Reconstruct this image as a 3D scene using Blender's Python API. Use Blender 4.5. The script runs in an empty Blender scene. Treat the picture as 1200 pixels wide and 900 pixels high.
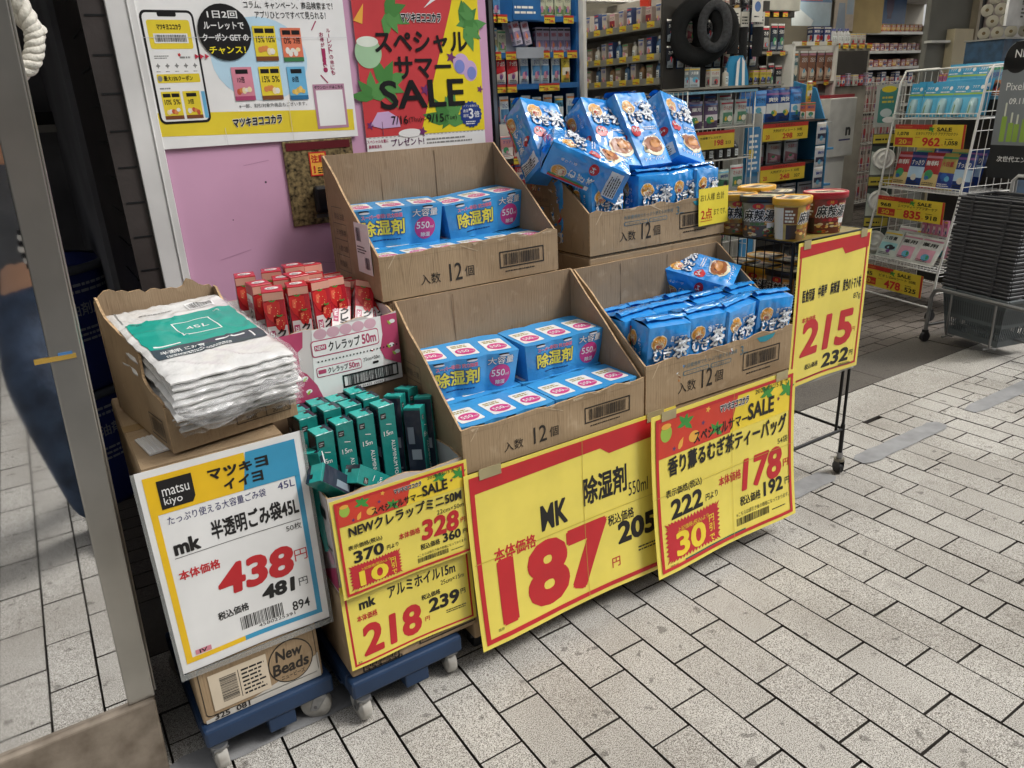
import bpy, bmesh, math, random
from mathutils import Vector, Matrix, noise
R = math.radians
rnd = random.Random(7)
SC = bpy.context.scene
COL = SC.collection

# ---------------------------------------------------------------- camera
cam_d = bpy.data.cameras.new('camera')
cam = bpy.data.objects.new('camera', cam_d); COL.objects.link(cam)
cam_d.sensor_width = 36.0
cam_d.lens = 881.0 / 1200 * 36
cam_d.clip_start = 0.05; cam_d.clip_end = 400
cam.matrix_world = (Matrix.Translation((-1.729, -2.312, 1.596)) @ Matrix.Rotation(R(-31.734), 4, 'Z')
                    @ Matrix.Rotation(R(69.664), 4, 'X') @ Matrix.Rotation(R(-3.087), 4, 'Z'))
SC.camera = cam

# ---------------------------------------------------------------- sky and sun (bright overcast noon)
SUN_EL, SUN_AZ = 50, 128          # azimuth clockwise from north (+y)
w = bpy.data.worlds.new('World'); SC.world = w; w.use_nodes = True
nt = w.node_tree; nt.nodes.clear()
o = nt.nodes.new('ShaderNodeOutputWorld'); bg = nt.nodes.new('ShaderNodeBackground')
sky = nt.nodes.new('ShaderNodeTexSky'); sky.sky_type = 'NISHITA'; sky.sun_disc = False
sky.sun_elevation = R(SUN_EL); sky.sun_rotation = R(SUN_AZ); sky.dust_density = 4; sky.air_density = 1.0; sky.ozone_density = 1
hs = nt.nodes.new('ShaderNodeHueSaturation'); hs.inputs['Saturation'].default_value = 0.16
nt.links.new(sky.outputs[0], hs.inputs['Color']); nt.links.new(hs.outputs[0], bg.inputs[0])
bg.inputs[1].default_value = 0.13
nt.links.new(bg.outputs[0], o.inputs[0])
sd = bpy.data.lights.new('sun', 'SUN'); sd.energy = 1.25; sd.angle = R(15); sd.color = (1, 0.98, 0.95)
sun = bpy.data.objects.new('sun', sd); COL.objects.link(sun)
_d = Vector((math.sin(R(SUN_AZ)) * math.cos(R(SUN_EL)), math.cos(R(SUN_AZ)) * math.cos(R(SUN_EL)), math.sin(R(SUN_EL))))
sun.rotation_euler = _d.to_track_quat('Z', 'Y').to_euler()
vs = SC.view_settings; vs.view_transform = 'Standard'; vs.look = 'None'; vs.gamma = 1; vs.use_curve_mapping = False
vs.exposure = 0.5
SC.cycles.max_bounces = 8; SC.cycles.use_denoising = True

# ---------------------------------------------------------------- materials
def lin(h):
    h = h.lstrip('#')
    c = [int(h[i:i + 2], 16) / 255 for i in (0, 2, 4)]
    return tuple(x / 12.92 if x <= 0.04045 else ((x + 0.055) / 1.055) ** 2.4 for x in c)
_mats = {}
def mat(name, hexc, rough=0.5, metal=0.0, var=0.10, scale=6.0, bump=0.0, bscale=40.0, coat=0.0, trans=0.0, hue2=None, stretch=None, emit=0, detail=4, alpha=1):
    if name in _mats: return _mats[name]
    m = bpy.data.materials.new(name); m.use_nodes = True
    t = m.node_tree; b = t.nodes['Principled BSDF']
    c = lin(hexc)
    b.inputs['Roughness'].default_value = rough; b.inputs['Metallic'].default_value = metal
    if coat: b.inputs['Coat Weight'].default_value = coat; b.inputs['Coat Roughness'].default_value = 0.08
    if trans: b.inputs['Transmission Weight'].default_value = trans
    if alpha < 1: b.inputs['Alpha'].default_value = alpha
    tc = t.nodes.new('ShaderNodeTexCoord'); src = tc.outputs['Object']
    if stretch:
        mp = t.nodes.new('ShaderNodeMapping'); mp.inputs['Scale'].default_value = stretch
        t.links.new(src, mp.inputs['Vector']); src = mp.outputs[0]
    n = t.nodes.new('ShaderNodeTexNoise'); n.inputs['Scale'].default_value = scale; n.inputs['Detail'].default_value = detail
    t.links.new(src, n.inputs['Vector'])
    mx = t.nodes.new('ShaderNodeMix'); mx.data_type = 'RGBA'
    c2 = lin(hue2) if hue2 else tuple(x * (1 - 2.2 * var) for x in c)
    mx.inputs['A'].default_value = (*c2, 1); mx.inputs['B'].default_value = (*[min(1, x * (1 + var * .5)) for x in c], 1)
    rp = t.nodes.new('ShaderNodeMapRange'); rp.inputs[1].default_value = 0.3; rp.inputs[2].default_value = 0.65
    t.links.new(n.outputs['Fac'], rp.inputs[0]); t.links.new(rp.outputs[0], mx.inputs['Factor'])
    t.links.new(mx.outputs['Result'], b.inputs['Base Color'])
    if emit:
        t.links.new(mx.outputs['Result'], b.inputs['Emission Color']); b.inputs['Emission Strength'].default_value = emit
    if bump:
        n2 = t.nodes.new('ShaderNodeTexNoise'); n2.inputs['Scale'].default_value = bscale; n2.inputs['Detail'].default_value = 3
        t.links.new(src, n2.inputs['Vector'])
        bp = t.nodes.new('ShaderNodeBump'); bp.inputs['Strength'].default_value = bump; bp.inputs['Distance'].default_value = 0.01
        t.links.new(n2.outputs['Fac'], bp.inputs['Height']); t.links.new(bp.outputs[0], b.inputs['Normal'])
    _mats[name] = m
    return m
def ink(hexc):            # printed ink on paper
    return mat('ink_' + hexc.strip('#'), hexc, 0.36, var=0.05, scale=9)
def shiny(hexc):          # ink on glossy film
    return mat('film_' + hexc.strip('#'), hexc, 0.22, var=0.05, scale=14, bump=0.35, bscale=22)
def plas(hexc, rough=0.4):
    return mat('plastic_%s_%d' % (hexc.strip('#'), rough * 100), hexc, rough, var=0.12, scale=7)

# ---------------------------------------------------------------- text outlines
_gl = {}
def glyphs(s, bold):
    k = (s, bold)
    if k in _gl: return _gl[k]
    cu = bpy.data.curves.new('lettering', 'FONT'); cu.body = s; cu.resolution_u = 3; cu.offset = bold
    ob = bpy.data.objects.new('lettering', cu); COL.objects.link(ob)
    bpy.context.view_layer.update()
    me = bpy.data.meshes.new_from_object(ob.evaluated_get(bpy.context.evaluated_depsgraph_get()))
    vs_ = [(v.co.x, v.co.y) for v in me.vertices]; fs = [tuple(p.vertices) for p in me.polygons]
    bpy.data.objects.remove(ob); bpy.data.curves.remove(cu); bpy.data.meshes.remove(me)
    if not vs_: vs_ = [(0, 0), (1, 0), (1, 1)]; fs = []
    x0 = min(v[0] for v in vs_); x1 = max(v[0] for v in vs_); y0 = min(v[1] for v in vs_); y1 = max(v[1] for v in vs_)
    r = ([(v[0] - x0, v[1] - y0) for v in vs_], fs, max(x1 - x0, 1e-4), max(y1 - y0, 1e-4))
    _gl[k] = r
    return r

LZ = 0.00035
class Art:
    """flat print: shapes in a u,v plane, each on its own thin layer"""
    def __init__(s): s.items = []
    def put(s, vs_, fs, m, layer): s.items.append(([(x, y, layer * LZ) for x, y in vs_], fs, m)); return s
    def poly(s, pts, m, l=1):
        a = sum(pts[i][0] * pts[(i + 1) % len(pts)][1] - pts[(i + 1) % len(pts)][0] * pts[i][1] for i in range(len(pts)))
        if a < 0: pts = pts[::-1]
        return s.put(list(pts), [tuple(range(len(pts)))], m, l)
    def rect(s, x0, y0, x1, y1, m, l=1): return s.poly([(x0, y0), (x1, y0), (x1, y1), (x0, y1)], m, l)
    def frame(s, x0, y0, x1, y1, t, m, l=1):
        s.rect(x0, y0, x1, y0 + t, m, l); s.rect(x0, y1 - t, x1, y1, m, l); s.rect(x0, y0 + t, x0 + t, y1 - t, m, l); return s.rect(x1 - t, y0 + t, x1, y1 - t, m, l)
    def ell(s, cx, cy, rx, ry, m, l=1, n=28): return s.poly([(cx + rx * math.cos(2 * math.pi * i / n), cy + ry * math.sin(2 * math.pi * i / n)) for i in range(n)], m, l)
    def rrect(s, x0, y0, x1, y1, r, m, l=1):
        p = []
        for cx, cy, a in ((x1 - r, y1 - r, 0), (x0 + r, y1 - r, 90), (x0 + r, y0 + r, 180), (x1 - r, y0 + r, 270)):
            for k in range(5): p.append((cx + r * math.cos(R(a + 22.5 * k)), cy + r * math.sin(R(a + 22.5 * k))))
        return s.poly(p, m, l)
    def star(s, cx, cy, rx, ry, n, depth, m, l=1):
        vs_ = [(cx, cy)]
        for i in range(2 * n):
            a = math.pi * i / n; q = 1 if i % 2 == 0 else depth
            vs_.append((cx + rx * q * math.cos(a), cy + ry * q * math.sin(a)))
        return s.put(vs_, [(0, i + 1, (i + 1) % (2 * n) + 1) for i in range(2 * n)], m, l)
    def zigrect(s, x0, y0, x1, y1, n, d, m, l=1):       # rectangle with a saw-tooth edge
        cx, cy = (x0 + x1) / 2, (y0 + y1) / 2; p = []
        def side(a, b, k):
            for i in range(k):
                for f, q in ((i / k, 1), ((i + .5) / k, 0)):
                    x = a[0] + (b[0] - a[0]) * f; y = a[1] + (b[1] - a[1]) * f
                    if q == 0: x += d if x < x0 + d else (-d if x > x1 - d else 0); y += d if y < y0 + d else (-d if y > y1 - d else 0)
                    p.append((x, y))
        kx = n; ky = max(4, int(n * (y1 - y0) / (x1 - x0)))
        side((x0, y0), (x1, y0), kx); side((x1, y0), (x1, y1), ky); side((x1, y1), (x0, y1), kx); side((x0, y1), (x0, y0), ky)
        vs_ = [(cx, cy)] + p
        return s.put(vs_, [(0, i + 1, (i + 1) % len(p) + 1) for i in range(len(p))], m, l)
    def text(s, t, x, y, m, h=None, w=None, bold=0.0, l=2, shear=0.0, rot=0, al='l', outline=None, ol=0.03):
        if outline: s.text(t, x, y, outline, h, w, bold + ol, l, shear, rot, al); l += 1
        cjk = any(ord(c) > 0x2e80 for c in t); st = []
        if bold > .012:           # heavy type: the outline is struck several times, slightly displaced
            big = (h or 0) > .03 or (w or 0) > .12
            n = 8 if (bold > .04 or not cjk) and big else (4 if (h or w or 0) > .011 else 2); e = bold - (.006 if cjk else .012)
            st = [(e * math.cos(2 * math.pi * (i + .5) / n), e * math.sin(2 * math.pi * (i + .5) / n)) for i in range(n)]; bold = .006 if cjk else .012
        gv, gf, gw, gh = glyphs(t, bold)
        if h and w: sx, sy = w / gw, h / gh
        elif h: sx = sy = h / gh
        else: sx = sy = w / gw
        if al == 'c': ox = -gw * sx / 2
        elif al == 'r': ox = -gw * sx
        else: ox = 0
        ca, sa = math.cos(R(rot)), math.sin(R(rot)); out = []
        for a, b in gv:
            px = a * sx + ox + shear * b * sy; py = b * sy
            out.append((x + px * ca - py * sa, y + px * sa + py * ca))
        for i, (a, b) in enumerate(st):
            dx, dy = a * sx, b * sy; s.put([(px + dx * ca - dy * sa, py + dx * sa + dy * ca) for px, py in out], gf, m, l + .08 * (i + 1))
        return s.put(out, gf, m, l)
    def merge(s, o, sx, sy, ox, oy):
        s.items += [([(x * sx + ox, y * sy + oy, z) for x, y, z in v], f, m) for v, f, m in o.items]; return s
    def vtext(s, t, x, y, m, h, step, bold=0.0, l=2):   # one character under another
        for i, c in enumerate(t): s.text(c, x, y - i * step, m, h=None, w=h, bold=bold, l=l) if c not in 'ー' else s.rect(x + h * .4, y - i * step, x + h * .6, y - i * step + h * .9, m, l)
        return s
    def bars(s, x0, y0, x1, y1, m, n=22, l=2, vert=False, seed=1):
        r_ = random.Random(seed); L = (y1 - y0) if vert else (x1 - x0); p = 0; un = L / n
        while p < L - un * .3:
            wd = un * r_.choice((.25, .4, .4, .7)); wd = min(wd, L - p)
            if vert: s.rect(x0, y0 + p, x1, y0 + p + wd, m, l)
            else: s.rect(x0 + p, y0, x0 + p + wd, y1, m, l)
            p += wd + un * r_.choice((.25, .4, .6))
        return s
    def lines(s, x0, y0, x1, y1, m, n=3, l=2, seed=2, fill=.45):     # small print too fine to read
        r_ = random.Random(seed); dy = (y1 - y0) / n
        for i in range(n):
            x = x0; e = x1 - (x1 - x0) * r_.random() * .25
            while x < e:
                q = dy * r_.uniform(.4, 1.6); s.rect(x, y0 + i * dy, min(e, x + q), y0 + i * dy + dy * fill, m, l); x += q + dy * .22
        return s
    def slab(s, x0, y0, x1, y1, t, m):
        v = [(x0, y0, 0), (x1, y0, 0), (x1, y1, 0), (x0, y1, 0), (x0, y0, -t), (x1, y0, -t), (x1, y1, -t), (x0, y1, -t)]
        s.items.append((v, [(0, 1, 2, 3), (7, 6, 5, 4), (0, 4, 5, 1), (1, 5, 6, 2), (2, 6, 7, 3), (3, 7, 4, 0)], m)); return s
    def clone(s): a = Art(); a.items = list(s.items); return a

def frame_at(origin, u, v):
    u = Vector(u).normalized(); v = Vector(v).normalized(); n = u.cross(v)
    M = Matrix((u, v, n)).transposed().to_4x4(); M.translation = Vector(origin)
    return M
FRONT = frame_at((0, 0, 0), (1, 0, 0), (0, 0, 1))     # faces -y
TOP = Matrix.Identity(4)
LEFT = frame_at((0, 0, 0), (0, -1, 0), (0, 0, 1))     # faces -x
RIGHT = frame_at((0, 0, 0), (0, 1, 0), (0, 0, 1))
def at(M, x, y, z): return Matrix.Translation((x, y, z)) @ M

class MB:
    def __init__(s): s.v = []; s.f = []; s.m = []; s.mats = []; s.sm = []
    def mi(s, m):
        if m not in s.mats: s.mats.append(m)
        return s.mats.index(m)
    def add(s, vs_, fs, m, M=None, smooth=False):
        b = len(s.v); k = s.mi(m)
        s.v += [tuple(M @ Vector(q)) if M else tuple(q) for q in vs_]
        for f in fs: s.f.append(tuple(b + i for i in f)); s.m.append(k); s.sm.append(smooth)
        return s
    def box(s, x0, y0, z0, x1, y1, z1, m, M=None, taper=0):
        t = taper
        v = [(x0 + t, y0 + t, z0), (x1 - t, y0 + t, z0), (x1 - t, y1 - t, z0), (x0 + t, y1 - t, z0), (x0, y0, z1), (x1, y0, z1), (x1, y1, z1), (x0, y1, z1)]
        return s.add(v, [(3, 2, 1, 0), (4, 5, 6, 7), (0, 1, 5, 4), (1, 2, 6, 5), (2, 3, 7, 6), (3, 0, 4, 7)], m, M)
    def bbox(s, x0, y0, z0, x1, y1, z1, m, r=0.004, M=None, seg=2):
        bm = bmesh.new(); bmesh.ops.create_cube(bm, size=1)
        for q in bm.verts: q.co = Vector(((x0 + x1) / 2 + q.co.x * (x1 - x0), (y0 + y1) / 2 + q.co.y * (y1 - y0), (z0 + z1) / 2 + q.co.z * (z1 - z0)))
        bmesh.ops.bevel(bm, geom=bm.edges[:], offset=r, segments=seg, affect='EDGES', profile=.5)
        s.bm(bm, m, M); bm.free(); return s
    def bm(s, bm, m, M=None, smooth=False):
        bm.verts.ensure_lookup_table(); bm.verts.index_update()
        return s.add([q.co[:] for q in bm.verts], [tuple(x.index for x in f.verts) for f in bm.faces], m, M, smooth)
    def cyl(s, p0, p1, r0, m, r1=None, n=12, cap=True, M=None):
        p0 = Vector(p0); p1 = Vector(p1); r1 = r0 if r1 is None else r1
        d = (p1 - p0).normalized(); a = d.orthogonal().normalized(); b = d.cross(a)
        v = []
        for p, r in ((p0, r0), (p1, r1)):
            for i in range(n):
                t = 2 * math.pi * i / n; v.append(tuple(p + a * r * math.cos(t) + b * r * math.sin(t)))
        s.add(v, [(i, (i + 1) % n, n + (i + 1) % n, n + i) for i in range(n)], m, M, True)
        if cap: s.add(v, [tuple(range(n))[::-1], tuple(range(n, 2 * n))], m, M)
        return s
    def tube(s, pts, r, m, n=8, closed=False, M=None):
        P = [Vector(p) for p in pts]; N = len(P); v = []; prev = None
        for i, p in enumerate(P):
            if closed: d = P[(i + 1) % N] - P[i - 1]
            else: d = P[min(i + 1, N - 1)] - P[max(i - 1, 0)]
            d.normalize()
            if prev is None: a = d.orthogonal().normalized()
            else: a = (prev - d * prev.dot(d)).normalized()
            prev = a; b = d.cross(a)
            for k in range(n):
                t = 2 * math.pi * k / n; v.append(tuple(p + (a * math.cos(t) + b * math.sin(t)) * r))
        f = []
        for i in range(N if closed else N - 1):
            j = (i + 1) % N
            for k in range(n): f.append((i * n + k, i * n + (k + 1) % n, j * n + (k + 1) % n, j * n + k))
        s.add(v, f, m, M, True)
        if not closed: s.add(v, [tuple(range(n))[::-1], tuple(range((N - 1) * n, N * n))], m, M)
        return s
    def lathe(s, prof, m, n=28, M=None, sx=1, sy=1, p=2.0, caps=True):     # p>2 gives a rounded square plan
        v = []
        for r, z in prof:
            for i in range(n):
                t = 2 * math.pi * i / n; c, q = math.cos(t), math.sin(t)
                k = (abs(c) ** p + abs(q) ** p) ** (-1 / p)
                v.append((r * k * c * sx, r * k * q * sy, z))
        f = []
        for j in range(len(prof) - 1):
            for i in range(n): f.append((j * n + i, j * n + (i + 1) % n, (j + 1) * n + (i + 1) % n, (j + 1) * n + i))
        s.add(v, f, m, M, True)
        if caps: s.add(v, [tuple(range(n))[::-1], tuple(range((len(prof) - 1) * n, len(prof) * n))], m, M)
        return s
    def sheet(s, fn, nu, nv, m, M=None, smooth=True):     # fn(a,b) -> point, a,b in 0..1
        v = [fn(i / nu, j / nv) for j in range(nv + 1) for i in range(nu + 1)]
        f = [(j * (nu + 1) + i, j * (nu + 1) + i + 1, (j + 1) * (nu + 1) + i + 1, (j + 1) * (nu + 1) + i) for j in range(nv) for i in range(nu)]
        return s.add(v, f, m, M, smooth)
    def art(s, A, M=None, xs=(), ys=(), fn=None, smooth=False, zs=1):
        for vs_, fs, m in A.items:
            if fn is None: s.add(vs_, fs, m, M); continue
            bm = bmesh.new(); q = [bm.verts.new(x) for x in vs_]
            for f in fs:
                try: bm.faces.new([q[i] for i in f])
                except ValueError: pass
            lo = [min(x[i] for x in vs_) for i in (0, 1)]; hi = [max(x[i] for x in vs_) for i in (0, 1)]
            for ax, cuts in ((0, xs), (1, ys)):
                for c in cuts:
                    if lo[ax] < c < hi[ax]:
                        co = (c, 0, 0) if ax == 0 else (0, c, 0); no = (1, 0, 0) if ax == 0 else (0, 1, 0)
                        bmesh.ops.bisect_plane(bm, geom=bm.verts[:] + bm.edges[:] + bm.faces[:], plane_co=co, plane_no=no, dist=1e-6)
            for x in bm.verts: x.co = fn(x.co.x, x.co.y) + Vector((0, 0, x.co.z * zs))
            s.bm(bm, m, M, smooth); bm.free()
        return s
    def build(s, name, parent=None, bevel=0, loc=None, rotz=0, M=None, **tags):
        me = bpy.data.meshes.new(name); me.from_pydata(s.v, [], s.f)
        for m in s.mats: me.materials.append(m)
        me.polygons.foreach_set('material_index', s.m); me.polygons.foreach_set('use_smooth', s.sm); me.update()
        ob = bpy.data.objects.new(name, me); COL.objects.link(ob)
        if parent: ob.parent = parent
        if loc is not None: ob.location = loc
        if rotz: ob.rotation_euler = (0, 0, rotz)
        if M is not None: ob.matrix_local = M
        if bevel:
            md = ob.modifiers.new('edge', 'BEVEL'); md.width = bevel; md.segments = 2; md.limit_method = 'ANGLE'; md.angle_limit = R(40)
        tag(ob, **tags)
        return ob
def tag(ob, label=None, cat=None, group=None, kind=None):
    if label: ob['label'] = label
    if cat: ob['category'] = cat
    if group: ob['group'] = group
    if kind: ob['kind'] = kind
    return ob
def thing(name, loc, label, cat, group=None, rotz=0, M=None):
    e = bpy.data.objects.new(name, None); COL.objects.link(e); e.empty_display_size = .05
    if M is not None: e.matrix_world = M
    else: e.location = loc; e.rotation_euler = (0, 0, rotz)
    return tag(e, label, cat, group)
def copy_tree(ob, parent=None):
    c = ob.copy(); COL.objects.link(c)
    if parent: c.parent = parent; c.matrix_parent_inverse = ob.matrix_parent_inverse.copy()
    for ch in list(ob.children): copy_tree(ch, c)
    return c
def placer(proto):
    """first call moves the prototype itself, later calls copy it with its parts"""
    st = {'n': 0}
    def go(loc=None, label=None, group=None, rotz=0, M=None, rot=None):
        ob = proto if st['n'] == 0 else copy_tree(proto); st['n'] += 1
        if M is not None: ob.matrix_world = M
        else: ob.location = loc; ob.rotation_euler = rot if rot else (0, 0, rotz)
        return tag(ob, label, None, group)
    return go
def crumple(x, y, a, sc, seed=0):
    return a * noise.noise(Vector((x * sc + seed * 7.3, y * sc, seed * 3.1)))
# ================================================================ SETTING
def paver_mat(name, a, b, speck, bright='#d3d0c8'):
    m = bpy.data.materials.new(name); m.use_nodes = True; t = m.node_tree; bs = t.nodes['Principled BSDF']
    bs.inputs['Roughness'].default_value = .82; bs.inputs['Specular IOR Level'].default_value = .3
    tc = t.nodes.new('ShaderNodeTexCoord'); at_ = t.nodes.new('ShaderNodeAttribute'); at_.attribute_name = 'tint'
    def nz(sc, det, lo, hi):
        n = t.nodes.new('ShaderNodeTexNoise'); n.inputs['Scale'].default_value = sc; n.inputs['Detail'].default_value = det
        t.links.new(tc.outputs['Object'], n.inputs['Vector'])
        r = t.nodes.new('ShaderNodeMapRange'); r.inputs[1].default_value = lo; r.inputs[2].default_value = hi
        t.links.new(n.outputs['Fac'], r.inputs[0]); return r.outputs[0], n
    def mix(f, A, B, blend='MIX'):
        x = t.nodes.new('ShaderNodeMix'); x.data_type = 'RGBA'; x.blend_type = blend
        for s_, v in (('Factor', f), ('A', A), ('B', B)):
            if hasattr(v, 'links'): t.links.new(v, x.inputs[s_])
            else: x.inputs[s_].default_value = v if isinstance(v, float) else (*v, 1)
        return x.outputs['Result']
    base = mix(at_.outputs['Fac'], lin(a), lin(b))
    sp, n1 = nz(300, 1, .42, .56); sp2, _ = nz(430, 1, .52, .60); dirt, _ = nz(1.7, 6, .44, .70); sp3, _ = nz(9, 6, .60, .80); blot, _ = nz(17, 2, .66, .70)
    c = mix(sp, lin(speck), base)
    c = mix(sp2, c, lin(bright))
    mul = t.nodes.new('ShaderNodeMath'); mul.operation = 'MULTIPLY'; mul.inputs[1].default_value = .42; t.links.new(dirt, mul.inputs[0])
    c = mix(mul.outputs[0], c, lin('#6f675c'))
    m3 = t.nodes.new('ShaderNodeMath'); m3.operation = 'MULTIPLY'; m3.inputs[1].default_value = .4; t.links.new(sp3, m3.inputs[0])
    c = mix(m3.outputs[0], c, lin('#5a5148'))
    m4 = t.nodes.new('ShaderNodeMath'); m4.operation = 'MULTIPLY'; m4.inputs[1].default_value = .5; t.links.new(blot, m4.inputs[0])
    c = mix(m4.outputs[0], c, lin('#3f3a35'))
    t.links.new(c, bs.inputs['Base Color'])
    bp = t.nodes.new('ShaderNodeBump'); bp.inputs['Strength'].default_value = .35; bp.inputs['Distance'].default_value = .002
    t.links.new(n1.outputs['Fac'], bp.inputs['Height']); t.links.new(bp.outputs[0], bs.inputs['Normal'])
    return m
M_PAVE = paver_mat('paver_granite', '#b9b5ad', '#a6a199', '#6b665f')
M_SLAB = paver_mat('dark_granite', '#5a5550', '#4e4945', '#38342f', '#6d6862')
M_BRICKF = paver_mat('store_brick', '#655d57', '#4b443f', '#403a35', '#756d66')
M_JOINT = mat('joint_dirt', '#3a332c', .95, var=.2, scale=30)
M_PATCH = mat('cement_patch', '#8f8f8f', .8, var=.10, scale=12, bump=.2, bscale=120)

def pavers(name, rows, m, gap=.0046, ch=.0012, z=0.0, kind='structure'):
    v = []; f = []; tint = []
    for (x0, y0, x1, y1) in rows:
        g = gap / 2 * rnd.uniform(.85, 1.15); X0, Y0, X1, Y1 = x0 + g, y0 + g, x1 - g, y1 - g; b = len(v); j = lambda: rnd.uniform(-.0006, .0006)
        dz = rnd.uniform(-.0012, .0012)
        for (a, c) in ((X0, Y0), (X1, Y0), (X1, Y1), (X0, Y1)): v.append((a + j(), c + j(), z - .022))
        for (a, c) in ((X0 + ch, Y0 + ch), (X1 - ch, Y0 + ch), (X1 - ch, Y1 - ch), (X0 + ch, Y1 - ch)): v.append((a + j(), c + j(), z + dz))
        f += [(b + 4, b + 5, b + 6, b + 7)] + [(b + i, b + (i + 1) % 4, b + 4 + (i + 1) % 4, b + 4 + i) for i in range(4)]
        tint += [rnd.random()] * 5
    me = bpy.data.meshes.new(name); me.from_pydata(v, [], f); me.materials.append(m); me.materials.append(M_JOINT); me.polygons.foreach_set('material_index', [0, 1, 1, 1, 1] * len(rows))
    at_ = me.attributes.new('tint', 'FLOAT', 'FACE'); at_.data.foreach_set('value', tint)
    ob = bpy.data.objects.new(name, me); COL.objects.link(ob); return tag(ob, kind=kind)

# ground under everything
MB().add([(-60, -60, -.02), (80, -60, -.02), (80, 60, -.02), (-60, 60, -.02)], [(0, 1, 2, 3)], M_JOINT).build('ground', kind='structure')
W_, L_ = .133, .2646
phase = {0: 9.54, 1: 10.53, 2: 11.12, 10: 7.71, 3: 8.19, 4: 6.72, 5: 5.81, 6: 6.5, 7: 5.55, 8: 6.12, 9: 7.12, -9: 5.78, -8: 7.34, -7: 6.45, -6: 8.01, -5: 8.98, -4: 8.47, -3: 7.52, -2: 11.0, -1: 10.07}
cells = []
for r in range(-42, 75):
    x0, x1 = r * W_, (r + 1) * W_
    p = -phase.get(r, rnd.uniform(0, 2) + 8) * W_
    y = p
    while y < -.29: y += L_
    while y > -6.2:
        ya, yb = max(y - L_, -6.2), min(y, -.286)
        if yb - ya > .03: cells.append((x0, ya, x1, yb))
        y -= L_
pavers('pavement', cells, M_PAVE)
cells = []
x = -5.6 + .14
while x < 9.8:
    cells.append((x, -.286, x + .505, .0)); x += .505
pavers('kerb_slabs', cells, M_PAVE, gap=.005)
cells = []; x = -5.5
while x < 9.8:
    cells.append((x, .0, x + .86, .335)); x += .86
pavers('threshold_slabs', cells, M_SLAB, gap=.004)
cells = []
for j in range(60):
    y = .335 + j * .1; x = -6 + (.1 if j % 2 else 0)
    while x < 11.5:
        cells.append((x, y, x + .2, y + .1)); x += .2
pavers('store_floor', cells, M_BRICKF, gap=.005)
b = MB()
def strip(x0, x1, y0=-.585, y1=-.49):
    rr = random.Random(int(x0 * 100) + 999); n = 14; lo = []; hi = []
    for i in range(n + 1):
        t = i / n; e = .022 * (max(0, abs(t - .5) * 2 - .86) / .14) ** 2
        lo.append((x0 + (x1 - x0) * t, y0 + e + rr.uniform(-.004, .004))); hi.append((x0 + (x1 - x0) * t, y1 - e + rr.uniform(-.004, .004)))
    p = lo + hi[::-1]; b.add([(a, c, .0042) for a, c in p], [tuple(range(len(p)))], M_PATCH)
for q in ((1.19, 1.87), (2.12, 3.4), (.45, .99), (-1.75, -1.1)): strip(*q)
b.build('cement_patches', kind='structure')

# ---- store shell
M_WALLW = mat('white_paint', '#d9d8d6', .6, var=.10, scale=3, bump=.1, bscale=8)
M_PINK = mat('pink_panel', '#cfa0bd', .38, var=.05, scale=2.5)
M_DARKT = mat('dark_tile', '#3d3735', .45, var=.16, scale=4, bump=.15, bscale=25)
M_DARK = mat('dark_wall', '#86868a', .7, var=.2, scale=2)
M_BLACK = mat('black_metal', '#17181a', .38, var=.1)
M_CREAM = mat('cream_wall', '#9d978a', .7, var=.06, scale=2)
M_GREYW = mat('grey_wall', '#7e7e78', .7, var=.08, scale=2)
t = thing('shop_wall', (0, 0, 0), 'pink shop wall with white edge strip behind the cardboard displays', 'wall')
b = MB(); b.box(-1.338, .2, 0, -.200, .38, 2.75, M_PINK); A = Art()
for x, z, r in ((.28, 1.405, .0035), (.16, 1.30, .002), (.42, 1.28, .002), (.62, 1.12, .0025)): A.ell(x, z, r, r, mat('wall_speck', '#4a3a48', .6), 1, 10)
for x, z, L, q in ((.10, 1.18, .10, .02), (.36, 1.14, .14, -.03), (.22, 1.46, .08, .01)): A.poly([(x, z), (x + L, z + q), (x + L, z + q + .0015), (x, z + .0012)], mat('wall_scuff', '#b588a6', .6), 1)
b.art(A, at(FRONT, -1.338, .1998, 0)); b.build('pink_panel', t, .003)
b = MB(); b.box(-1.415, .188, 0, -1.3385, .38, 2.75, M_WALLW)
b.box(-1.362, .184, 0, -1.357, .188, 2.75, M_WALLW); b.build('edge_strip', t, .004)
b = MB(); b.box(-.1995, .205, 0, -.166, .38, 2.75, M_BLACK); b.box(-.19, .197, .05, -.176, .205, 2.6, mat('steel_dull', '#6c6c6c', .4, .8)); b.build('door_track', t)
b = MB(); b.box(-1.48, .20, 0, -1.4155, .95, 2.75, M_DARKT)
for k in range(26):
    z = .15 + k * .1; b.box(-1.4835, .212, z, -1.48, .50, z + .006, M_BLACK); b.box(-1.47, .1985, z + .03, -1.42, .2, z + .035, M_BLACK)
b.build('tile_wall', label='dark brown tiled wall at the mouth of the alley', cat='wall')
b = MB(); b.box(-4.5, 2.3, 0, -1.48, 2.4, 3, M_DARK); b.box(-1.5, .95, 0, -1.416, 2.3, 3, M_DARK); b.box(-4.5, .5, 0, -4.4, 2.3, 3, M_DARK)
b.box(-1.9, 2.2, 1.62, -1.5, 2.3, 1.68, M_BLACK); b.box(-1.9, 2.17, 1.585, -1.5, 2.3, 1.62, mat('ledge_grey', '#a5a29c', .6))
b.build('alley_wall', label='dark wall closing the narrow alley behind the drums', cat='wall')
MB().box(-4.5, .2, 2.9, 12.6, 6.6, 3.05, M_WALLW).build('ceiling', kind='structure')
MB().box(-6, -.02, 2.76, 13, .4, 5.2, M_GREYW).build('shop_fascia', label='grey fascia wall above the shop opening', cat='wall')
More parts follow.
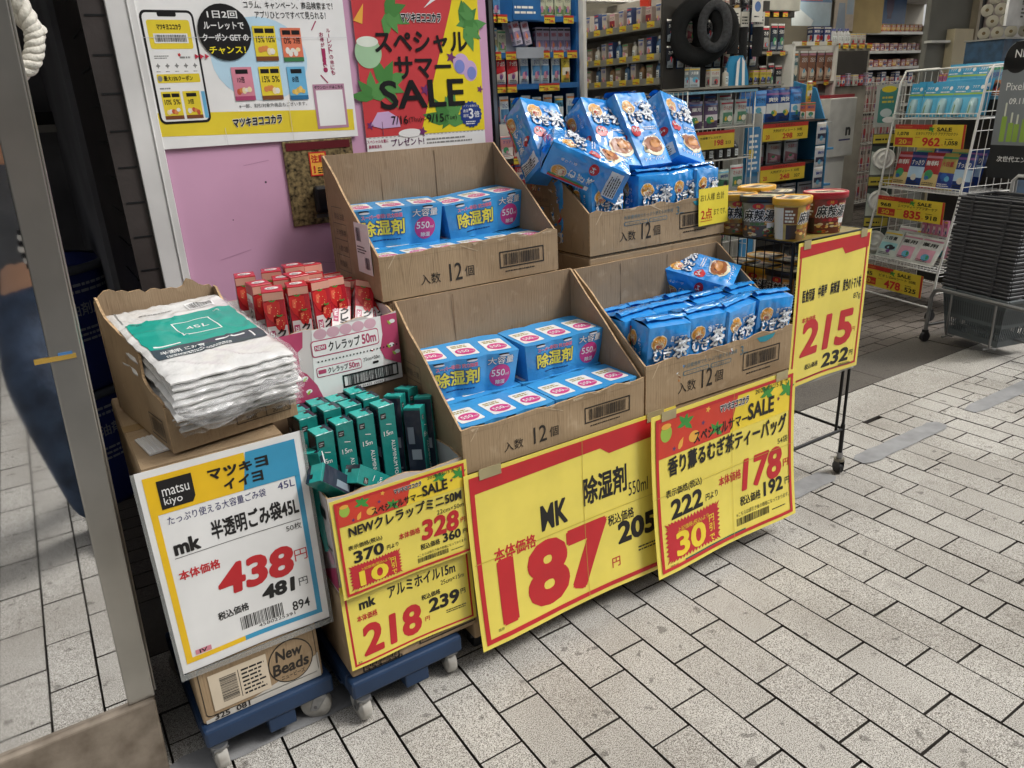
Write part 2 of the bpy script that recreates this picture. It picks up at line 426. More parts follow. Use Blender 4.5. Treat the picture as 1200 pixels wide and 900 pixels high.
MB().box(-.2, 6.2, 0, 12.6, 6.35, 2.9, M_CREAM).build('back_wall', label='cream back wall of the shop behind the shelves', cat='wall')
MB().box(-.33, .385, 0, -.2, 6.2, 2.9, M_WALLW).build('partition_wall', label='white side wall inside the shop next to the alley', cat='wall')
# right-hand end of the shop front: grey wall, cream panel, black rail and white posts
t = thing('sliding_door', (6.0, 2.0, 0), 'grey sliding door with cream panel and black rail at the right of the shop', 'door')
D = MB(); D.box(-.27, .05, 0, .6, .1, 2.9, M_GREYW); D.build('door_leaf', t)
b = MB(); b.box(.04, -.03, 0, .37, .05, 2.06, mat('cream_board', '#cfc3a4', .6, var=.04)); b.build('cream_panel', t, .004)
b = MB(); b.box(.42, -.02, 0, .47, .05, 2.9, mat('post_beige', '#b6aa93', .5)); b.build('door_post', t, .003)
b = MB(); b.box(.49, -.01, 0, .56, .06, 2.9, M_BLACK); b.build('rail', t)
b = MB(); b.box(.57, -.05, 0, .82, .1, 2.9, mat('post_pinkish', '#b9aba4', .5, var=.06)); b.box(.60, -.056, 0, .615, -.05, 2.9, M_GREYW); b.build('door_frame', t, .003)
b = MB(); b.box(-.32, -.02, 1.94, -.0, .05, 1.96, plas('#e6e6e0')); b.build('white_hook', t)
MB().box(6.6, 2.05, 0, 12.6, 2.2, 2.9, M_WALLW).build('end_wall', label='white wall at the far right end of the shop', cat='wall')
# across the street (only ever seen in the mirror finish of the pillar)
t = thing('opposite_building', (-2, -9.5, 0), 'grey building across the street with dark windows', 'building')
b = MB(); b.box(-14, -2, 0, 16, 0, 9, mat('street_facade', '#aeaba6', .7, var=.1, scale=1)); b.build('facade_wall', t)
for i in range(10):
    for z0 in (.4, 3.6, 6.2):
        b = MB(); b.box(-13 + i * 2.9, 0.003, z0, -11 + i * 2.9, .05, z0 + (2.1 if z0 < 1 else 1.5), mat('dark_glass', '#22272c', .1)); b.build('window', t)

# ---- mirror-finish steel pillar with its stone foot
m = bpy.data.materials.new('mirror_steel'); m.use_nodes = True; t_ = m.node_tree; p = t_.nodes['Principled BSDF']
p.inputs['Metallic'].default_value = 1; p.inputs['Base Color'].default_value = (.84, .84, .84, 1)
tc = t_.nodes.new('ShaderNodeTexCoord'); mp = t_.nodes.new('ShaderNodeMapping'); mp.inputs['Scale'].default_value = (4, 4, .8)
n = t_.nodes.new('ShaderNodeTexNoise'); n.inputs['Scale'].default_value = 2.2; n.inputs['Detail'].default_value = 7
t_.links.new(tc.outputs['Object'], mp.inputs[0]); t_.links.new(mp.outputs[0], n.inputs['Vector'])
r_ = t_.nodes.new('ShaderNodeMapRange'); r_.inputs[1].default_value = .35; r_.inputs[2].default_value = .75; r_.inputs[3].default_value = .005; r_.inputs[4].default_value = .06
t_.links.new(n.outputs['Fac'], r_.inputs[0]); t_.links.new(r_.outputs[0], p.inputs['Roughness'])
M_MIRROR = m
M_TRIM = mat('brushed_trim', '#b9b6af', .28, .85, var=.10, scale=4, bump=.05, bscale=20)
M_STONE = mat('foot_stone', '#84796b', .5, var=.17, scale=16, hue2='#625649', bump=.1, bscale=50)
sh = Matrix.Identity(4); sh[0][2] = .040
t = thing('steel_pillar', (-1.738, -.505, 0), 'mirror finish steel pillar on a brown stone foot', 'pillar')
b = MB(); b.box(-1.1, .0, .236, -.062, .45, 3.2, M_MIRROR, sh); b.build('steel_cladding', t)
b = MB(); b.box(-.0615, -.003, .236, 0, .45, 3.2, M_TRIM, sh); b.box(.0005, .01, .24, .006, .02, 3.1, M_TRIM, sh); b.build('corner_trim', t, .004)
b = MB(); b.box(-1.1, -.018, 0, -.002, .46, .235, M_STONE, sh); b.build('stone_foot', t, .006)
b = MB(); b.box(-.09, -.0045, 1.137, -.012, -.0032, 1.147, mat('tape_ochre', '#b3913f', .6), sh); b.box(-.045, -.0045, 1.1472, -.018, -.0032, 1.153, mat('tape_blue', '#4c7fb3', .6), sh); b.build('tape_scrap', t)
# white rope looped behind the pillar
pts = [(-1.70, -.2, 2.05), (-1.66, -.2, 1.95), (-1.636, -.2, 1.87), (-1.622, -.2, 1.82), (-1.62, -.2, 1.79), (-1.63, -.2, 1.755), (-1.655, -.2, 1.725), (-1.72, -.19, 1.70), (-1.8, -.1, 1.70)]
b = MB(); RW = mat('rope_white', '#d6d2c6', .8, var=.1, scale=40, bump=.4, bscale=90)
def strands(P, r, n, turns):
    P = [Vector(p) for p in P]; Q = []
    for i in range(len(P) - 1):
        for k in range(14):
            f = k / 14; a, b_, c, d = P[max(i - 1, 0)], P[i], P[i + 1], P[min(i + 2, len(P) - 1)]
            Q.append(.5 * ((2 * b_) + (c - a) * f + (2 * a - 5 * b_ + 4 * c - d) * f * f + (3 * b_ - a - 3 * c + d) * f ** 3))
    for s_ in range(n):
        out = []
        for i, p in enumerate(Q):
            t_ = (Q[min(i + 1, len(Q) - 1)] - Q[max(i - 1, 0)]).normalized(); u = t_.cross(Vector((0, 1, 0))).normalized(); v_ = t_.cross(u); a = 2 * math.pi * (s_ / n + turns * i / len(Q)); out.append(p + (u * math.cos(a) + v_ * math.sin(a)) * r * .55)
        b.tube(out, r * .62, RW, 8)
strands(pts, .018, 3, 6)
strands([(-1.70, -.19, 1.93), (-1.655, -.19, 1.86), (-1.625, -.19, 1.815), (-1.60, -.19, 1.80)], .015, 3, 2)
b.build('white_rope', label='thick white rope looped behind the steel pillar', cat='rope')
# two blue fibre drums, one on the other
M_DRUM = mat('drum_blue', '#2a3d92', .4, var=.12, scale=3)
M_RIM = mat('drum_rim', '#8b8f96', .35, .7)
def drum(z0, h, label, name):
    t = thing(name, (-1.80, 1.5, z0), label, 'drum', 'blue drums in the alley')
    bd = MB(); bd.lathe([(.31, 0), (.325, .02), (.325, h - .02), (.318, h), (.30, h - .004), (.298, h - .06)], M_DRUM, 40)
    b = MB(); b.lathe([(.327, h - .03), (.336, h - .022), (.336, h - .004), (.327, h + .004), (.315, h + .004)], M_RIM, 40, caps=False); b.build('rim', t)
    A = Art(); wt = ink('#b9bcc6')
    A.text('油剤用ドラム', -.16, h * .62, wt, h=.055, bold=.01); A.lines(-.2, h * .8, .2, h * .9, wt, 2, seed=4); A.lines(-.2, h * .42, .2, h * .55, wt, 3, seed=5)
    xs = [i * .02 for i in range(-12, 13)]
    b = bd; b.art(A, FRONT, xs, (), lambda x, y: Vector((.327 * math.sin(x / .327 + .9), y, .327 * math.cos(x / .327 + .9) + 0)))
    b.build('body', t); return t
drum(0, .53, 'lower of two stacked dark blue drums in the alley', 'blue_drum')
drum(.535, .53, 'upper of two stacked dark blue drums with grey rim', 'blue_drum')
b = MB(); b.bbox(-1.78, 1.35, 1.10, -1.62, 1.6, 1.2, mat('rag_grey', '#4c4a48', .9, var=.2), .03); b.build('crumpled_rag', label='dark crumpled rag on top of the upper drum', cat='rag')
# ================================================================ PRICE SIGNS
YEL = mat('laminated_yellow', '#eedb60', .24, var=.05, scale=6, bump=.10, bscale=5, coat=.35); REDI = ink('#c4282f'); DRED = ink('#c22a34'); BLK = ink('#1b1a1b'); WHT = mat('laminated_white', '#eeeeec', .26, var=.04, scale=6, bump=.08, bscale=5, coat=.3); HEADR = ink('#d2402e'); HYEL = ink('#f2d53c')
GRN = ink('#3f9440'); DGRN = ink('#2c6b52'); LIME = ink('#9fc04a'); ORN = ink('#eeb04a'); NAVY = ink('#2a2a6a'); BLUEI = ink('#3d9cc4'); GOLD = ink('#f3c420')
GREY = ink('#8a8a88'); MAG = ink('#a8325f'); PINKI = ink('#d98a98')
def leaf(A, x, y, s, rot, m, l=3):
    p = [(0, -.1), (.3, -.25), (.62, -.15), (1, 0), (.62, .2), (.3, .22), (0, .1)]
    c, q = math.cos(R(rot)), math.sin(R(rot))
    A.poly([(x + s * (a * c - b * q), y + s * (a * q + b * c)) for a, b in p], m, l)
def palm(A, x, y, s, m, l=3):
    for i, a in enumerate((20, 75, 130, 190, -40)): leaf(A, x, y, s * (1 - .12 * (i % 2)), a, m, l + (i % 2))
def summer(A, w, h, y0, y1, split=.52):          # holiday header: red left, yellow right, palms and fruit
    X = lambda f: f * w
    Hh = y1 - y0
    A.rect(X(.03), y0, X(.97), y1, HYEL, 2)
    A.poly([(X(.03), y0), (X(split), y0), (X(split + .05), y1), (X(.03), y1)], HEADR, 3)
    palm(A, X(.21), y0 + Hh * .72, w * .06, GRN, 4); palm(A, X(.42), y0 + Hh * .22, w * .055, GRN, 4); palm(A, X(.78), y0 + Hh * .72, w * .06, GRN, 4); palm(A, X(.93), y0 + Hh * .6, w * .065, GRN, 4)
    A.ell(X(.09), y0 + Hh * .62, w * .035, w * .042, LIME, 4); A.ell(X(.09), y0 + Hh * .80, w * .03, w * .014, ORN, 5); A.ell(X(.27), y0 + Hh * .28, w * .035, w * .028, ORN, 4)
    A.star(X(.33), y0 + Hh * .55, w * .014, w * .014, 5, .45, ink('#5b3b68'), 4); A.star(X(.87), y0 + Hh * .45, w * .014, w * .014, 5, .45, ink('#7b3b48'), 4)
    A.star(X(.36), y0 + Hh * .86, w * .018, w * .018, 5, .45, ORN, 5); A.star(X(.14), y0 + Hh * .15, w * .014, w * .014, 5, .45, ink('#5b3b68'), 4); leaf(A, X(.17), y0 + Hh * .1, w * .06, 60, ORN, 4)
def price_block(A, w, h, price, tax, px, ptop, pbot, pw, tx, ty, yen_y, yentax=True):
    pass
def sale_sign(w, h, title, sub, old, off, price, tax, green=False, tw=.835, date=True):
    A = Art(); X = lambda f: f * w; Y = lambda f: h * (1 - f)
    A.slab(0, 0, w, h, .0012, YEL)
    summer(A, w, h, Y(.27), Y(.035))
    A.frame(X(.025), Y(.975), X(.975), Y(.025), w * .017, REDI, 6)
    A.text('マツキヨココカラ', X(.44), Y(.115), BLK, w=X(.20), h=h * .045, bold=.05, l=6, shear=.1, outline=WHT, ol=.07)
    if date: A.text('2025/09/15まで', X(.69), Y(.082), BLK, w=X(.25), h=h * .035, l=6)
    A.text('スペシャルサマー', X(.27), Y(.255), BLK, w=X(.37), h=h * .075, bold=.025, l=6)
    A.text('SALE', X(.645), Y(.235), BLK, w=X(.19), h=h * .105, bold=.03, l=6)
    A.text(title, X(.10), Y(.395), BLK, w=X(tw), h=h * .115, bold=.035, l=6)
    A.text(sub, X(.95), Y(.475), BLK, h=h * .045, al='r', l=3)
    A.text('表示価格(税込)', X(.08), Y(.53), BLK, w=X(.24), h=h * .055, bold=.015, l=3)
    A.text(old, X(.11), Y(.665), BLK, w=X(.21), h=h * .115, bold=.035, l=3)
    A.text('円より', X(.345), Y(.65), BLK, w=X(.085), h=h * .045, bold=.015, l=3)
    A.text('本体価格', X(.44), Y(.60), REDI, w=X(.16), h=h * .065, bold=.02, l=3)
    A.text(price, X(.61), Y(.69), REDI, w=X(.28), h=h * .20, bold=.04, l=3, shear=.10)
    A.text('円', X(.915), Y(.64), REDI, h=h * .05, bold=.02, l=3)
    A.text('税込価格', X(.59), Y(.79), BLK, w=X(.15), h=h * .062, bold=.02, l=3)
    A.text(tax, X(.765), Y(.79), BLK, w=X(.14), h=h * .095, bold=.035, l=3)
    A.text('円', X(.925), Y(.765), BLK, h=h * .045, bold=.02, l=3)
    A.text('※こちらは値引き後の価格になっております。', X(.56), Y(.855), BLK, w=X(.39), h=h * .03, l=3)
    A.bars(X(.56), Y(.915), X(.80), Y(.865), BLK, 26, 3, seed=len(title)); A.lines(X(.82), Y(.905), X(.95), Y(.89), BLK, 1, 3)
    A.zigrect(X(.06), Y(.935), X(.44), Y(.68), 17, w * .018, DRED, 3)
    A.text('上記価格(税込)より', X(.14), Y(.765), HYEL, w=X(.22), h=h * .035, l=5)
    A.text(off, X(.13), Y(.91), HYEL, w=X(.20), h=h * .145, bold=.035, l=5)
    A.vtext('円引で', X(.36), Y(.795), HYEL, X(.036), h * .062, .02, 5)
    A.text('既存 60' if green else '既存', X(.08), Y(.962), BLK, h=h * .018, l=3)
    if green: A.rect(X(.18), Y(.955), X(.62), Y(.945), DGRN, 4)
    return A
def red_head(A, w, h, y0, y1):
    X = lambda f: f * w
    A.poly([(X(.02), y0), (X(.60), y0 + h * .012), (X(.645), y0 - h * .035), (X(.98), y0 - h * .02), (X(.98), y1), (X(.02), y1)], REDI, 2)
def curl(A, M, h, w, kx, k, nx=8, ny=12, top=0):
    def fn(x, y):
        f = max(0, 1 - y / h)
        return Vector((x, y, k * f * f + kx * math.sin(x / w * 7 + 1) * f + .0012 * noise.noise(Vector((x * 5, y * 5, h)))))
    return fn, [w * i / nx for i in range(1, nx)], [h * i / ny for i in range(1, ny)]
def hang(name, A, w, h, origin, yaw, k, kx, label, cat='price sign', group=None, extra=None, tilt=0):
    M = Matrix.Translation(origin) @ Matrix.Rotation(yaw, 4, 'Z') @ Matrix.Rotation(tilt, 4, 'X')
    t = thing(name, (0, 0, 0), label, cat, group, M=M)
    b = MB(); fn, xs, ys = curl(A, M, h, w, kx, k); b.art(A, FRONT, xs, ys, fn); b.build('sheet', t)
    if extra: extra(t, w, h)
    return t
def tapes(t, w, h):
    mt = mat('clear_tape', '#b9ad84', .25, var=.1, alpha=.75)
    for x in (.06, .84):
        MB().box(w * x, -.0035, h * .955, w * (x + .09), -.0022, h * 1.012, mt).build('tape', t)

# --- 438 sign : white, yellow and blue
w, h = .375, .552; A = Art(); X = lambda f: f * w; Y = lambda f: h * (1 - f)
A.slab(0, 0, w, h, .0012, WHT)
A.rect(X(.035), Y(.955), X(.075), Y(.03), GOLD, 1); A.rect(X(.035), Y(.955), X(.42), Y(.93), GOLD, 2); A.rect(X(.42), Y(.955), X(.955), Y(.93), BLUEI, 2); A.rect(X(.92), Y(.955), X(.955), Y(.03), BLUEI, 1)
A.rect(X(.035), Y(.205), X(.63), Y(.03), GOLD, 2); A.poly([(X(.59), Y(.205)), (X(.955), Y(.205)), (X(.955), Y(.03)), (X(.64), Y(.03))], BLUEI, 3)
A.poly([(X(.105), Y(.185)), (X(.285), Y(.185)), (X(.305), Y(.16)), (X(.305), Y(.055)), (X(.105), Y(.055))], BLK, 4)
A.text('matsu', X(.125), Y(.128), WHT, w=X(.155), h=h * .038, l=5); A.text('kiyo', X(.125), Y(.178), WHT, w=X(.105), h=h * .044, l=5)
for c, x in zip('マツキヨ', (.40, .495, .59, .69)): A.text(c, X(x), Y(.115), BLK, w=X(.075), h=h * .045, bold=.05, l=5)
for c, x in zip('イイヨ', (.48, .57, .655)): A.text(c, X(x), Y(.178), BLK, w=X(.065), h=h * .045, bold=.05, l=5)
A.text('たっぷり使える大容量ごみ袋', X(.12), Y(.262), NAVY, w=X(.60), h=h * .04, l=2); A.text('45L', X(.80), Y(.252), NAVY, h=h * .036, l=2)
A.text('mk', X(.12), Y(.408), BLK, w=X(.15), h=h * .065, bold=.05, l=2); A.text('半透明ごみ袋45L', X(.35), Y(.395), BLK, w=X(.56), h=h * .09, bold=.035, l=2)
A.rect(X(.11), Y(.425), X(.91), Y(.4225), BLK, 2); A.text('50枚', X(.91), Y(.47), BLK, h=h * .034, al='r', l=2)
A.text('本体価格', X(.11), Y(.535), REDI, w=X(.25), h=h * .046, bold=.03, l=2)
A.text('438', X(.32), Y(.685), REDI, w=X(.48), h=h * .145, bold=.045, l=2, shear=.12); A.text('円', X(.83), Y(.635), REDI, h=h * .06, bold=-.004, l=2)
A.text('481', X(.58), Y(.78), BLK, w=X(.21), h=h * .07, bold=.05, l=2, shear=.1); A.text('円', X(.83), Y(.77), BLK, h=h * .042, l=2)
A.text('税込価格', X(.28), Y(.80), BLK, w=X(.20), h=h * .042, bold=.025, l=2)
A.bars(X(.41), Y(.895), X(.70), Y(.825), BLK, 26, 2); A.text('4580225391', X(.52), Y(.915), BLK, w=X(.25), h=h * .017, l=2); A.text('894', X(.76), Y(.895), BLK, w=X(.12), h=h * .052, bold=.01, l=2)
A.rect(X(.10), Y(.925), X(.20), Y(.90), PINKI, 2); A.text('IV', X(.125), Y(.922), BLK, w=X(.05), h=h * .02, bold=.02, l=3)
def sleeve(t, w, h):          # clear sleeve: its welded margin shows round the card
    ms = mat('clear_sleeve', '#a9aba8', .12, alpha=.42); b = MB()
    for q in ((-.008, -.016, w + .008, 0), (-.008, 0, 0, h), (w, 0, w + .008, h)): b.box(q[0], -.0022, q[1], q[2], -.0008, q[3], ms)
    b.build('clear_sleeve', t)
hang('price_sign', A, w, h, (-1.658, -.590, .322), R(0), -.006, .003, 'white price sign with yellow and blue border reading 438 yen for bin bags', group='price signs on the display', extra=sleeve)

w, h = .391, .288
A = sale_sign(w, h, 'NEWクレラップミニ50M', '22cm×50m', '370', '10', '328', '360')
A2 = Art(); X = lambda f: f * w; hh = .262; Y2 = lambda f: hh * (1 - f)
A2.slab(0, 0, w, hh, .0012, YEL); A2.frame(X(.025), hh * .03, X(.975), hh * .97, w * .015, REDI, 1)
A2.text('mk', X(.12), Y2(.335), BLK, w=X(.115), h=hh * .11, bold=.05); A2.text('アルミホイル15m', X(.335), Y2(.335), BLK, w=X(.53), h=hh * .135, bold=.03); A2.text('25cm×15m', X(.74), Y2(.43), BLK, w=X(.19), h=hh * .055)
A2.text('本体価格', X(.09), Y2(.47), REDI, w=X(.15), h=hh * .075, bold=.02)
A2.text('218', X(.11), Y2(.885), REDI, w=X(.44), h=hh * .345, bold=.04, shear=.06); A2.text('円', X(.59), Y2(.80), REDI, h=hh * .055, bold=.02)
A2.text('税込価格', X(.58), Y2(.53), BLK, w=X(.15), h=hh * .065, bold=.02); A2.text('239', X(.63), Y2(.71), BLK, w=X(.24), h=hh * .16, bold=.04, shear=.06); A2.text('円', X(.89), Y2(.63), BLK, h=hh * .06, bold=.02)
A2.lines(X(.76), Y2(.80), X(.93), Y2(.75), BLK, 2, 2, 7); A2.text('既存', X(.05), Y2(.945), BLK, h=hh * .022)
hang('price_sign', A2, w, hh, (-1.264, -.648, .178), R(0), .008, .003, 'lower yellow price sign reading 218 yen for aluminium foil', group='price signs on the display')
hang('price_sign', A, w, h, (-1.259, -.660, .408), R(0), .003, .002, 'yellow and red summer sale sign reading 328 yen for mini cling film', group='price signs on the display')

# --- 187 sign
w, h = .80, .565; A = Art(); X = lambda f: f * .74 if f < .9 else f * w; Y = lambda f: h * (1 - f)
A.slab(0, 0, w, h, .0012, YEL); red_head(A, w, h, Y(.115), Y(.022)); A.frame(X(.02), Y(.975), X(.98), Y(.022), w * .019, REDI, 3)
A.text('MK', X(.335), Y(.46), BLK, w=X(.13), h=h * .14, bold=.04); A.text('除湿剤', X(.555), Y(.415), BLK, w=X(.235), h=h * .165, bold=.035); A.text('550ml', X(.80), Y(.46), BLK, w=X(.11), h=h * .085, bold=0)
A.text('本体価格', X(.10), Y(.53), REDI, w=X(.20), h=h * .075, bold=.03)
A.text('187', X(.12), Y(.895), REDI, w=X(.54), h=h * .36, bold=.05, l=2); A.text('円', X(.69), Y(.87), REDI, h=h * .06, bold=.015)
A.text('税込価格', X(.68), Y(.60), BLK, w=X(.145), h=h * .066, bold=.02); A.text('205', X(.735), Y(.735), BLK, w=X(.21), h=h * .13, bold=.045)
A.lines(X(.84), Y(.83), X(.95), Y(.79), BLK, 2, 2, 9); A.text('既存', X(.08), Y(.925), BLK, h=h * .018)
seam = ink('#c2ae42')
A.rect(X(.553), Y(.99), X(.555), Y(.01), seam, 4); A.rect(X(.01), Y(.503), X(.99), Y(.500), seam, 4)
hang('price_sign', A, w, h, (-.885, -.668, .085), R(.4), .034, .006, 'large yellow price sign with red header reading 187 yen for dehumidifiers', group='price signs on the display', extra=tapes)
# --- 178 sign
w, h = .712, .575
A = sale_sign(w, h, '香り薫るむぎ茶ティーバッグ', '54袋', '222', '30', '178', '192', True)
A.rect(w * .535, h * .01, w * .537, h * .99, seam, 7); A.rect(w * .01, h * .498, w * .99, h * .501, seam, 7)
hang('price_sign', A, w, h, (-.222, -.694, .078), R(0.8), .045, .006, 'large yellow summer sale sign reading 178 yen for barley tea bags', group='price signs on the display', extra=tapes)
# --- 215 sign on the wire rack
w, h = .442, .565; A = Art(); X = lambda f: f * w; Y = lambda f: h * (1 - f)
A.slab(0, 0, w, h, .0012, YEL); red_head(A, w, h, Y(.10), Y(.022)); A.frame(X(.03), Y(.97), X(.965), Y(.022), w * .019, REDI, 3)
A.text('医食同源', X(.10), Y(.405), BLK, w=X(.165), h=h * .085, bold=.035); A.text('中華屋', X(.315), Y(.402), BLK, w=X(.125), h=h * .085, bold=.035); A.text('麻辣湯', X(.49), Y(.40), BLK, w=X(.125), h=h * .085, bold=.035); A.text('黄色のトマト味', X(.665), Y(.40), BLK, w=X(.255), h=h * .085, bold=.03)
A.text('87g', X(.93), Y(.485), BLK, h=h * .052, al='r')
A.text('本体価格', X(.12), Y(.55), REDI, w=X(.19), h=h * .038, bold=.015); A.text('215', X(.14), Y(.79), REDI, w=X(.70), h=h * .245, bold=.04, shear=.06); A.text('円', X(.86), Y(.72), REDI, h=h * .035)
A.text('税込価格', X(.22), Y(.90), BLK, w=X(.20), h=h * .04, bold=.02); A.text('232', X(.48), Y(.93), BLK, w=X(.36), h=h * .10, bold=.04, shear=.1); A.text('円', X(.86), Y(.90), BLK, h=h * .04, bold=.02)
A.lines(X(.72), Y(.955), X(.9), Y(.94), BLK, 2, 4, 3); A.rect(X(.10), Y(.962), X(.5), Y(.957), BLK, 4); A.rect(X(.55), Y(.962), X(.9), Y(.957), DGRN, 4)
hang('price_sign', A, w, h, (.600, -.570, .508), R(0.5), -.004, .004, 'tall yellow price sign with red header reading 215 yen taped to the wire rack', group='price signs on the display', extra=tapes)

# --- handwritten limit card on the tea carton
w, h = .165, .135; A = Art(); A.slab(0, 0, w, h, .0008, ink('#f0dc4c'))
A.text('お1人様 合計', w * .06, h * .66, BLK, w=w * .80, h=h * .2, bold=-.004); A.text('2点', w * .08, h * .16, REDI, w=w * .38, h=h * .30, bold=.012); A.text('まで です。', w * .52, h * .24, BLK, w=w * .42, h=h * .17, bold=-.002); A.rect(w * .06, h * .115, w * .46, h * .13, REDI, 2)
hang('limit_card', A, w, h, (.375, -.289, 1.135), R(3), .003, .001, 'handwritten yellow card saying two per person on the upper tea carton', 'notice')

# ================================================================ WALL POSTERS
PY = .1925
w, h = .66, .62; A = Art(); gx, gz = -1.392, 1.525
A.slab(0, 0, w, h, .001, WHT); CY = ink('#e6cf3a')
A.poly([(.02, .036), (.65, .020), (.652, .085), (.022, .101)], CY, 1)
A.text('マツキヨココカラ', .262, .050, BLK, w=.15, h=.024, bold=.05, l=3, shear=.1, rot=2, outline=WHT, ol=.05)
A.ell(.375, .240, .145, .118, ink('#bcdcee'), 1)
B = Art()
B.rrect(.085, .075, .285, .435, .022, BLK, 3); B.rrect(.093, .083, .277, .427, .016, WHT, 4); B.rrect(.15, .415, .22, .432, .006, BLK, 5)
B.rrect(.105, .315, .265, .405, .008, CY, 5); B.text('マツキヨココカラ', .14, .375, BLK, w=.09, h=.017, bold=.04, l=6); B.rect(.122, .333, .25, .363, WHT, 6); B.bars(.128, .337, .244, .359, BLK, 30, 7)
B.lines(.11, .285, .17, .298, GREY, 2, 5); B.lines(.205, .285, .26, .298, GREY, 1, 5); B.star(.205, .296, .007, .007, 5, .6, REDI, 5)
for i in range(5): B.star(.118 + i * .035, .262, .009, .009, 4, .5, GREY, 5); B.lines(.108 + i * .035, .243, .128 + i * .035, .248, GREY, 1, 5)
B.rrect(.105, .208, .268, .236, .004, CY, 5); B.text('最大15%クーポン', .13, .214, BLK, w=.11, h=.016, bold=.02, l=6); B.ell(.116, .222, .009, .009, GREY, 6); B.lines(.108, .188, .16, .198, GREY, 1, 5)
def coupon(A, x0, y0, x1, y1, c, a, b_=None):
    w_, h_ = x1 - x0, y1 - y0; x, y = x0, y0
    A.rect(x, y, x1, y1, ink(c), 5); A.rect(x, y, x1, y + h_ * .13, ink({'#e6cf3a': '#7c4a2b', '#e0795a': '#3f7a4a', '#d98a9c': '#b04a70', '#6db3d8': '#2f6f9c'}[c]), 6)
    n_ = 2 if b_ else 1
    for i, q in enumerate([a, b_][:n_]):
        xx = x + w_ * (.08 + .46 * i) if n_ == 2 else x + w_ * .2
        A.rect(xx, y + h_ * .80, xx + w_ * (.40 if n_ == 2 else .6), y + h_ * .93, BLK, 6); A.text(q, xx + w_ * .03, y + h_ * .53, BLK, w=w_ * .36, h=h_ * .19, bold=.012, l=6)
    r_ = random.Random(int(x * 999))
    for k in range(5): A.ell(x + w_ * (.24 + .13 * k), y + h_ * r_.uniform(.22, .36), w_ * .11, h_ * r_.uniform(.06, .11), ink(r_.choice(('#c65a3c', '#e8e4da', '#d98a4c', '#f0ddb0') if c != '#6db3d8' else ('#e8c36a', '#d8b45a'))), 6 + k * .2)
coupon(B, .108, .09, .180, .18, '#e6cf3a', '10%', '5%'); coupon(B, .19, .09, .255, .18, '#e6cf3a', '3倍'); B.rect(.262, .09, .276, .178, ink('#6db3d8'), 5)
A.merge(B, .72, .84, -.004, .006)
A.ell(.282, .314, .076, .077, BLK, 8)
for tx, y, w_, c in (('1日2回', .352, .085, WHT), ('ルーレットで', .322, .115, WHT), ('クーポン GET の', .291, .132, WHT), ('チャンス！', .256, .104, ink('#f0e02e'))): A.text(tx, .282, y, c, w=w_, h=.020, bold=.02, l=9, al='c')
for i in range(3): A.poly([(.186 + i * .014, .243), (.198 + i * .014, .250), (.186 + i * .014, .257)], ink('#c03048'), 8)
coupon(A, .363, .235, .431, .332, '#e6cf3a', '15%', '10%'); coupon(A, .447, .232, .510, .327, '#e0795a', '0%', '2倍')
coupon(A, .281, .125, .342, .219, '#d98a9c', '10倍'); coupon(A, .363, .124, .428, .219, '#e6cf3a', '15%', '5%'); coupon(A, .450, .121, .508, .217, '#6db3d8', '8倍')
A.text('※一部、割引対象外商品もございます。', .288, .103, BLK, w=.212, h=.012, l=3)
A.text('アプリひとつですべて見られる！', .378, .352, BLK, w=.22, h=.021, bold=.008); A.text('コラム、キャンペーン、商品検索まで！', .349, .379, BLK, w=.275, h=.021, bold=.008)
A.rect(.247, .402, .304, .46, ink('#2f4ea0'), 2); A.text('アプリでお得！', .05, .50, BLK, w=.5, h=.06, bold=.03)
A.vtext('ルーレットの他にも', .594, .315, MAG, .0125, .0155, .02); A.vtext('お得がいっぱい！', .570, .303, MAG, .0125, .0148, .02); A.poly([(.545, .322), (.548, .320), (.565, .346), (.562, .348)], MAG, 2); A.poly([(.556, .19), (.559, .192), (.580, .168), (.577, .166)], MAG, 2)
A.rect(.526, .030, .631, .164, ink('#b88aa0'), 3); A.text('ダウンロードはこちら', .578, .150, BLK, w=.096, h=.010, bold=.02, l=4, al='c'); A.rect(.534, .038, .623, .146, WHT, 4)
A.rect(.0, .300, w, .3012, ink('#c9c9cc'), 9); A.rect(.44, 0, .4412, .12, ink('#cfc8b8'), 9); A.rect(.235, 0, .2362, .05, ink('#cfcfcf'), 9)
t = thing('app_poster', (0, 0, 0), 'white and yellow shop app poster with a phone and black speech circle', 'poster', M=at(Matrix.Identity(4), gx, PY, gz))
b = MB(); b.art(A, FRONT, [w * i / 14 for i in range(1, 14)], [h * i / 14 for i in range(1, 14)], lambda x, y: Vector((x, y, .001 + .0009 * noise.noise(Vector((x * 5, y * 5, 3)))))); b.build('sheet', t)

w, h = .466, .60; A = Art(); y0 = .062
A.slab(0, 0, w, h, .001, WHT); CR = ink('#c94246'); LIL = ink('#c9a9cf')
A.rect(0, y0, w, h, CR, 1); A.poly([(.205, y0), (w, y0), (w, h), (.40, h), (.355, .455)], ink('#ecd52a'), 2)
for x, y, s, ang in ((.085, .225, .095, 20), (.04, .19, .08, 90), (.12, .44, .085, -20), (.41, .40, .09, 10), (.44, .43, .07, 200), (.315, .10, .10, 80), (.33, .13, .07, 150)):
    for i, a in enumerate((0, 42, -40, 85, -80)): leaf(A, x, y, s * (1 - .10 * (i % 3)), a + ang, ink('#4a8442' if i % 2 else '#5a9450'), 3 + (i % 3))
A.ell(.040, .325, .047, .048, ink('#a3c7a0'), 4); A.ell(.040, .358, .038, .016, ink('#dfe6d8'), 5); A.poly([(.0, .42), (.04, .47), (.03, .41)], ORN, 4); A.poly([(.255, .46), (.30, .50), (.31, .49)], WHT, 4)
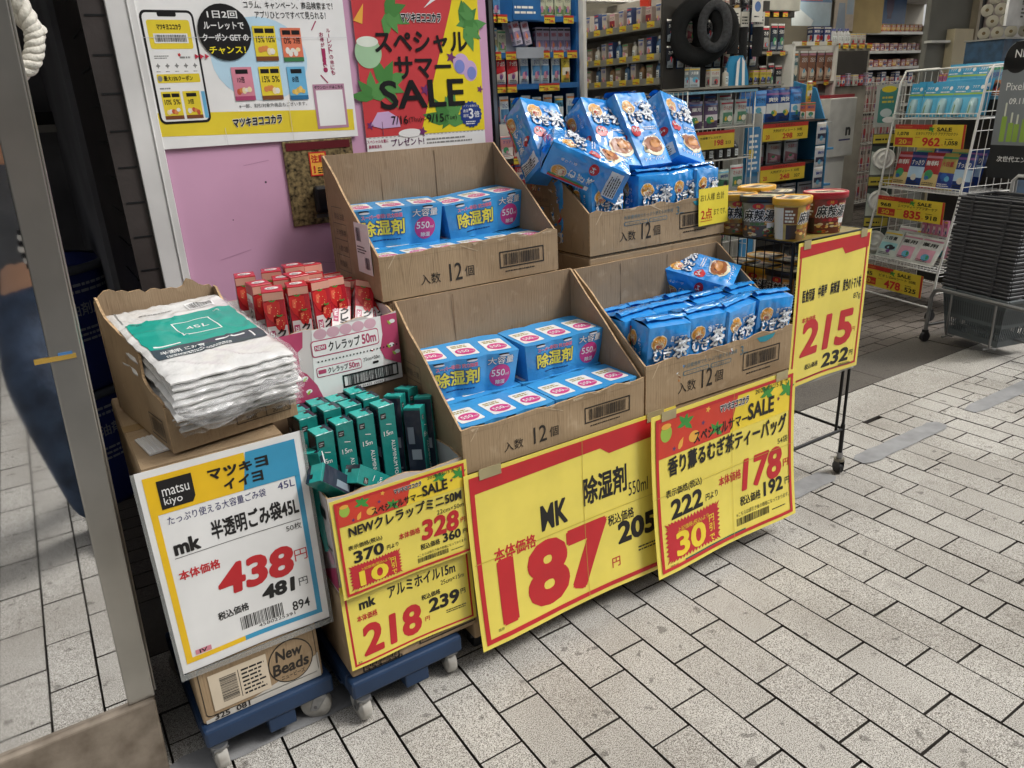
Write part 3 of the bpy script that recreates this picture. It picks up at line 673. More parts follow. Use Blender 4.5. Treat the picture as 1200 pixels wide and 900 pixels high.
A.poly([(.02, .100), (.06, .088), (.13, .09), (.125, .12), (.09, .142), (.05, .14)], LIL, 5); A.rect(.062, .066, .064, .11, ink('#6a4a60'), 6); A.ell(.165, .068, .045, .014, WHT, 4)
A.ell(.378, .277, .020, .022, ink('#7f8ac8'), 5); A.ell(.425, .255, .018, .021, ink('#7f8ac8'), 5); A.ell(.385, .285, .032, .034, LIL, 3); A.ell(.420, .262, .028, .034, LIL, 3)
for x, y, s in ((.346, .307, .021), (.235, .205, .020), (.212, .070, .018), (.455, .20, .014), (.02, .10, .015)): A.star(x, y, s, s, 5, .45, ink('#75346c'), 5)
A.text('マツキヨココカラ', .167, .418, BLK, w=.148, h=.026, bold=.05, l=6, shear=.1, outline=WHT, ol=.06)
A.text('スペシャル', .066, .322, BLK, w=.346, h=.066, bold=.03, l=7); A.text('サマー', .13, .243, BLK, w=.212, h=.068, bold=.03, l=7); A.text('SALE', .066, .148, BLK, w=.322, h=.090, bold=.018, l=7)
A.text('7/16', .098, .098, BLK, w=.062, h=.028, bold=.012, l=7); A.text('(Thu)', .163, .099, BLK, h=.021, l=7); A.text('〜', .209, .107, BLK, w=.022, l=7); A.text('9/15', .233, .098, BLK, w=.066, h=.028, bold=.012, l=7); A.text('(Tue)', .303, .099, BLK, h=.021, l=7)
A.star(.411, .117, .046, .046, 18, .9, ink('#243c82'), 6); A.text('アプリ会員なら', .411, .142, WHT, w=.06, h=.008, l=7, al='c'); A.text('通常', .378, .124, WHT, w=.022, l=7); A.text('通常', .378, .108, WHT, w=.022, l=7); A.text('3', .402, .103, WHT, h=.034, bold=.02, l=7); A.text('倍', .424, .106, WHT, h=.022, bold=.01, l=7); A.lines(.388, .084, .436, .098, WHT, 2, 7)
A.text('スペシャルな夏に', .002, .042, MAG, w=.078, h=.011, bold=.015); A.text('豪華賞品を', .006, .026, MAG, w=.048, h=.011, bold=.015); A.text('プレゼント!', .090, .028, ink('#5a2a55'), w=.125, h=.024, bold=.02); A.lines(.225, .028, .42, .052, GREY, 2, 2, 4); A.lines(.03, .006, .3, .014, GREY, 1, 2, 6)
for i in range(30): A.rect(.01 + i * .0152, .059, .018 + i * .0152, .0605, GREY, 3)
t = thing('sale_poster', (0, 0, 0), 'red and yellow summer sale poster with palm leaves on the pink wall', 'poster', M=at(Matrix.Identity(4), -.703, PY + .003, 1.455))
b = MB(); b.art(A, FRONT, [w * i / 14 for i in range(1, 14)], [h * i / 14 for i in range(1, 14)], lambda x, y: Vector((x, y, .001 + .0009 * noise.noise(Vector((x * 5, y * 5, 9)))))); b.build('sheet', t)

# speckled brass control plate with handle and warning sticker
mp_ = mat('speckled_brass', '#a08d63', .42, .5, scale=75, hue2='#2c2620', detail=2, var=.1)
t = thing('control_plate', (-.99, .195, 1.255), 'speckled brass control plate with black handle on the pink wall', 'wall plate')
b = MB(); b.bbox(0, -.002, 0, .235, .005, .268, mp_, .002); b.build('plate', t)
b = MB(); b.box(.01, -.0035, .238, .225, -.0022, .262, ink('#5e1c22')); b.build('header_strip', t)
A = Art(); A.slab(0, 0, .058, .075, .001, ORN); A.frame(0, 0, .058, .075, .004, REDI, 1); A.text('注意', .007, .042, REDI, w=.044, h=.024, bold=.03); A.text('!', .012, .01, REDI, h=.022, bold=.05); A.lines(.025, .008, .052, .03, BLK, 3)
b = MB(); b.art(A, at(FRONT, .08, -.004, .155)); b.build('warning_sticker', t)
b = MB(); b.bbox(.075, -.028, .035, .135, -.0025, .125, plas('#151417', .3), .012); b.box(.08, -.0045, .02, .135, -.0025, .032, plas('#6b6a66')); b.build('handle', t)
# ================================================================ CARDBOARD
def kraft_mat(name, c1, c2, c3, axis):
    m = bpy.data.materials.new(name); m.use_nodes = True; t = m.node_tree; p = t.nodes['Principled BSDF']; p.inputs['Roughness'].default_value = .78; p.inputs['Specular IOR Level'].default_value = .3
    tc = t.nodes.new('ShaderNodeTexCoord'); oi = t.nodes.new('ShaderNodeObjectInfo'); ad = t.nodes.new('ShaderNodeVectorMath'); ad.operation = 'ADD'
    t.links.new(tc.outputs['Object'], ad.inputs[0]); t.links.new(oi.outputs['Location'], ad.inputs[1])
    def nz(sc, det, st=(1, 1, 1), lo=.35, hi=.65):
        mp = t.nodes.new('ShaderNodeMapping'); mp.inputs['Scale'].default_value = st; n = t.nodes.new('ShaderNodeTexNoise'); n.inputs['Scale'].default_value = sc; n.inputs['Detail'].default_value = det
        t.links.new(ad.outputs[0], mp.inputs[0]); t.links.new(mp.outputs[0], n.inputs['Vector']); r = t.nodes.new('ShaderNodeMapRange'); r.inputs[1].default_value = lo; r.inputs[2].default_value = hi; t.links.new(n.outputs['Fac'], r.inputs[0]); return r.outputs[0]
    def mix(f, a, b, k):
        q = t.nodes.new('ShaderNodeMath'); q.operation = 'MULTIPLY'; q.inputs[1].default_value = k; t.links.new(f, q.inputs[0]); x = t.nodes.new('ShaderNodeMix'); x.data_type = 'RGBA'; t.links.new(q.outputs[0], x.inputs['Factor'])
        for s_, v in (('A', a), ('B', b)):
            if hasattr(v, 'links'): t.links.new(v, x.inputs[s_])
            else: x.inputs[s_].default_value = (*v, 1)
        return x.outputs['Result']
    fl = nz(1, 1, axis); c = mix(nz(3.5, 4), lin(c1), lin(c2), 1.0); c = mix(fl, c, lin(c2), .09); c = mix(nz(22, 5, (1, 1, 1), .60, .74), c, lin(c3), .45); c = mix(nz(60, 2, (1, 1, .25), .62, .72), c, lin('#6d5842'), .30)
    t.links.new(c, p.inputs['Base Color']); h = t.nodes.new('ShaderNodeMath'); h.operation = 'ADD'; t.links.new(fl, h.inputs[0]); big = nz(5, 3); m2 = t.nodes.new('ShaderNodeMath'); m2.operation = 'MULTIPLY'; m2.inputs[1].default_value = 9; t.links.new(big, m2.inputs[0]); t.links.new(m2.outputs[0], h.inputs[1])
    b = t.nodes.new('ShaderNodeBump'); b.inputs['Strength'].default_value = .35; b.inputs['Distance'].default_value = .0012; t.links.new(h.outputs[0], b.inputs['Height']); t.links.new(b.outputs[0], p.inputs['Normal'])
    _mats[name] = m; return m
M_KRAFT = kraft_mat('kraft_board', '#a58e70', '#967f62', '#bba68a', (260, 260, 2.0))
M_KIN = kraft_mat('kraft_inside', '#98836a', '#8a755c', '#ad997f', (260, 260, 2.0))
M_KEDGE = mat('kraft_cut_edge', '#c0a079', .85, var=.2, scale=90)
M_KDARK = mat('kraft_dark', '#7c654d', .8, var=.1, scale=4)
M_WBOARD = mat('white_board', '#cfc8c6', .55, var=.05, scale=4)
KINK = mat('carton_ink', '#2a241e', .6, var=.15, scale=30); KINKF = mat('carton_ink_faint', '#6a6054', .7, var=.2, scale=30)
M_TAPE = mat('packing_tape', '#a98e66', .25, var=.08, scale=3)
def wall(b, c, t, nrm, mo=None, mi=None, me=None, nu=10, nv=5, wob=.003, rim=.0, seed=0):
    """one panel of corrugated board: c = 4 corners (bottom-left, bottom-right, top-right, top-left)"""
    mo = mo or M_KRAFT; mi = mi or M_KIN; me = me or M_KEDGE
    c = [Vector(x) for x in c]; nrm = Vector(nrm)
    def P(a, q, side):
        p = (c[0] * (1 - a) + c[1] * a) * (1 - q) + (c[3] * (1 - a) + c[2] * a) * q
        e = min(a, 1 - a) * 4; e = min(1, e)
        p = p + nrm * (wob * noise.noise(p * 7 + Vector((seed, 0, 0))) * 2 * q * e)
        if rim: p = p + (c[3] - c[0]).normalized() * rim * (noise.noise(p * 14 + Vector((seed, 5, 0))) + .55 * noise.noise(p * 46 + Vector((seed, 9, 0)))) * (q ** 4)
        return p + nrm * (t / 2 * side)
    O = [[P(i / nu, j / nv, 1) for i in range(nu + 1)] for j in range(nv + 1)]; I = [[P(i / nu, j / nv, -1) for i in range(nu + 1)] for j in range(nv + 1)]
    fl = lambda G: [p for r in G for p in r]; k = nu + 1
    q = [(j * k + i, j * k + i + 1, (j + 1) * k + i + 1, (j + 1) * k + i) for j in range(nv) for i in range(nu)]
    b.add(fl(O), q, mo, None, True); b.add(fl(I), [x[::-1] for x in q], mi, None, True)
    top = O[-1] + I[-1]; b.add(top, [(i, i + 1, k + i + 1, k + i) for i in range(nu)], me)
    bot = O[0] + I[0]; b.add(bot, [(i, i + 1, k + i + 1, k + i) for i in range(nu)], me)
    for i in (0, nu):
        s_ = [O[j][i] for j in range(nv + 1)] + [I[j][i] for j in range(nv + 1)]; b.add(s_, [(j, j + 1, nv + 1 + j + 1, nv + 1 + j) for j in range(nv)], me)
    return P
def carton_print(A, w, h, tea, bx=None):
    A.text('入数', w * .20, h * .22, KINK, h=h * .24, bold=0, l=2); A.text('12', w * .355, h * .20, KINK, w=w * .07, h=h * .40, bold=.005, l=2); A.text('個', w * .44, h * .24, KINK, h=h * .25, l=2)
    x0 = w * .64
    A.frame(x0, h * .28, x0 + w * .27, h * .68, .004, KINK, 2); A.bars(x0 + w * .025, h * .34, x0 + w * .245, h * .62, KINK, 30, 2, seed=3); A.lines(x0 + .02, h * .18, x0 + w * .22, h * .24, KINK, 1, 2, 3)
    if tea:
        tl = mat('carton_ink_teal', '#54727c', .7, var=.2, scale=30)
        A.text('大容量徳用でたっぷり使えるお徳用', w * .23, h * .74, tl, w=w * .36, h=h * .09, l=2); A.rrect(w * .23, h * .58, w * .40, h * .68, .006, tl, 1); A.rrect(w * .235, h * .595, w * .395, h * .665, .005, M_KRAFT, 2); A.rrect(w * .41, h * .58, w * .55, h * .68, .006, tl, 1); A.rrect(w * .415, h * .595, w * .545, h * .665, .005, M_KRAFT, 2)
        A.text('パック入り', w * .25, h * .61, tl, w=w * .12, h=h * .04, l=3); A.text('水出し', w * .43, h * .61, tl, w=w * .1, h=h * .04, l=3); A.text('3', w * .615, h * .66, tl, h=h * .2, l=2); A.lines(w * .645, h * .68, w * .68, h * .72, tl, 1)
        A.poly([(w * .735, h * .93), (w * .865, h * .95), (w * .85, h * .86), (w * .80, h * .80), (w * .76, h * .82)], mat('carton_ink_bright', '#2b8fa0', .6), 2)
def display_carton(x0, x1, y0, y1, z0, zf, zb, label, tea=False, stickers=False, seed=1, rim=.010):
    t = thing('display_carton', (x0, y0, z0), label, 'carton', 'open display cartons of stock'); w, d = x1 - x0, y1 - y0; hf, hb = zf - z0, zb - z0; T = .006
    b = MB(); wall(b, [(0, 0, 0), (w, 0, 0), (w, 0, hf), (0, 0, hf)], T, (0, -1, 0), wob=.004, rim=rim, nu=18, seed=seed)
    A = Art(); carton_print(A, w, hf, tea); r_ = random.Random(seed * 5); pale = mat('torn_liner', '#c4ae90', .85, var=.15, scale=40); dk = mat('board_crease', '#8a745b', .8)
    for k in range(7):                     # torn liner and creases along the cut rim
        x = r_.uniform(.02, w - .06); L = r_.uniform(.015, .05); A.poly([(x, hf - .001), (x + L, hf - .001), (x + L * .8, hf - r_.uniform(.003, .008)), (x + L * .3, hf - r_.uniform(.002, .010))], pale, 1)
    for k in range(5):
        x = r_.uniform(.03, w - .1); q = r_.uniform(-.05, .05); f_ = r_.uniform(.15, .55); A.poly([(x, hf - .002), (x + .0009, hf - .002), (x + q + .0006, hf * f_), (x + q, hf * f_)], dk, 1)
    A.rect(.004, hf * .90, w - .004, hf * .905, dk, 1); A.poly([(.05, hf * .99), (.055, hf * .99), (.028, hf * .72), (.025, hf * .72)], pale, 1); A.poly([(w * .42, hf * .97), (w * .43, hf * .98), (w * .52, hf * .80), (w * .515, hf * .79)], pale, 1)
    def fn(x, y):
        p = Vector((x, 0, y)); e = min(1, min(x / w, 1 - x / w) * 4)
        return Vector((x, y, .004 * noise.noise(p * 7 + Vector((seed, 0, 0))) * 2 * (y / hf) * e + T / 2 + .0004))
    b.art(A, FRONT, [w * i / 18 for i in range(1, 18)], [hf * i / 5 for i in range(1, 5)], fn)
    b.build('front_panel', t)
    b = MB(); wall(b, [(w, d, 0), (0, d, 0), (0, d, hb), (w, d, hb)], T, (0, 1, 0), wob=.005, nu=14, nv=8, seed=seed + 3)
    for q in (.3, .62): b.box(w * q, d - .0045, .02, w * q + .002, d - .0035, hb - .01, M_KDARK)
    b.build('back_panel', t)
    for sx, nm in ((0, -1), (1, 1)):
        x = T / 2 + .001 if sx == 0 else w - T / 2 - .001
        b = MB(); wall(b, [(x, T, 0), (x, d - T, 0), (x, d - T, hb), (x, T, hf)], T, (nm, 0, 0), wob=.003, nu=12, nv=6, seed=seed + 5 + sx)
        A = Art()
        if nm < 0:
            FRm = at(LEFT, x - T / 2 - .0004, d, 0)
            for i, zz in enumerate((.05, .10, .15, .20, .25)):
                A.rect(.03, zz, .14, zz + .002, KINKF)
                if i < 4: A.text(('除湿剤', '入数12個', '天地無用', '取扱注意')[i] if not tea else ('麦茶', '54袋', '天地無用', '取扱注意')[i], .05, zz + .014, KINKF, h=.02)
            A.rect(.03, .05, .032, .25, KINKF); A.rect(.14, .05, .142, .25, KINKF)
            b.art(A, FRm)
            if stickers:
                A = Art(); A.slab(.215, .07, .325, .22, .0006, WHT); A.bars(.225, .165, .26, .205, BLK, 9, 2); A.bars(.275, .085, .31, .12, BLK, 9, 2); A.lines(.225, .13, .3, .155, BLK, 3, 2); b.art(A, at(LEFT, x - T / 2 - .0035, d, 0))
        b.build('side_panel', t)
    b = MB(); b.box(T, T, .002, w - T, d - T, .008, M_KIN); b.build('bottom_panel', t)
    return t
def closed_carton(name, x0, y0, z0, x1, y1, z1, label, art=None, m=None, rotz=0, group='closed cartons under the display', tape=True, flaps=True):
    t = thing(name, ((x0 + x1) / 2, y0, z0), label, 'carton', group, rotz); w, d, h = x1 - x0, y1 - y0, z1 - z0; m = m or M_KRAFT
    b = MB(); b.bbox(-w / 2, 0, 0, w / 2, d, h, m, .005)
    if art: A = Art(); art(A, w, h); b.art(A, at(FRONT, -w / 2, -.0006, 0))
    b.build('box_body', t)
    if flaps:
        b = MB(); b.box(-w / 2 + .004, .004, h + .0006, w / 2 - .004, d / 2 - .001, h + .004, m); b.box(-w / 2 + .004, d / 2 + .001, h + .0006, w / 2 - .004, d - .004, h + .004, m); b.build('flap', t)
    if tape: MB().box(-w / 2 - .0008, d / 2 - .024, h + .0045, w / 2 + .0008, d / 2 + .024, h + .0052, M_TAPE).build('tape', t)
    return t
XL0, XL1, TL0, TL1 = -.872, -.216, -.208, .490
display_carton(XL0, XL1, -.650, -.282, .646, .775, 1.068, 'lower open carton of blue dehumidifier packs, behind the 187 yen sign', seed=1)
display_carton(-.902, -.266, -.278, .092, 1.072, 1.205, 1.476, 'upper open carton of blue dehumidifier packs, nearest the brass plate', stickers=True, seed=2)
display_carton(TL0, TL1, -.650, -.282, .646, .808, 1.062, 'lower open carton of blue barley tea bags, behind the 178 yen sign', tea=True, seed=3)
display_carton(-.130, .524, -.278, .092, 1.094, 1.240, 1.480, 'upper open carton of barley tea bags with a handwritten card on it', tea=True, seed=4)
# closed cartons carrying them
closed_carton('carton', -.876, -.645, .36, -.215, -.285, .640, 'closed kraft carton right under the lower dehumidifier carton'); closed_carton('carton', -.876, -.640, .085, -.215, -.285, .354, 'lowest closed kraft carton behind the 187 yen sign')
closed_carton('carton', -.206, -.648, .36, .492, -.285, .640, 'closed kraft carton right under the lower tea carton'); closed_carton('carton', -.206, -.640, .085, .488, -.285, .354, 'lowest closed kraft carton behind the 178 yen sign')
for k, z in enumerate((.085, .42, .755)):
    pos = ('lowest', 'middle', 'topmost')[k]
    closed_carton('carton', -.88, -.277, z, -.26, .09, z + (.328 if k < 2 else .308), pos + ' closed carton of the stack carrying the upper dehumidifier carton')
    closed_carton('carton', -.13, -.277, z, .52, .09, z + (.328 if k < 2 else .330), pos + ' closed carton of the stack carrying the upper tea carton')
# low dark pallets
for x0, x1, lb in ((-.87, -.22, 'black plastic pallet under the dehumidifier cartons'), (-.2, .48, 'black plastic pallet under the tea cartons')):
    b = MB(); b.bbox(x0, -.60, .055, x1, .08, .083, plas('#202124', .6), .004)
    for y in (-.58, -.28, .02): b.bbox(x0 + .02, y, 0, x1 - .02, y + .05, .0545, plas('#202124', .6), .004)
    b.build('pallet', label=lb, cat='pallet')

# ================================================================ DEHUMIDIFIER PACKS
DB = shiny('#469fda'); DBL = shiny('#429bd8'); DW = ink('#ecebe6'); DPK = ink('#cf3f86'); DYE = ink('#f0e04a'); DNV = ink('#1f3f7c')
def dehum_pack():
    w, d, h = .314, .176, .123; n = 36
    def dep(x): return d / 2 * (.90 + .10 * abs(math.cos(math.pi * (x / w + .5) * 3 + math.pi / 2)))
    T = lambda z: .90 + .10 * z / h
    t = thing('dehumidifier_pack', (0, 0, 0), 'blue three tub pack of dehumidifiers', 'dehumidifier pack')
    b = MB()
    b.sheet(lambda a, q: (((a - .5) * w) * T(q * h), -dep((a - .5) * w) * T(q * h), q * h), n, 5, DB)
    b.sheet(lambda a, q: (((.5 - a) * w) * T(q * h), dep((a - .5) * w) * T(q * h), q * h), n, 5, DB)
    for s_ in (-1, 1): b.sheet(lambda a, q: (s_ * w / 2 * T(q * h), s_ * (a - .5) * 2 * dep(w / 2) * T(q * h), q * h), 4, 5, DB)
    A = Art()
    A.text('スーパー吸収! 強力除湿', -.115, .094, ink('#e05a8a'), w=.135, h=.013, bold=.03, outline=DW, ol=.03); A.text('除湿剤', -.12, .040, DYE, w=.145, h=.048, bold=.03, l=4, outline=DNV, ol=.045); A.text('大容量', .055, .088, DW, w=.085, h=.024, bold=.01, l=4, outline=DNV, ol=.04)
    A.ell(.098, .050, .036, .036, DPK, 2); A.text('550', .068, .048, DW, w=.045, h=.022, bold=.01, l=3); A.text('ml', .115, .048, DW, h=.010, l=3); A.text('除湿', .083, .022, DW, w=.032, h=.014, bold=.02, l=3); A.lines(-.09, .022, .04, .030, DNV, 1)
    for i in (-1, 0, 1): A.ell(i * w / 3, h - .004, .018, .0032, BLK, 3); A.ell(i * w / 3 + .002, h - .0085, .017, .0032, ink('#e6e7ea'), 4)  # notch at each tub lip: dark slit and white glint painted as ellipses
    xs = [w * (i / n - .5) for i in range(1, n)]
    def fn(x, y): return Vector((x * T(y), y, dep(x) * T(y)))
    b.art(A, FRONT, xs, (), fn); b.build('sleeve', t)
    b = MB(); vs_ = [((i / n - .5) * w, -dep((i / n - .5) * w), h) for i in range(n + 1)] + [((i / n - .5) * w, dep((i / n - .5) * w), h) for i in range(n + 1)]
    b.add(vs_, [(i, i + 1, n + 1 + i + 1, n + 1 + i) for i in range(n)], DBL)
    A = Art()
    for i in (-1, 0, 1):
        cx = i * w / 3; A.rrect(cx - .038, -.060, cx + .038, .040, .007, DW, 1); A.lines(cx - .028, .010, cx + .030, .034, ink('#a8924a'), 2, 2, 5 + i, .6); A.ell(cx + .002, -.026, .032, .026, DPK, 2); A.text('550', cx - .022, -.036, DW, w=.036, h=.021, bold=.015, l=3); A.text('ml', cx + .016, -.036, DW, h=.010, l=3)
    b.art(A, at(TOP, 0, 0, h + .0003)); b.build('top_panel', t); return t
put = placer(dehum_pack()); G = 'blue dehumidifier three packs'
def dehum_set(xs, y0, z, name, up):
    for r, nm in enumerate(('front', 'back')):
        for i, x in enumerate(xs):
            put((x, y0 + r * .178 + rnd.uniform(-.001, .001), z), '%s pack of the %s row at the bottom of the %s dehumidifier carton' % ('left' if i == 0 else 'right', nm, name), G, rotz=R(rnd.uniform(-.4, .4)))
    for i, (x, y, a, q) in enumerate(up):
        put((x, y, z + .126), 'raised %s pack facing out of the %s dehumidifier carton' % ('left' if i == 0 else 'right', name), G, rot=(R(3), R(q), R(a)))
dehum_set((-.702, -.384), -.552, .654, 'lower', ((-.697, -.352, -9, 1), (-.374, -.374, .5, 0)))
dehum_set((-.737, -.430), -.182, 1.066, 'upper', ((-.722, .022, -10, 0), (-.415, .000, 2, -4)))

# ================================================================ BARLEY TEA PACKS
TB = mat('tea_film', '#3a9fe8', .16, var=.10, scale=7, bump=.6, bscale=15, hue2='#2480d0', coat=1.0); TC = ink('#eadfc0'); TBR = ink('#9a5a30'); TRED = ink('#c4242f'); TW = mat('tea_print_white', '#e9eef2', .25)
def tea_pack(seed):
    w, d, h = .146, .100, .250; t = thing('tea_bag_pack', (0, 0, 0), 'blue bag of barley tea', 'tea pack'); b = MB()
    def face(W, H, off, k):
        def fn(x, y):
            U = 2 * x / W; V = 2 * y / H - 1; e = (1 - U ** 6) * (1 - V ** 8)
            return Vector((x, y, off + e * (.006 + crumple(x, y, .008, 20, seed + k) + crumple(x, y, .006, 48, seed + k + 9) - .004 + .005 * max(0, 1 - abs(noise.noise(Vector((x * 17 + y * 9, y * 13 - x * 6, seed * 5 + k)))) / .10) + .003 * max(0, 1 - abs(noise.noise(Vector((x * 34 - y * 30, y * 24, seed * 3 + k + 40)))) / .12)) * .9))
        return fn
    def lab(W, H, full):
        A = Art(); q = W / .142
        A.put([(-W / 2, 0), (W / 2, 0), (W / 2, H), (-W / 2, H)], [(0, 1, 2, 3)], TB, 0)
        A.ell(-.035 * q, H * .80, .027 * q, .025, TC, 1); A.ell(-.035 * q, H * .80, .024 * q, .022, ink('#d8973a'), 2); A.ell(-.035 * q, H * .765, .017 * q, .011, TC, 2.5); A.text('ふんわり', -.053 * q, H * .80, TC, w=.036 * q, h=.012, bold=.03, l=3); A.text('焙煎', -.046 * q, H * .735, TRED, w=.022 * q, h=.012, bold=.03, l=3)
        if full:
            A.text('香り薫る', .0, H * .80, TW, w=.058, h=.018, bold=.012); A.text('むぎ', -.058, H * .585, TW, w=.066, h=.040, bold=.03, l=4, shear=.1, outline=ink('#123a70'), ol=.03); A.text('茶', .010, H * .60, TW, w=.056, h=.058, bold=.03, l=4, shear=.1, outline=ink('#123a70'), ol=.03)
            A.ell(-.045, H * .47, .022, .019, TRED, 2); A.text('54', -.060, H * .455, TW, w=.022, h=.016, bold=.02, l=3); A.text('袋', -.036, H * .46, TW, h=.010, l=3); A.lines(-.01, H * .47, .058, H * .53, TW, 2, 2, 3)
            A.ell(.012, H * .25, .050, .036, TC, 2); A.ell(.012, H * .265, .044, .028, TBR, 3); A.ell(.020, H * .275, .026, .014, ink('#c98a4e'), 4); A.poly([(-.03, H * .32), (-.01, H * .36), (.02, H * .37), (.05, H * .42), (.01, H * .39), (-.02, H * .37)], TW, 3)
            A.text('ティーバッグ', -.055, H * .05, TW, w=.10, h=.014, bold=.02)
        else:
            for i, c in enumerate('香り薫る'): A.text(c, .010, H * (.80 - i * .055), TW, h=.010, bold=.01)
            for i, c in enumerate('むぎ茶'): A.text(c, -.028, H * (.60 - i * .12), TW, h=.022, bold=.03)
            A.rect(-.040, H * .06, .040, H * .22, TW, 1); A.lines(-.036, H * .07, .036, H * .21, BLK, 5, 2, 6); A.rect(-.047, H * .45, -.040, H * .92, TRED, 2); A.rect(-.040, H * .45, -.035, H * .92, ink('#3f8f58'), 2); A.rect(-.047, H * .24, -.035, H * .44, TW, 2)
            A.ell(.02, H * .42, .018, .015, TRED, 2); A.text('54', .008, H * .405, TW, w=.02, h=.013, bold=.02, l=3)
        return A
    def cuts(W, H): return [W * (i / 18 - .5) for i in range(1, 18)], [H * i / 28 for i in range(1, 28)]
    for M, W, D, full, k in ((FRONT, w, d, True, 0), (LEFT, d, w, False, 1), (RIGHT, d, w, False, 2), (frame_at((0, 0, 0), (-1, 0, 0), (0, 0, 1)), w, d, True, 3)):
        xs, ys = cuts(W, h); b.art(lab(W, h, full), M, xs, ys, face(W, h, D / 2, k), True, 2.6)
    b.sheet(lambda a, q: ((a - .5) * w, (q - .5) * d, 0), 2, 2, TB)
    b.build('bag', t)
    b = MB()
    def topf(a, q):
        x = (a - .5) * w; y = (q - .5) * d; r = 1 - abs(q - .5) * 2; ed = 1 - abs(a - .5) * 2
        return (x * (1 - .06 * r), y, h + .016 * r ** .8 * min(1, ed * 4 + .35) + crumple(x, y, .006, 40, seed) * r)
    b.sheet(topf, 12, 8, TB)
    b.sheet(lambda a, q: ((a - .5) * w * .96, -.002 - q * .030, h + .016 + .006 * math.sin(q * 3) + crumple(a * .3, q * .1, .004, 22, seed + 4)), 12, 3, TB)
    b.sheet(lambda a, q: ((a - .5) * w * .96, -.002 - q * .030, h + .0148 + .006 * math.sin(q * 3) + crumple(a * .3, q * .1, .004, 22, seed + 4)), 12, 3, TB)
    b.build('crimped_end', t); return t
tp = [placer(tea_pack(s_)) for s_ in (1, 2, 3)]; G = 'blue bags of barley tea'
cnt = [0]
def tea(loc, label, sc=1, tilt=0, **k):
    cnt[0] += 1; ob = tp[cnt[0] % 3](loc, label, G, **k)
    if loc is not None: ob.scale = (sc, sc, sc); ob.rotation_euler = (R(tilt), R(rnd.uniform(-3, 3)), ob.rotation_euler[2])
    return ob
for i, x in enumerate((-.112, .054, .218, .382)):
    tea((x + .012, -.575, .656), ('first', 'second', 'third', 'fourth')[i] + ' upright tea bag from the left along the front of the lower tea carton', 1.08, 4, rotz=R((-9, -4, 9, -6)[i]))
for i, x in enumerate((-.112, .052, .214, .378)):
    tea((x - .004, -.460, .656), ('first', 'second', 'third', 'fourth')[i] + ' upright tea bag in the middle row of the lower tea carton', 1.08, 2, rotz=R((5, -7, 3, 8)[i]))
for i, x in enumerate((-.12, .04, .20, .37)):
    tea((x, -.348, .640), ('first', 'second', 'third', 'fourth')[i] + ' upright tea bag against the back of the lower tea carton', 1.06, rotz=R((2, -3, 4, -2)[i]))
def pose(pb, pt, nh, sc=1):
    pb = Vector(pb); v = (Vector(pt) - pb).normalized(); n = Vector(nh); n = (n - v * n.dot(v)).normalized(); x = v.cross(n)
    M = Matrix((x, -n, v)).transposed().to_4x4(); M.translation = pb; return M @ Matrix.Scale(sc, 4)
tea(None, 'tea bag lying on its back on top of the lower tea carton', M=pose((.425, -.430, .915), (.27, -.20, .985), (-.15, -.45, 1), 1.08))
for i, x in enumerate((-.030, .20, .345, .445)):
    tea((x, -.200, 1.085), ('first', 'second', 'third', 'fourth')[i] + ' upright tea bag from the left along the front of the upper tea carton', rotz=R((4, -8, 6, 12)[i]))
for i, x in enumerate((-.05, .10, .25, .41)):
    tea((x, -.088, 1.104), ('first', 'second', 'third', 'fourth')[i] + ' upright tea bag in the middle row of the upper tea carton', rotz=R((-3, 5, -4, 3)[i]))
for i, x in enumerate((-.05, .10, .25, .42)):
    tea((x, .024, 1.104), ('first', 'second', 'third', 'fourth')[i] + ' upright tea bag against the back of the upper tea carton', rotz=R((3, -2, 2, -3)[i]))
nb = Vector((0, .045, -.02))
for pb, pt, nh, lb in (((.084, -.205, 1.365), (.112, -.035, 1.58), (.05, -.85, .45), 'tea bag leaning back in the upper tea carton, second from the left'),
                       ((.245, -.195, 1.36), (.228, -.07, 1.59), (.12, -.85, .45), 'tea bag leaning back in the upper tea carton, third from the left'),
                       ((.425, -.19, 1.36), (.47, -.04, 1.57), (.22, -.85, .4), 'tea bag leaning back at the right end of the upper tea carton'),
                       ((-.135, -.13, 1.375), (-.10, .04, 1.58), (.1, -.8, .5), 'tea bag leaning at the left end of the upper tea carton behind the lying one'),
                       ((.045, -.285, 1.350), (-.165, -.165, 1.465), (.1, -.40, .92), 'tea bag lying diagonally across the left front of the upper tea carton')):
    tea(None, lb, M=pose(Vector(pb) + nb, Vector(pt) + nb, nh, 1.13))
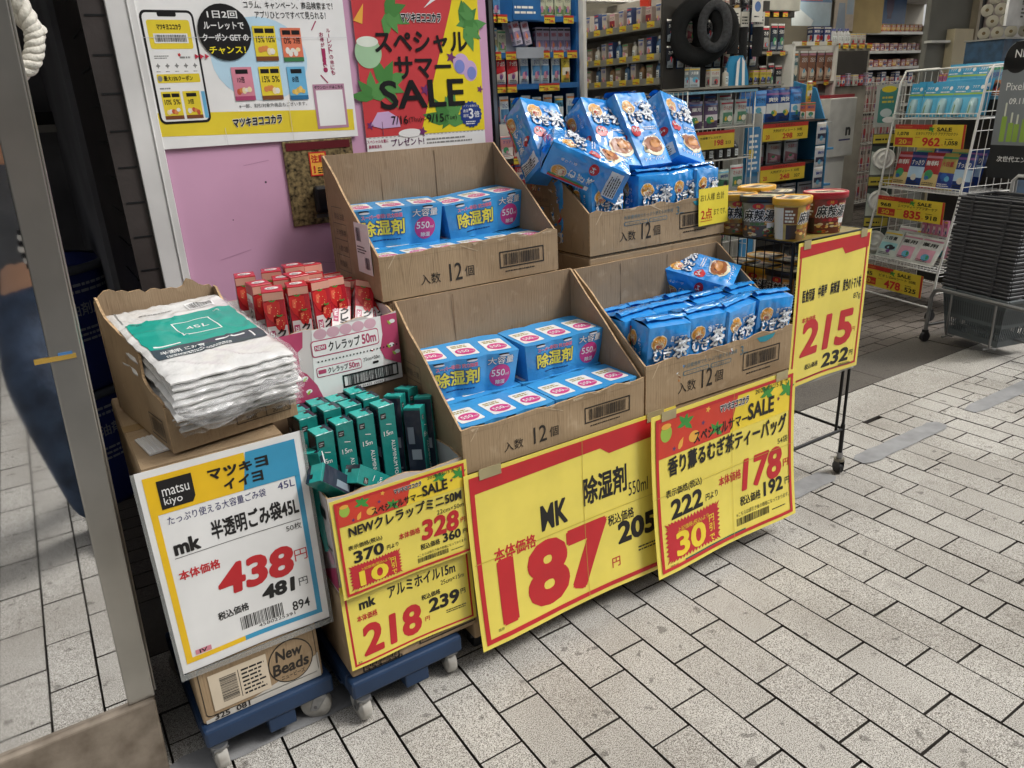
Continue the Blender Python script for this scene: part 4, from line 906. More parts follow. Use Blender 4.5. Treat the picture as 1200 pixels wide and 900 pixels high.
# ================================================================ DOLLIES
M_DOL = mat('dolly_blue', '#1f3858', .5, var=.15, scale=5, bump=.08, bscale=30); M_STEEL = mat('caster_steel', '#a2a3a4', .35, .85, var=.15, scale=20); M_WHEEL = mat('caster_wheel', '#c4c3bd', .55, var=.25, scale=14, hue2='#8d867c'); M_HUB = mat('caster_hub', '#77777a', .45, .5)
def dolly():
    W, Dp = .345, .50; t = thing('dolly', (0, 0, 0), 'blue plastic dolly', 'dolly'); b = MB()
    b.bbox(-W / 2, 0, .086, W / 2, .045, .140, M_DOL, .008); b.bbox(-W / 2, Dp - .045, .086, W / 2, Dp, .140, M_DOL, .008)
    for s_ in (-1, 1): b.bbox(min(s_ * W / 2, s_ * (W / 2 - .045)), .0455, .086, max(s_ * W / 2, s_ * (W / 2 - .045)), Dp - .0455, .139, M_DOL, .008)
    b.bbox(-W / 2 + .0455, .0455, .10, W / 2 - .0455, Dp - .0455, .128, M_DOL, .003)
    for y in (.006, Dp - .050): b.bbox(-.014, y, .040, .060, y + .045, .0858, M_DOL, .004)
    for s_ in (-1, 1): b.bbox(min(s_ * W / 2, s_ * (W / 2 - .05)), .10, .072, max(s_ * W / 2, s_ * (W / 2 - .05)), Dp - .10, .0858, M_DOL, .004)
    b.build('deck', t)
    for x, y, a in ((-W / 2 + .030, .010, 4), (W / 2 - .030, .030, 62), (-W / 2 + .035, Dp - .06, 35), (W / 2 - .035, Dp - .06, -20)):
        c = Matrix.Translation((x, y, 0)) @ Matrix.Rotation(R(a), 4, 'Z'); b = MB()
        b.cyl((0, 0, .076), (0, 0, .0855), .022, M_STEEL)
        for s_ in (-1, 1): b.add([(s_ * .016, -.018, .078), (s_ * .016, .018, .078), (s_ * .016, .034, .034), (s_ * .016, .010, .034), (s_ * .019, -.018, .078), (s_ * .019, .018, .078), (s_ * .019, .034, .030), (s_ * .019, .018, .030)], [(0, 1, 2, 3), (7, 6, 5, 4), (0, 4, 5, 1), (1, 5, 6, 2), (2, 6, 7, 3), (3, 7, 4, 0)], M_STEEL)
        b.box(-.019, -.018, .0755, .019, .018, .080, M_STEEL); b.cyl((-.021, .018, .0425), (.021, .018, .0425), .005, M_HUB)
        cs = b.build('caster', t); cs.matrix_local = c
        b = MB(); Mx = Matrix.Translation((0, .018, .0425)) @ Matrix.Rotation(R(90), 4, 'Y') @ Matrix.Scale(1.18, 4)
        b.lathe([(.010, -.0135), (.024, -.0135), (.026, -.012), (.034, -.012), (.036, -.008), (.036, .008), (.034, .012), (.026, .012), (.024, .0135), (.010, .0135)], M_WHEEL, 24, Mx); b.build('wheel', cs)
    return t
dp = placer(dolly()); dp((-1.476, -.600, 0), 'blue plastic dolly under the carton stack with the 438 yen sign', 'blue dollies', rotz=R(1.5)); d2_ = dp((-1.103, -.665, 0), 'blue plastic dolly under the cartons with the 328 and 218 yen signs', 'blue dollies', rotz=R(.8))
for c_ in d2_.children:
    if c_.name.startswith('caster') and c_.location.x > 0 and c_.location.y < .2: c_.rotation_euler = (0, 0, R(-8))

# ================================================================ LEFT STACK
def nb_art(A, w, h):
    lt = ink('#c9c4ba'); A.poly([(w * .02, 0), (w * .98, 0), (w * .98, h * .45), (w * .75, h * .30), (w * .30, h * .12), (w * .02, h * .06)], lt, 1)
    A.rrect(w * .03, h * .10, w * .97, h * .97, .012, KINK, 1); A.rrect(w * .036, h * .115, w * .964, h * .955, .011, M_KRAFT, 2); A.poly([(w * .40, h * .116), (w * .963, h * .116), (w * .963, h * .42), (w * .80, h * .30)], lt, 3)
    A.ell(w * .75, h * .50, w * .19, h * .38, KINK, 4); A.ell(w * .75, h * .50, w * .18, h * .36, M_KRAFT, 5)
    A.text('New', w * .63, h * .56, KINK, w=w * .22, h=h * .19, bold=.03, l=6, shear=.1); A.text('Beads', w * .59, h * .32, KINK, w=w * .30, h=h * .20, bold=.03, l=6, shear=.1); A.text('ニュービーズ', w * .65, h * .21, KINK, w=w * .20, h=h * .08, bold=.02, l=6)
    A.text('325  081', w * .09, h * .02, KINK, w=w * .28, h=h * .09, bold=.02, l=4)
    A.slab(0, 0, .0001, .0001, .0001, lt); lb = ink('#d7c8b0')
    A.rect(w * .10, h * .17, w * .56, h * .80, lb, 7); A.bars(w * .18, h * .27, w * .31, h * .70, BLK, 22, 8, vert=True); A.lines(w * .35, h * .25, w * .54, h * .74, BLK, 7, 8, 4); A.rect(w * .325, h * .24, w * .33, h * .72, BLK, 8)
closed_carton('carton', -1.640, -.578, .143, -1.322, -.12, .319, 'small kraft detergent carton with a round lettered mark and pale label, on the left dolly', nb_art, group='closed cartons of the left stack')
closed_carton('carton', -1.642, -.574, .324, -1.322, -.08, .575, 'closed kraft carton behind the lower half of the 438 yen sign', group='closed cartons of the left stack')
closed_carton('carton', -1.644, -.574, .580, -1.318, .0, .868, 'closed kraft carton under the torn bin bag carton', group='closed cartons of the left stack')
b = MB(); b.box(-.04, -.02, 0, .07, .10, .004, WHT)
for i in range(9): b.box(-.035 + i * .011, -.018, .004, -.030 + i * .011, .098, .006, WHT)
b.build('packing_sheet', loc=(-1.575, -.48, .8735), rotz=R(8), label='white ribbed packing sheet under the corner of the torn carton', cat='packing sheet')
# torn open carton of bin bags
M = Matrix.Translation((-1.565, -.545, .881)) @ Matrix.Rotation(R(9), 4, 'Z'); t = thing('torn_carton', (0, 0, 0), 'torn open kraft carton holding clear bin bags, topmost of the left stack', 'carton', M=M)
w, d = .312, .42; T = .006
b = MB(); wall(b, [(0, 0, 0), (w, 0, 0), (w, 0, .118), (0, 0, .115)], T, (0, -1, 0), wob=.004, rim=.02, nu=16, seed=21)
A = Art(); fx, fw = .155, .14
A.frame(fx, .022, fx + fw, .108, .0018, KINK, 2); A.rect(fx, .048, fx + fw, .0496, KINK, 2); A.rect(fx, .078, fx + fw, .0796, KINK, 2); A.rect(fx + .075, .022, fx + .0766, .048, KINK, 2)
A.text('半透明ごみ袋', fx + .04, .084, KINK, w=.07, h=.012, l=2); A.text('391894', fx + .055, .054, KINK, w=.06, h=.013, l=2); A.text('50枚', fx + .025, .026, KINK, h=.013, l=2); A.text('20冊入', fx + .092, .026, KINK, h=.013, l=2); A.text('(品名)', fx + .055, .100, KINK, h=.006, l=2); A.text('(商品コード)', fx + .05, .070, KINK, h=.006, l=2)
b.art(A, FRONT, [w * i / 16 for i in range(1, 16)], [.115 * i / 5 for i in range(1, 5)], lambda x, y: Vector((x, y, .004 * noise.noise(Vector((x, 0, y)) * 7 + Vector((21, 0, 0))) * 2 * y / .115 * min(1, min(x / w, 1 - x / w) * 4) + T / 2 + .0008)))
b.build('front_panel', t)
b = MB(); wall(b, [(w, d, 0), (0, d, 0), (0, d, .305), (w, d, .285)], T, (0, 1, 0), wob=.012, rim=.035, nu=22, nv=8, seed=24)
b.build('back_panel', t)
b = MB(); wall(b, [(.004, T, 0), (.004, d - T, 0), (.004, d - T, .30), (.004, T, .12)], T, (-1, 0, 0), wob=.012, rim=.018, nu=18, nv=6, seed=25)
A = Art(); A.frame(.30, .02, .40, .075, .003, KINK, 2); A.bars(.308, .03, .392, .066, KINK, 18, 2); b.art(A, at(LEFT, -.0030, d, 0)); b.build('side_panel', t)
b = MB(); wall(b, [(w - .004, T, 0), (w - .004, d - T, 0), (w - .004, d - T, .275), (w - .004, T, .115)], T, (1, 0, 0), wob=.012, rim=.03, nu=18, nv=6, seed=26); b.build('side_panel', t)
b = MB(); b.box(T, T, .001, w - T, d - T, .007, M_KIN); b.build('bottom_panel', t)
# bin bag packs
M_BAG = mat('bag_film', '#dddcd9', .12, var=.04, scale=10, bump=.45, bscale=30, coat=1.0); BTE = mat('bag_teal', '#249c8c', .2, var=.05, bump=.5, bscale=11); BSL = mat('bag_slate', '#3d4a52', .2, var=.05, bump=.5, bscale=11); BWH = ink('#e6e8e6')
M_CLEAR = bpy.data.materials.new('clear_film'); M_CLEAR.use_nodes = True
_t = M_CLEAR.node_tree; _p = _t.nodes['Principled BSDF']; _p.inputs['Roughness'].default_value = .12; _p.inputs['Alpha'].default_value = .24; _p.inputs['Base Color'].default_value = (.8, .8, .8, 1)
_n = _t.nodes.new('ShaderNodeTexNoise'); _n.inputs['Scale'].default_value = 30; _b = _t.nodes.new('ShaderNodeBump'); _b.inputs['Strength'].default_value = .8; _b.inputs['Distance'].default_value = .01; _t.links.new(_n.outputs['Fac'], _b.inputs['Height']); _t.links.new(_b.outputs[0], _p.inputs['Normal'])
def bag_pack(i, N):
    w, d, th = .292, .45, .0135; t = thing('bin_bag_pack', (0, 0, 0), '', 'bin bag pack'); b = MB(); sd_ = 40 + i * 3.7
    droop = (.022 * (1 - i / N)) if i > 3 else 0
    def P(x, y, up):           # x -w/2..w/2, y 0 (front)..d
        e = min(1, (min(x + w / 2, w / 2 - x) + .001) / .012, (min(y, d - y) + .001) / .012) ** .5
        z = (th / 2 * e * (1 if up else -1)) + crumple(x, y, .0024, 9, sd_) + crumple(x, y, .0016, 42, sd_ + 3) * (1.7 - e)
        fold = abs(noise.noise(Vector((x * 9 + y * 14 + sd_, y * 5 - x * 11, sd_)))); z += .004 * max(0, .12 - fold) / .12 * (1 if up else 0) * e
        z -= droop * max(0, 1 - y / .085) ** 2
        return Vector((x + crumple(y, x, .005, 26, sd_ + 8), y + crumple(x, y, .007, 24, sd_ + 6), z))
    b.sheet(lambda a, q: tuple(P((a - .5) * w, q * d, True)), 44, 60, M_BAG); b.sheet(lambda a, q: tuple(P((.5 - a) * w, q * d, False)), 44, 60, M_BAG)
    for f in (lambda a, q: tuple(P((a - .5) * w, 0, q > .5)), lambda a, q: tuple(P((.5 - a) * w, d, q > .5))): b.sheet(f, 44, 1, M_BAG)
    for s_ in (-1, 1): b.sheet(lambda a, q: tuple(P(s_ * w / 2, (a if s_ > 0 else 1 - a) * d, q > .5)), 60, 1, M_BAG)
    b.build('bag_stack', t)
    b = MB()                   # clear sleeve edge sticking out past the folded bags
    for x0_, x1_, y0_, y1_ in ((-w / 2, w / 2, -.022, .0), (w / 2, w / 2 + .016, 0, d)):
        b.sheet(lambda a, q: tuple(P(min(max(x0_ + (x1_ - x0_) * a, -w / 2), w / 2), min(max(y0_ + (y1_ - y0_) * q, 0), d), True) + Vector((max(0, x0_ + (x1_ - x0_) * a - w / 2), min(0, y0_ + (y1_ - y0_) * q), -.006 + crumple(a * .3, q * .3, .012, 30, sd_)))), 30 if x1_ - x0_ > .1 else 3, 3 if x1_ - x0_ > .1 else 30, M_CLEAR)
    b.build('film_edge', t)
    if i == N - 1:
        A = Art(); x0, x1 = -.130, .138
        A.put([(x0, .17), (x1, .17), (x1, .345), (x0, .345)], [(0, 1, 2, 3)], BTE, 1); A.put([(x0, .115), (x1, .115), (x1, .17), (x0, .17)], [(0, 1, 2, 3)], BSL, 1)
        A.frame(-.035, .215, .062, .30, .003, BWH, 2); A.text('45L', -.012, .245, BWH, w=.055, h=.022, bold=.0, l=2); A.lines(x0 + .01, .333, x0 + .04, .340, BSL, 1, 2, 5); A.rect(x0 + .012, .178, x0 + .075, .184, BWH, 2)
        A.text('半透明 ごみ袋', x0 + .015, .137, BWH, w=.105, h=.017, bold=.02, l=2); A.rrect(.02, .147, .095, .155, .004, BWH, 2); A.lines(x0 + .02, .118, .06, .131, BWH, 2, 2, 7); A.rect(.108, .128, .112, .158, BWH, 2); A.text('50枚', .085, .32, BWH, h=.009, l=2)
        A.bars(.045, .375, .105, .405, BLK, 20, 2); A.rect(.04, .37, .11, .41, WHT, 1); A.lines(-.08, .385, .02, .392, BLK, 1, 2, 6); A.rect(-.13, .36, -.127, .45, GREY, 1)
        M_ = Matrix.Translation((0, 0, .0016))
        b = MB(); b.art(A, M_, [w * (k / 44 - .5) for k in range(1, 44)], [d * k / 60 for k in range(1, 60)], lambda x, y: P(x, y, True), True); b.build('printed_label', t)
    return t
NB = 10; a = math.atan2(.085, .47)
for i in range(NB):
    t = bag_pack(i, NB); k = rnd.uniform(-.007, .007)
    t.matrix_world = Matrix.Translation((-1.402 + k + .004 * (i % 2), (-.592 if i > 3 else -.530) + .003 * i, .931 + i * .0140)) @ Matrix.Rotation(R(8 + rnd.uniform(-2.4, 2.4)), 4, 'Z') @ Matrix.Rotation(a - .004 * (NB - i), 4, 'X')
    nm = ('lowest', 'second lowest', 'third lowest', 'fourth lowest', 'fifth lowest', 'fifth from the top', 'fourth from the top', 'third from the top', 'second from the top', 'topmost')[i]
    tag(t, nm + ' clear pack of white bin bags in the torn carton' + (', with a teal label' if i == NB - 1 else ''), None, 'packs of bin bags in the torn carton')
# loose film skirt hanging over the front of the carton
b = MB()
for rev in (0, 1):
    b.sheet(lambda a, q: (-1.55 + a * .27 + .02 * q, -.628 + .035 * q - .012 * math.sin(a * 9) + crumple(a, q, .03, 5, 3) - .0008 * rev, 1.005 - q * (.085 * math.sin(math.pi * min(1, a * 1.25 + .08)) ** .7 * (1 - .55 * a)) + crumple(a, q, .01, 8, 5) + a * .02), 26, 10, M_CLEAR)
b.build('loose_film', label='loose clear plastic film hanging over the front of the torn carton', cat='plastic film')

# ================================================================ FOIL AND CLING FILM
def k_art(A, w, h):
    A.frame(w * .08, h * .02, w * .36, h * .28, .004, KINK, 2); A.bars(w * .1, h * .06, w * .34, h * .24, KINK, 18, 2); A.text('333 730', w * .10, -.0 + h * .005, KINK, w=w * .28, h=h * .05, l=2)
    A.frame(w * .52, h * .06, w * .99, h * .30, .004, KINK, 2); A.bars(w * .54, h * .1, w * .97, h * .26, KINK, 30, 2); A.frame(w * .90, h * .62, w * .985, h * .95, .002, KINKF, 2)
closed_carton('carton', -1.262, -.645, .143, -.868, -.16, .40, 'kraft carton on the second dolly behind the 218 yen sign, barcode at its foot', k_art, group='closed cartons of the second stack')
PKB = ink('#b8476c'); LPK = ink('#d9aebc')
def wrap_art(A, w, h):
    A.put([(w * .12, 0), (w * .80, 0), (w * .86, h), (w * .18, h)], [(0, 1, 2, 3)], WHT, 1)
    A.poly([(0, 0), (w * .20, 0), (w * .16, h * .2), (w * .08, h * .40), (0, h * .5)], PKB, 2); A.poly([(w, h * .22), (w, h), (w * .84, h), (w * .84, h * .72), (w * .80, h * .5), (w * .84, h * .35)], PKB, 2); A.poly([(0, h), (0, h * .70), (w * .08, h * .78), (w * .10, h)], PKB, 2)
    for i in range(5): A.ell(w * (.25 + i * .12), h * (.92 + .0 * (i % 2)), w * .06, h * .075, LPK, 2)
    for x, y in ((.04, .3), (.06, .10), (.93, .85), (.90, .5), (.95, .38)): leaf(A, w * x, h * y, w * .05, 40 + x * 90, LIME, 4); A.ell(w * x + .006, h * y + .008, .009, .006, WHT, 3)
    A.rrect(w * .155, h * .60, w * .80, h * .84, .008, PKB, 3); A.rrect(w * .162, h * .615, w * .793, h * .825, .007, WHT, 4)
    A.rrect(w * .18, h * .69, w * .29, h * .77, .003, PKB, 5); A.text('NEW', w * .19, h * .705, WHT, w=w * .09, h=h * .05, bold=.03, l=6); A.text('クレラップ', w * .31, h * .65, BLK, w=w * .30, h=h * .14, bold=.03, l=5); A.text('50m', w * .63, h * .65, PKB, w=w * .14, h=h * .14, bold=.03, l=5)
    for i in range(24): A.ell(w * (.20 + i * .0335), h * .53, .0024, .0024, BLK, 4, 10)
    A.rrect(w * .17, h * .30, w * .60, h * .45, .006, PKB, 3); A.rrect(w * .176, h * .312, w * .594, h * .438, .005, WHT, 4); A.rrect(w * .185, h * .35, w * .26, h * .41, .003, PKB, 5); A.text('クレラップ', w * .275, h * .335, BLK, w=w * .19, h=h * .085, bold=.03, l=5); A.text('50m', w * .475, h * .335, PKB, w=w * .10, h=h * .085, bold=.03, l=5)
    A.text('22cm×50m', w * .62, h * .39, BLK, w=w * .17, h=h * .05, l=4); A.rrect(w * .71, h * .32, w * .77, h * .355, .003, BLK, 4)
    A.frame(w * .40, h * .06, w * .96, h * .255, .005, BLK, 4); A.bars(w * .45, h * .08, w * .91, h * .235, BLK, 34, 4); A.text('149 01422 15034 8', w * .52, h * .012, BLK, w=w * .3, h=h * .028, l=4)
def wrap_art_on(A, w, h):
    B = Art(); wrap_art(B, w - .09, h); A.merge(B, 1, 1, .09, 0)
def open_carton(x0, y0, z0, w, d, hf, hb, label, art, mo, mi, rotz=0, cut=0):
    t = thing('open_carton', (x0, y0, z0), label, 'carton', rotz=rotz); T = .005; b = MB()
    wall(b, [(0, 0, 0), (w, 0, 0), (w, 0, hf), (0, 0, hf)], T, (0, -1, 0), mo, mi, wob=.003, rim=.012, nu=16, seed=31 + x0)
    if art: A = Art(); art(A, w, hf); b.art(A, FRONT, [w * i / 16 for i in range(1, 16)], [hf * i / 5 for i in range(1, 5)], lambda x, y: Vector((x, y, .003 * noise.noise(Vector((x, 0, y)) * 7 + Vector((31 + x0, 0, 0))) * 2 * y / hf * min(1, min(x / w, 1 - x / w) * 4) + T / 2 + .0004)))
    b.build('front_panel', t)
    b = MB(); wall(b, [(w, d, 0), (0, d, 0), (0, d, hb), (w, d, hb)], T, (0, 1, 0), mo, mi, seed=33); b.build('back_panel', t)
    for s_ in (0, 1):
        x = .0035 if s_ == 0 else w - .0035
        b = MB(); wall(b, [(x, T, 0), (x, d - T, 0), (x, d - T, hb), (x, T, hf)], T, (-1 if s_ == 0 else 1, 0, 0), mo, mi, seed=35 + s_, rim=.01)
        if s_ == 0 and art is None:
            A = Art(); A.poly([(d * .5, .01), (d * .98, .01), (d * .98, hf * .3), (d * .8, hf * .2)], PKB); A.rect(d * .6, hf * .45, d * .95, hf * .47, BLK); A.ell(d * .85, hf * .35, .03, .02, LPK); A.rrect(d * .7, hf * .75, d * .9, hf * .85, .004, BLK); b.art(A, at(LEFT, -.0005 + .0, d, 0))
        b.build('side_panel', t)
    MB().box(T, T, .001, w - T, d - T, .006, mi).build('bottom_panel', t); return t
open_carton(-1.258, -.640, .406, .386, .285, .290, .30, 'white cut open carton full of teal foil boxes, behind the 328 yen sign', None, M_WBOARD, M_WBOARD)
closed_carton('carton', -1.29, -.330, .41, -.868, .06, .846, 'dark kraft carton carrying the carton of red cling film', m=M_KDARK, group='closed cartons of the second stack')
open_carton(-1.290, -.345, .8505, .402, .34, .198, .24, 'pink and white printed carton full of red cling film boxes', lambda A, w, h: (A.rect(0, 0, .10, h, PKB, 1), wrap_art_on(A, w, h)), M_WBOARD, M_WBOARD, rotz=R(2))
# cling film boxes: red with strawberries
RF = shiny('#b82632'); RFW = ink('#e2dcd8'); STR = ink('#cf2a2a'); STH = ink('#e86a50')
def wrap_box():
    w, d, h = .056, .056, .245; t = thing('cling_film_box', (0, 0, 0), '', 'cling film box'); b = MB(); b.bbox(-w / 2, -d / 2, 0, w / 2, d / 2, h, RF, .0015, seg=1)
    A = Art(); A.rect(-w / 2 + .002, .002, w / 2 - .002, h * .60, RFW, 1)
    for x, y, r in ((-.005, .79, .023), (.009, .64, .017)):
        A.poly([(x - r * .95, h * y + r * .9), (x - r * 1.02, h * y), (x - r * .6, h * y - r * 1.1), (x, h * y - r * 1.75), (x + r * .5, h * y - r * 1.2), (x + r * .85, h * y), (x + r * .8, h * y + r * .9), (x, h * y + r * 1.25)], STR, 2); A.poly([(x - r * .6, h * y + r * .6), (x - r * .65, h * y - r * .3), (x - r * .3, h * y - r * .5), (x - r * .1, h * y + r * .7)], STH, 3); [A.ell(x + r * (.5 * math.cos(k * 2.4)), h * y + r * (.55 * math.sin(k * 2.4) - .2), .0011, .0016, ink('#f0d890'), 3.5, 6) for k in range(7)]
        leaf(A, x, h * y + r * 1.0, .011, 20, GRN, 4); leaf(A, x, h * y + r * 1.0, .010, 150, GRN, 4)
    A.vtext('クレラップ', -.002, h * .46, BLK, .022, .023, .04, 3); A.rect(-.023, h * .34, -.008, h * .55, PKB, 3); A.vtext('NEW', -.020, h * .49, WHT, .009, .016, .03, 4)
    A.rect(-w / 2 + .001, h * .90, w / 2 - .001, h * .985, ink('#d8a08c'), 2)
    b.art(A, at(FRONT, 0, -d / 2 - .0004, 0))
    for F, o in ((LEFT, (-d / 2 - .0004, 0, 0)), (RIGHT, (d / 2 + .0004, 0, 0))):
        A = Art(); A.rect(-.022, .004, .022, h * .88, RFW, 1); A.vtext('クレラップ', -.012, h * .60, BLK, .024, .027, .03, 2); A.text('50m', -.018, h * .72, PKB, w=.036, h=.026, bold=.03, l=2); A.rect(.014, .01, .018, h * .6, PKB, 2); A.lines(-.016, h * .02, .012, h * .08, BLK, 3); b.art(A, at(F, *o))
    A = Art(); A.ell(0, 0, .018, .012, RFW); A.lines(-.012, -.006, .012, .006, BLK, 2, 2); b.art(A, at(TOP, 0, 0, h + .0004)); b.build('box', t)
    return t
wp = placer(wrap_box()); G = 'red cling film boxes'
k = 0
for (x, y, z, rz, rx, lb) in ((-1.168, -.10, .93, -14, 0, 'red cling film box standing third from the left at the back of the pink carton'), (-1.158, -.17, .92, -12, 2, 'red cling film box standing in the middle just right of the bin bags'), (-1.142, -.235, .91, -10, 3, 'red cling film box nearest the bin bags with black lettering showing'), (-1.104, -.10, .935, -5, 0, 'red cling film box standing at the back between two others'), (-1.078, -.225, .905, 8, -2, 'red cling film box with strawberries standing in the front left of the pink carton'), (-1.050, -.11, .93, 3, -4, 'red cling film box standing at the back middle of the pink carton'), (-1.018, -.215, .900, 5, -8, 'red cling film box with strawberries leaning slightly back in the middle'), (-.985, -.11, .89, 4, -10, 'pale topped cling film box leaning back behind the tilted ones'), (-.945, -.10, .865, 0, -12, 'red cling film box leaning against the back right of the pink carton'), (-1.245, -.10, .93, -10, 2, 'red cling film box at the far left end behind the bin bags'), (-1.235, -.19, .92, 4, 3, 'second red cling film box at the left end behind the bin bags'), (-1.215, -.26, .915, -14, 5, 'red cling film box at the left front right beside the bin bags'), (-1.125, -.17, .925, 6, 4, 'red cling film box squeezed into the middle of the left cluster'), (-1.07, -.165, .915, -7, -3, 'red cling film box in the middle of the pink carton turned to the left'), (-1.005, -.16, .89, 9, -9, 'red cling film box in the middle of the pink carton leaning back'), (-.955, -.17, .87, -12, -14, 'red cling film box behind the rightmost tilted one')):
    wp(None, lb, G, M=Matrix.Translation((x + .004, y, z + .008)) @ Matrix.Rotation(R(rz), 4, 'Z') @ Matrix.Rotation(R(rx), 4, 'X'))
for (pb, pt, nh, lb) in (((-1.06, -.31, .955), (-.985, -.16, 1.08), (0, -.8, .7), 'strawberry cling film box tilted back at the front of the pink carton, leftmost of three'), ((-1.00, -.325, .935), (-.925, -.19, 1.07), (0, -.8, .7), 'strawberry cling film box tilted back at the front of the pink carton, middle of three'), ((-.94, -.325, .93), (-.885, -.16, 1.06), (.1, -.8, .7), 'strawberry cling film box tilted back at the front of the pink carton, rightmost of three')):
    wp(None, lb, G, M=pose(Vector(pb) - Vector((0, -.01, -.006)), Vector(pt) - Vector((0, -.01, -.006)), nh))
# foil boxes: teal and navy
FT = shiny('#1e7d76'); FN = shiny('#28303f'); FC = shiny('#37b3a8')
def foil_box():
    w, d, h = .050, .050, .272; t = thing('foil_box', (0, 0, 0), '', 'foil box'); b = MB(); b.bbox(-w / 2, -d / 2, 0, w / 2, d / 2, h, FT, .0015, seg=1)
    A = Art(); A.rect(-.020, h * .865, -.004, h * .925, BLK, 1); A.text('matsu', -.018, h * .9, WHT, w=.012, l=2); A.text('kiyo', -.018, h * .875, WHT, w=.009, l=2); A.poly([(-.006, h * .80), (.010, h * .785), (.010, h * .792), (-.006, h * .807)], WHT, 2)
    A.text('ALUMINUM FOIL', .004, h * .62, WHT, h=.011, bold=.0, l=2, rot=-90); A.text('15', -.016, h * .68, WHT, h=.014, l=2); A.text('m', .0, h * .68, WHT, h=.008, l=2)
    b.art(A, at(FRONT, 0, -d / 2 - .0004, 0))
    A = Art(); A.rect(-d / 2 + .0012, .0012, d / 2 - .0012, h - .012, FN); A.vtext('15m', -.004, h * .78, WHT, .008, .014, 0, 2); A.rect(-.015, h * .36, .015, h * .52, ink('#8f99a3'), 2); A.lines(-.018, h * .1, .018, h * .3, ink('#8f99a3'), 5, 2); b.art(A, at(RIGHT, w / 2 + .0004, 0, 0))
    A = Art(); A.rect(-d / 2 + .0012, .0012, d / 2 - .0012, h - .006, FN); A.rect(-.012, h * .45, .016, h * .56, ink('#9aa4ac'), 2); A.rect(-.018, h * .62, .0, h * .80, ink('#7f8a94'), 2); A.lines(-.018, h * .1, .018, h * .3, ink('#8f99a3'), 5, 2); b.art(A, at(LEFT, -w / 2 - .0004, 0, 0)); b.build('box', t)
    b = MB(); b.box(-w / 2 + .001, -d / 2 + .001, h + .0004, w / 2 - .012, d / 2 - .001, h + .0012, FC); b.box(w / 2 - .0118, -d / 2 + .001, h + .0004, w / 2 - .001, d / 2 - .001, h + .0012, FN); b.box(.004, .002, h + .0014, .014, .014, h + .0018, BLK); b.build('end_flap', t); return t
fp = placer(foil_box()); G = 'teal and navy foil boxes'
z0 = .582
for i, (x, y, z, rz, rx, lb) in enumerate(((-1.225, -.385, 0, 4, 0, 'teal foil box standing in the back left corner'), (-1.170, -.380, .004, 2, 0, 'second teal foil box of the back row'), (-1.115, -.382, .002, 3, 0, 'third teal foil box of the back row'), (-1.060, -.384, .012, 2, 0, 'teal foil box at the right end of the back row'),
        (-1.228, -.445, 0, 5, 0, 'teal foil box second in the leftmost file'), (-1.158, -.440, .004, 3, 0, 'teal foil box in the middle row, second from the left'), (-1.100, -.442, .0, 4, 0, 'teal foil box in the middle row, third from the left'), (-1.045, -.440, .008, 3, 0, 'teal foil box in the middle row, right end'),
        (-1.215, -.515, -.02, 6, 2, 'teal foil box standing in front at the left with its plain face out'), (-1.152, -.505, -.015, 4, 0, 'teal foil box in front showing a navy edge and a black square'), (-1.093, -.505, -.010, 4, 0, 'teal foil box in front with a white slash, middle one'), (-1.030, -.500, .0, 6, 0, 'teal foil box in front with a white slash, tallest at the right'))):
    fp(None, lb, G, M=Matrix.Translation((x, y, z0 + z)) @ Matrix.Rotation(R(rz), 4, 'Z') @ Matrix.Rotation(R(rx), 4, 'X'))
for pb, pt, nh, lb in (((-.985, -.47, .575), (-.965, -.44, .838), (.75, -.6, .2), 'foil box turned to show navy and teal faces, leaning at the right'), ((-.925, -.44, .575), (-.915, -.41, .838), (.5, -.8, .2), 'foil box at the back right of the right hand cluster'), ((-.945, -.53, .55), (-.935, -.50, .815), (.75, -.65, .15), 'foil box at the front of the right hand cluster with a barcode'), ((-.900, -.50, .56), (-.885, -.465, .825), (.8, -.6, .2), 'foil box at the far right against the carton wall'),
        ((-1.232, -.58, .52), (-1.246, -.535, .785), (-.6, -.8, .2), 'foil box leaning at the left front corner beside the 438 yen sign'), ((-1.085, -.560, .575), (-1.268, -.618, .762), (.35, .49, .49), 'navy foil box lying tipped over the left corner of the white carton'), ((-.975, -.545, .560), (-1.172, -.612, .728), (-.2, -.75, .6), 'foil box lying across the front of the white carton, its teal end up')):
    fp(None, lb, G, M=pose(pb, pt, nh))
# ================================================================ BLACK WIRE RACK WITH NOODLE CUPS
M_WIRE = mat('black_wire', '#141416', .35, .3, var=.1)
t = thing('wire_rack', (0, 0, 0), 'black wire rack on casters with noodle cups and the 215 yen sign', 'rack')
x0, x1, y0, y1, zt = .604, 1.030, -.545, -.16, 1.072
b = MB(); b.bbox(x0, y0, zt - .006, x1, y1, zt, mat('rack_top', '#8f7c3c', .5, var=.2, scale=6), .002); b.build('top_shelf', t)
b = MB(); b.bbox(x0, y0, .79, x1, y1, .797, mat('rack_shelf', '#a9822f', .5, var=.2, scale=6), .002); b.build('middle_shelf', t)
b = MB(); b.bbox(x0, y0, .545, x1, y1, .552, mat('rack_shelf', ''), .002); b.build('low_shelf', t)
b = MB()
for x in (x0, x1):
    for y in (y0, y1):
        zb = .105 if x == x1 else .545
        b.tube([(x, y, zt), (x, y, zb)], .0065, M_WIRE)
for z in (zt - .002, .80, .555):
    b.tube([(x0, y0, z), (x1, y0, z), (x1, y1, z), (x0, y1, z)], .005, M_WIRE, closed=True)
b.tube([(x1 - .034, y0 + .004, .55), (x1 - .042, y0 + .004, .215)], .0065, M_WIRE)
b.tube([(x0 + .034, y0 + .004, .55), (x0 + .042, y0 + .004, .215)], .0065, M_WIRE)
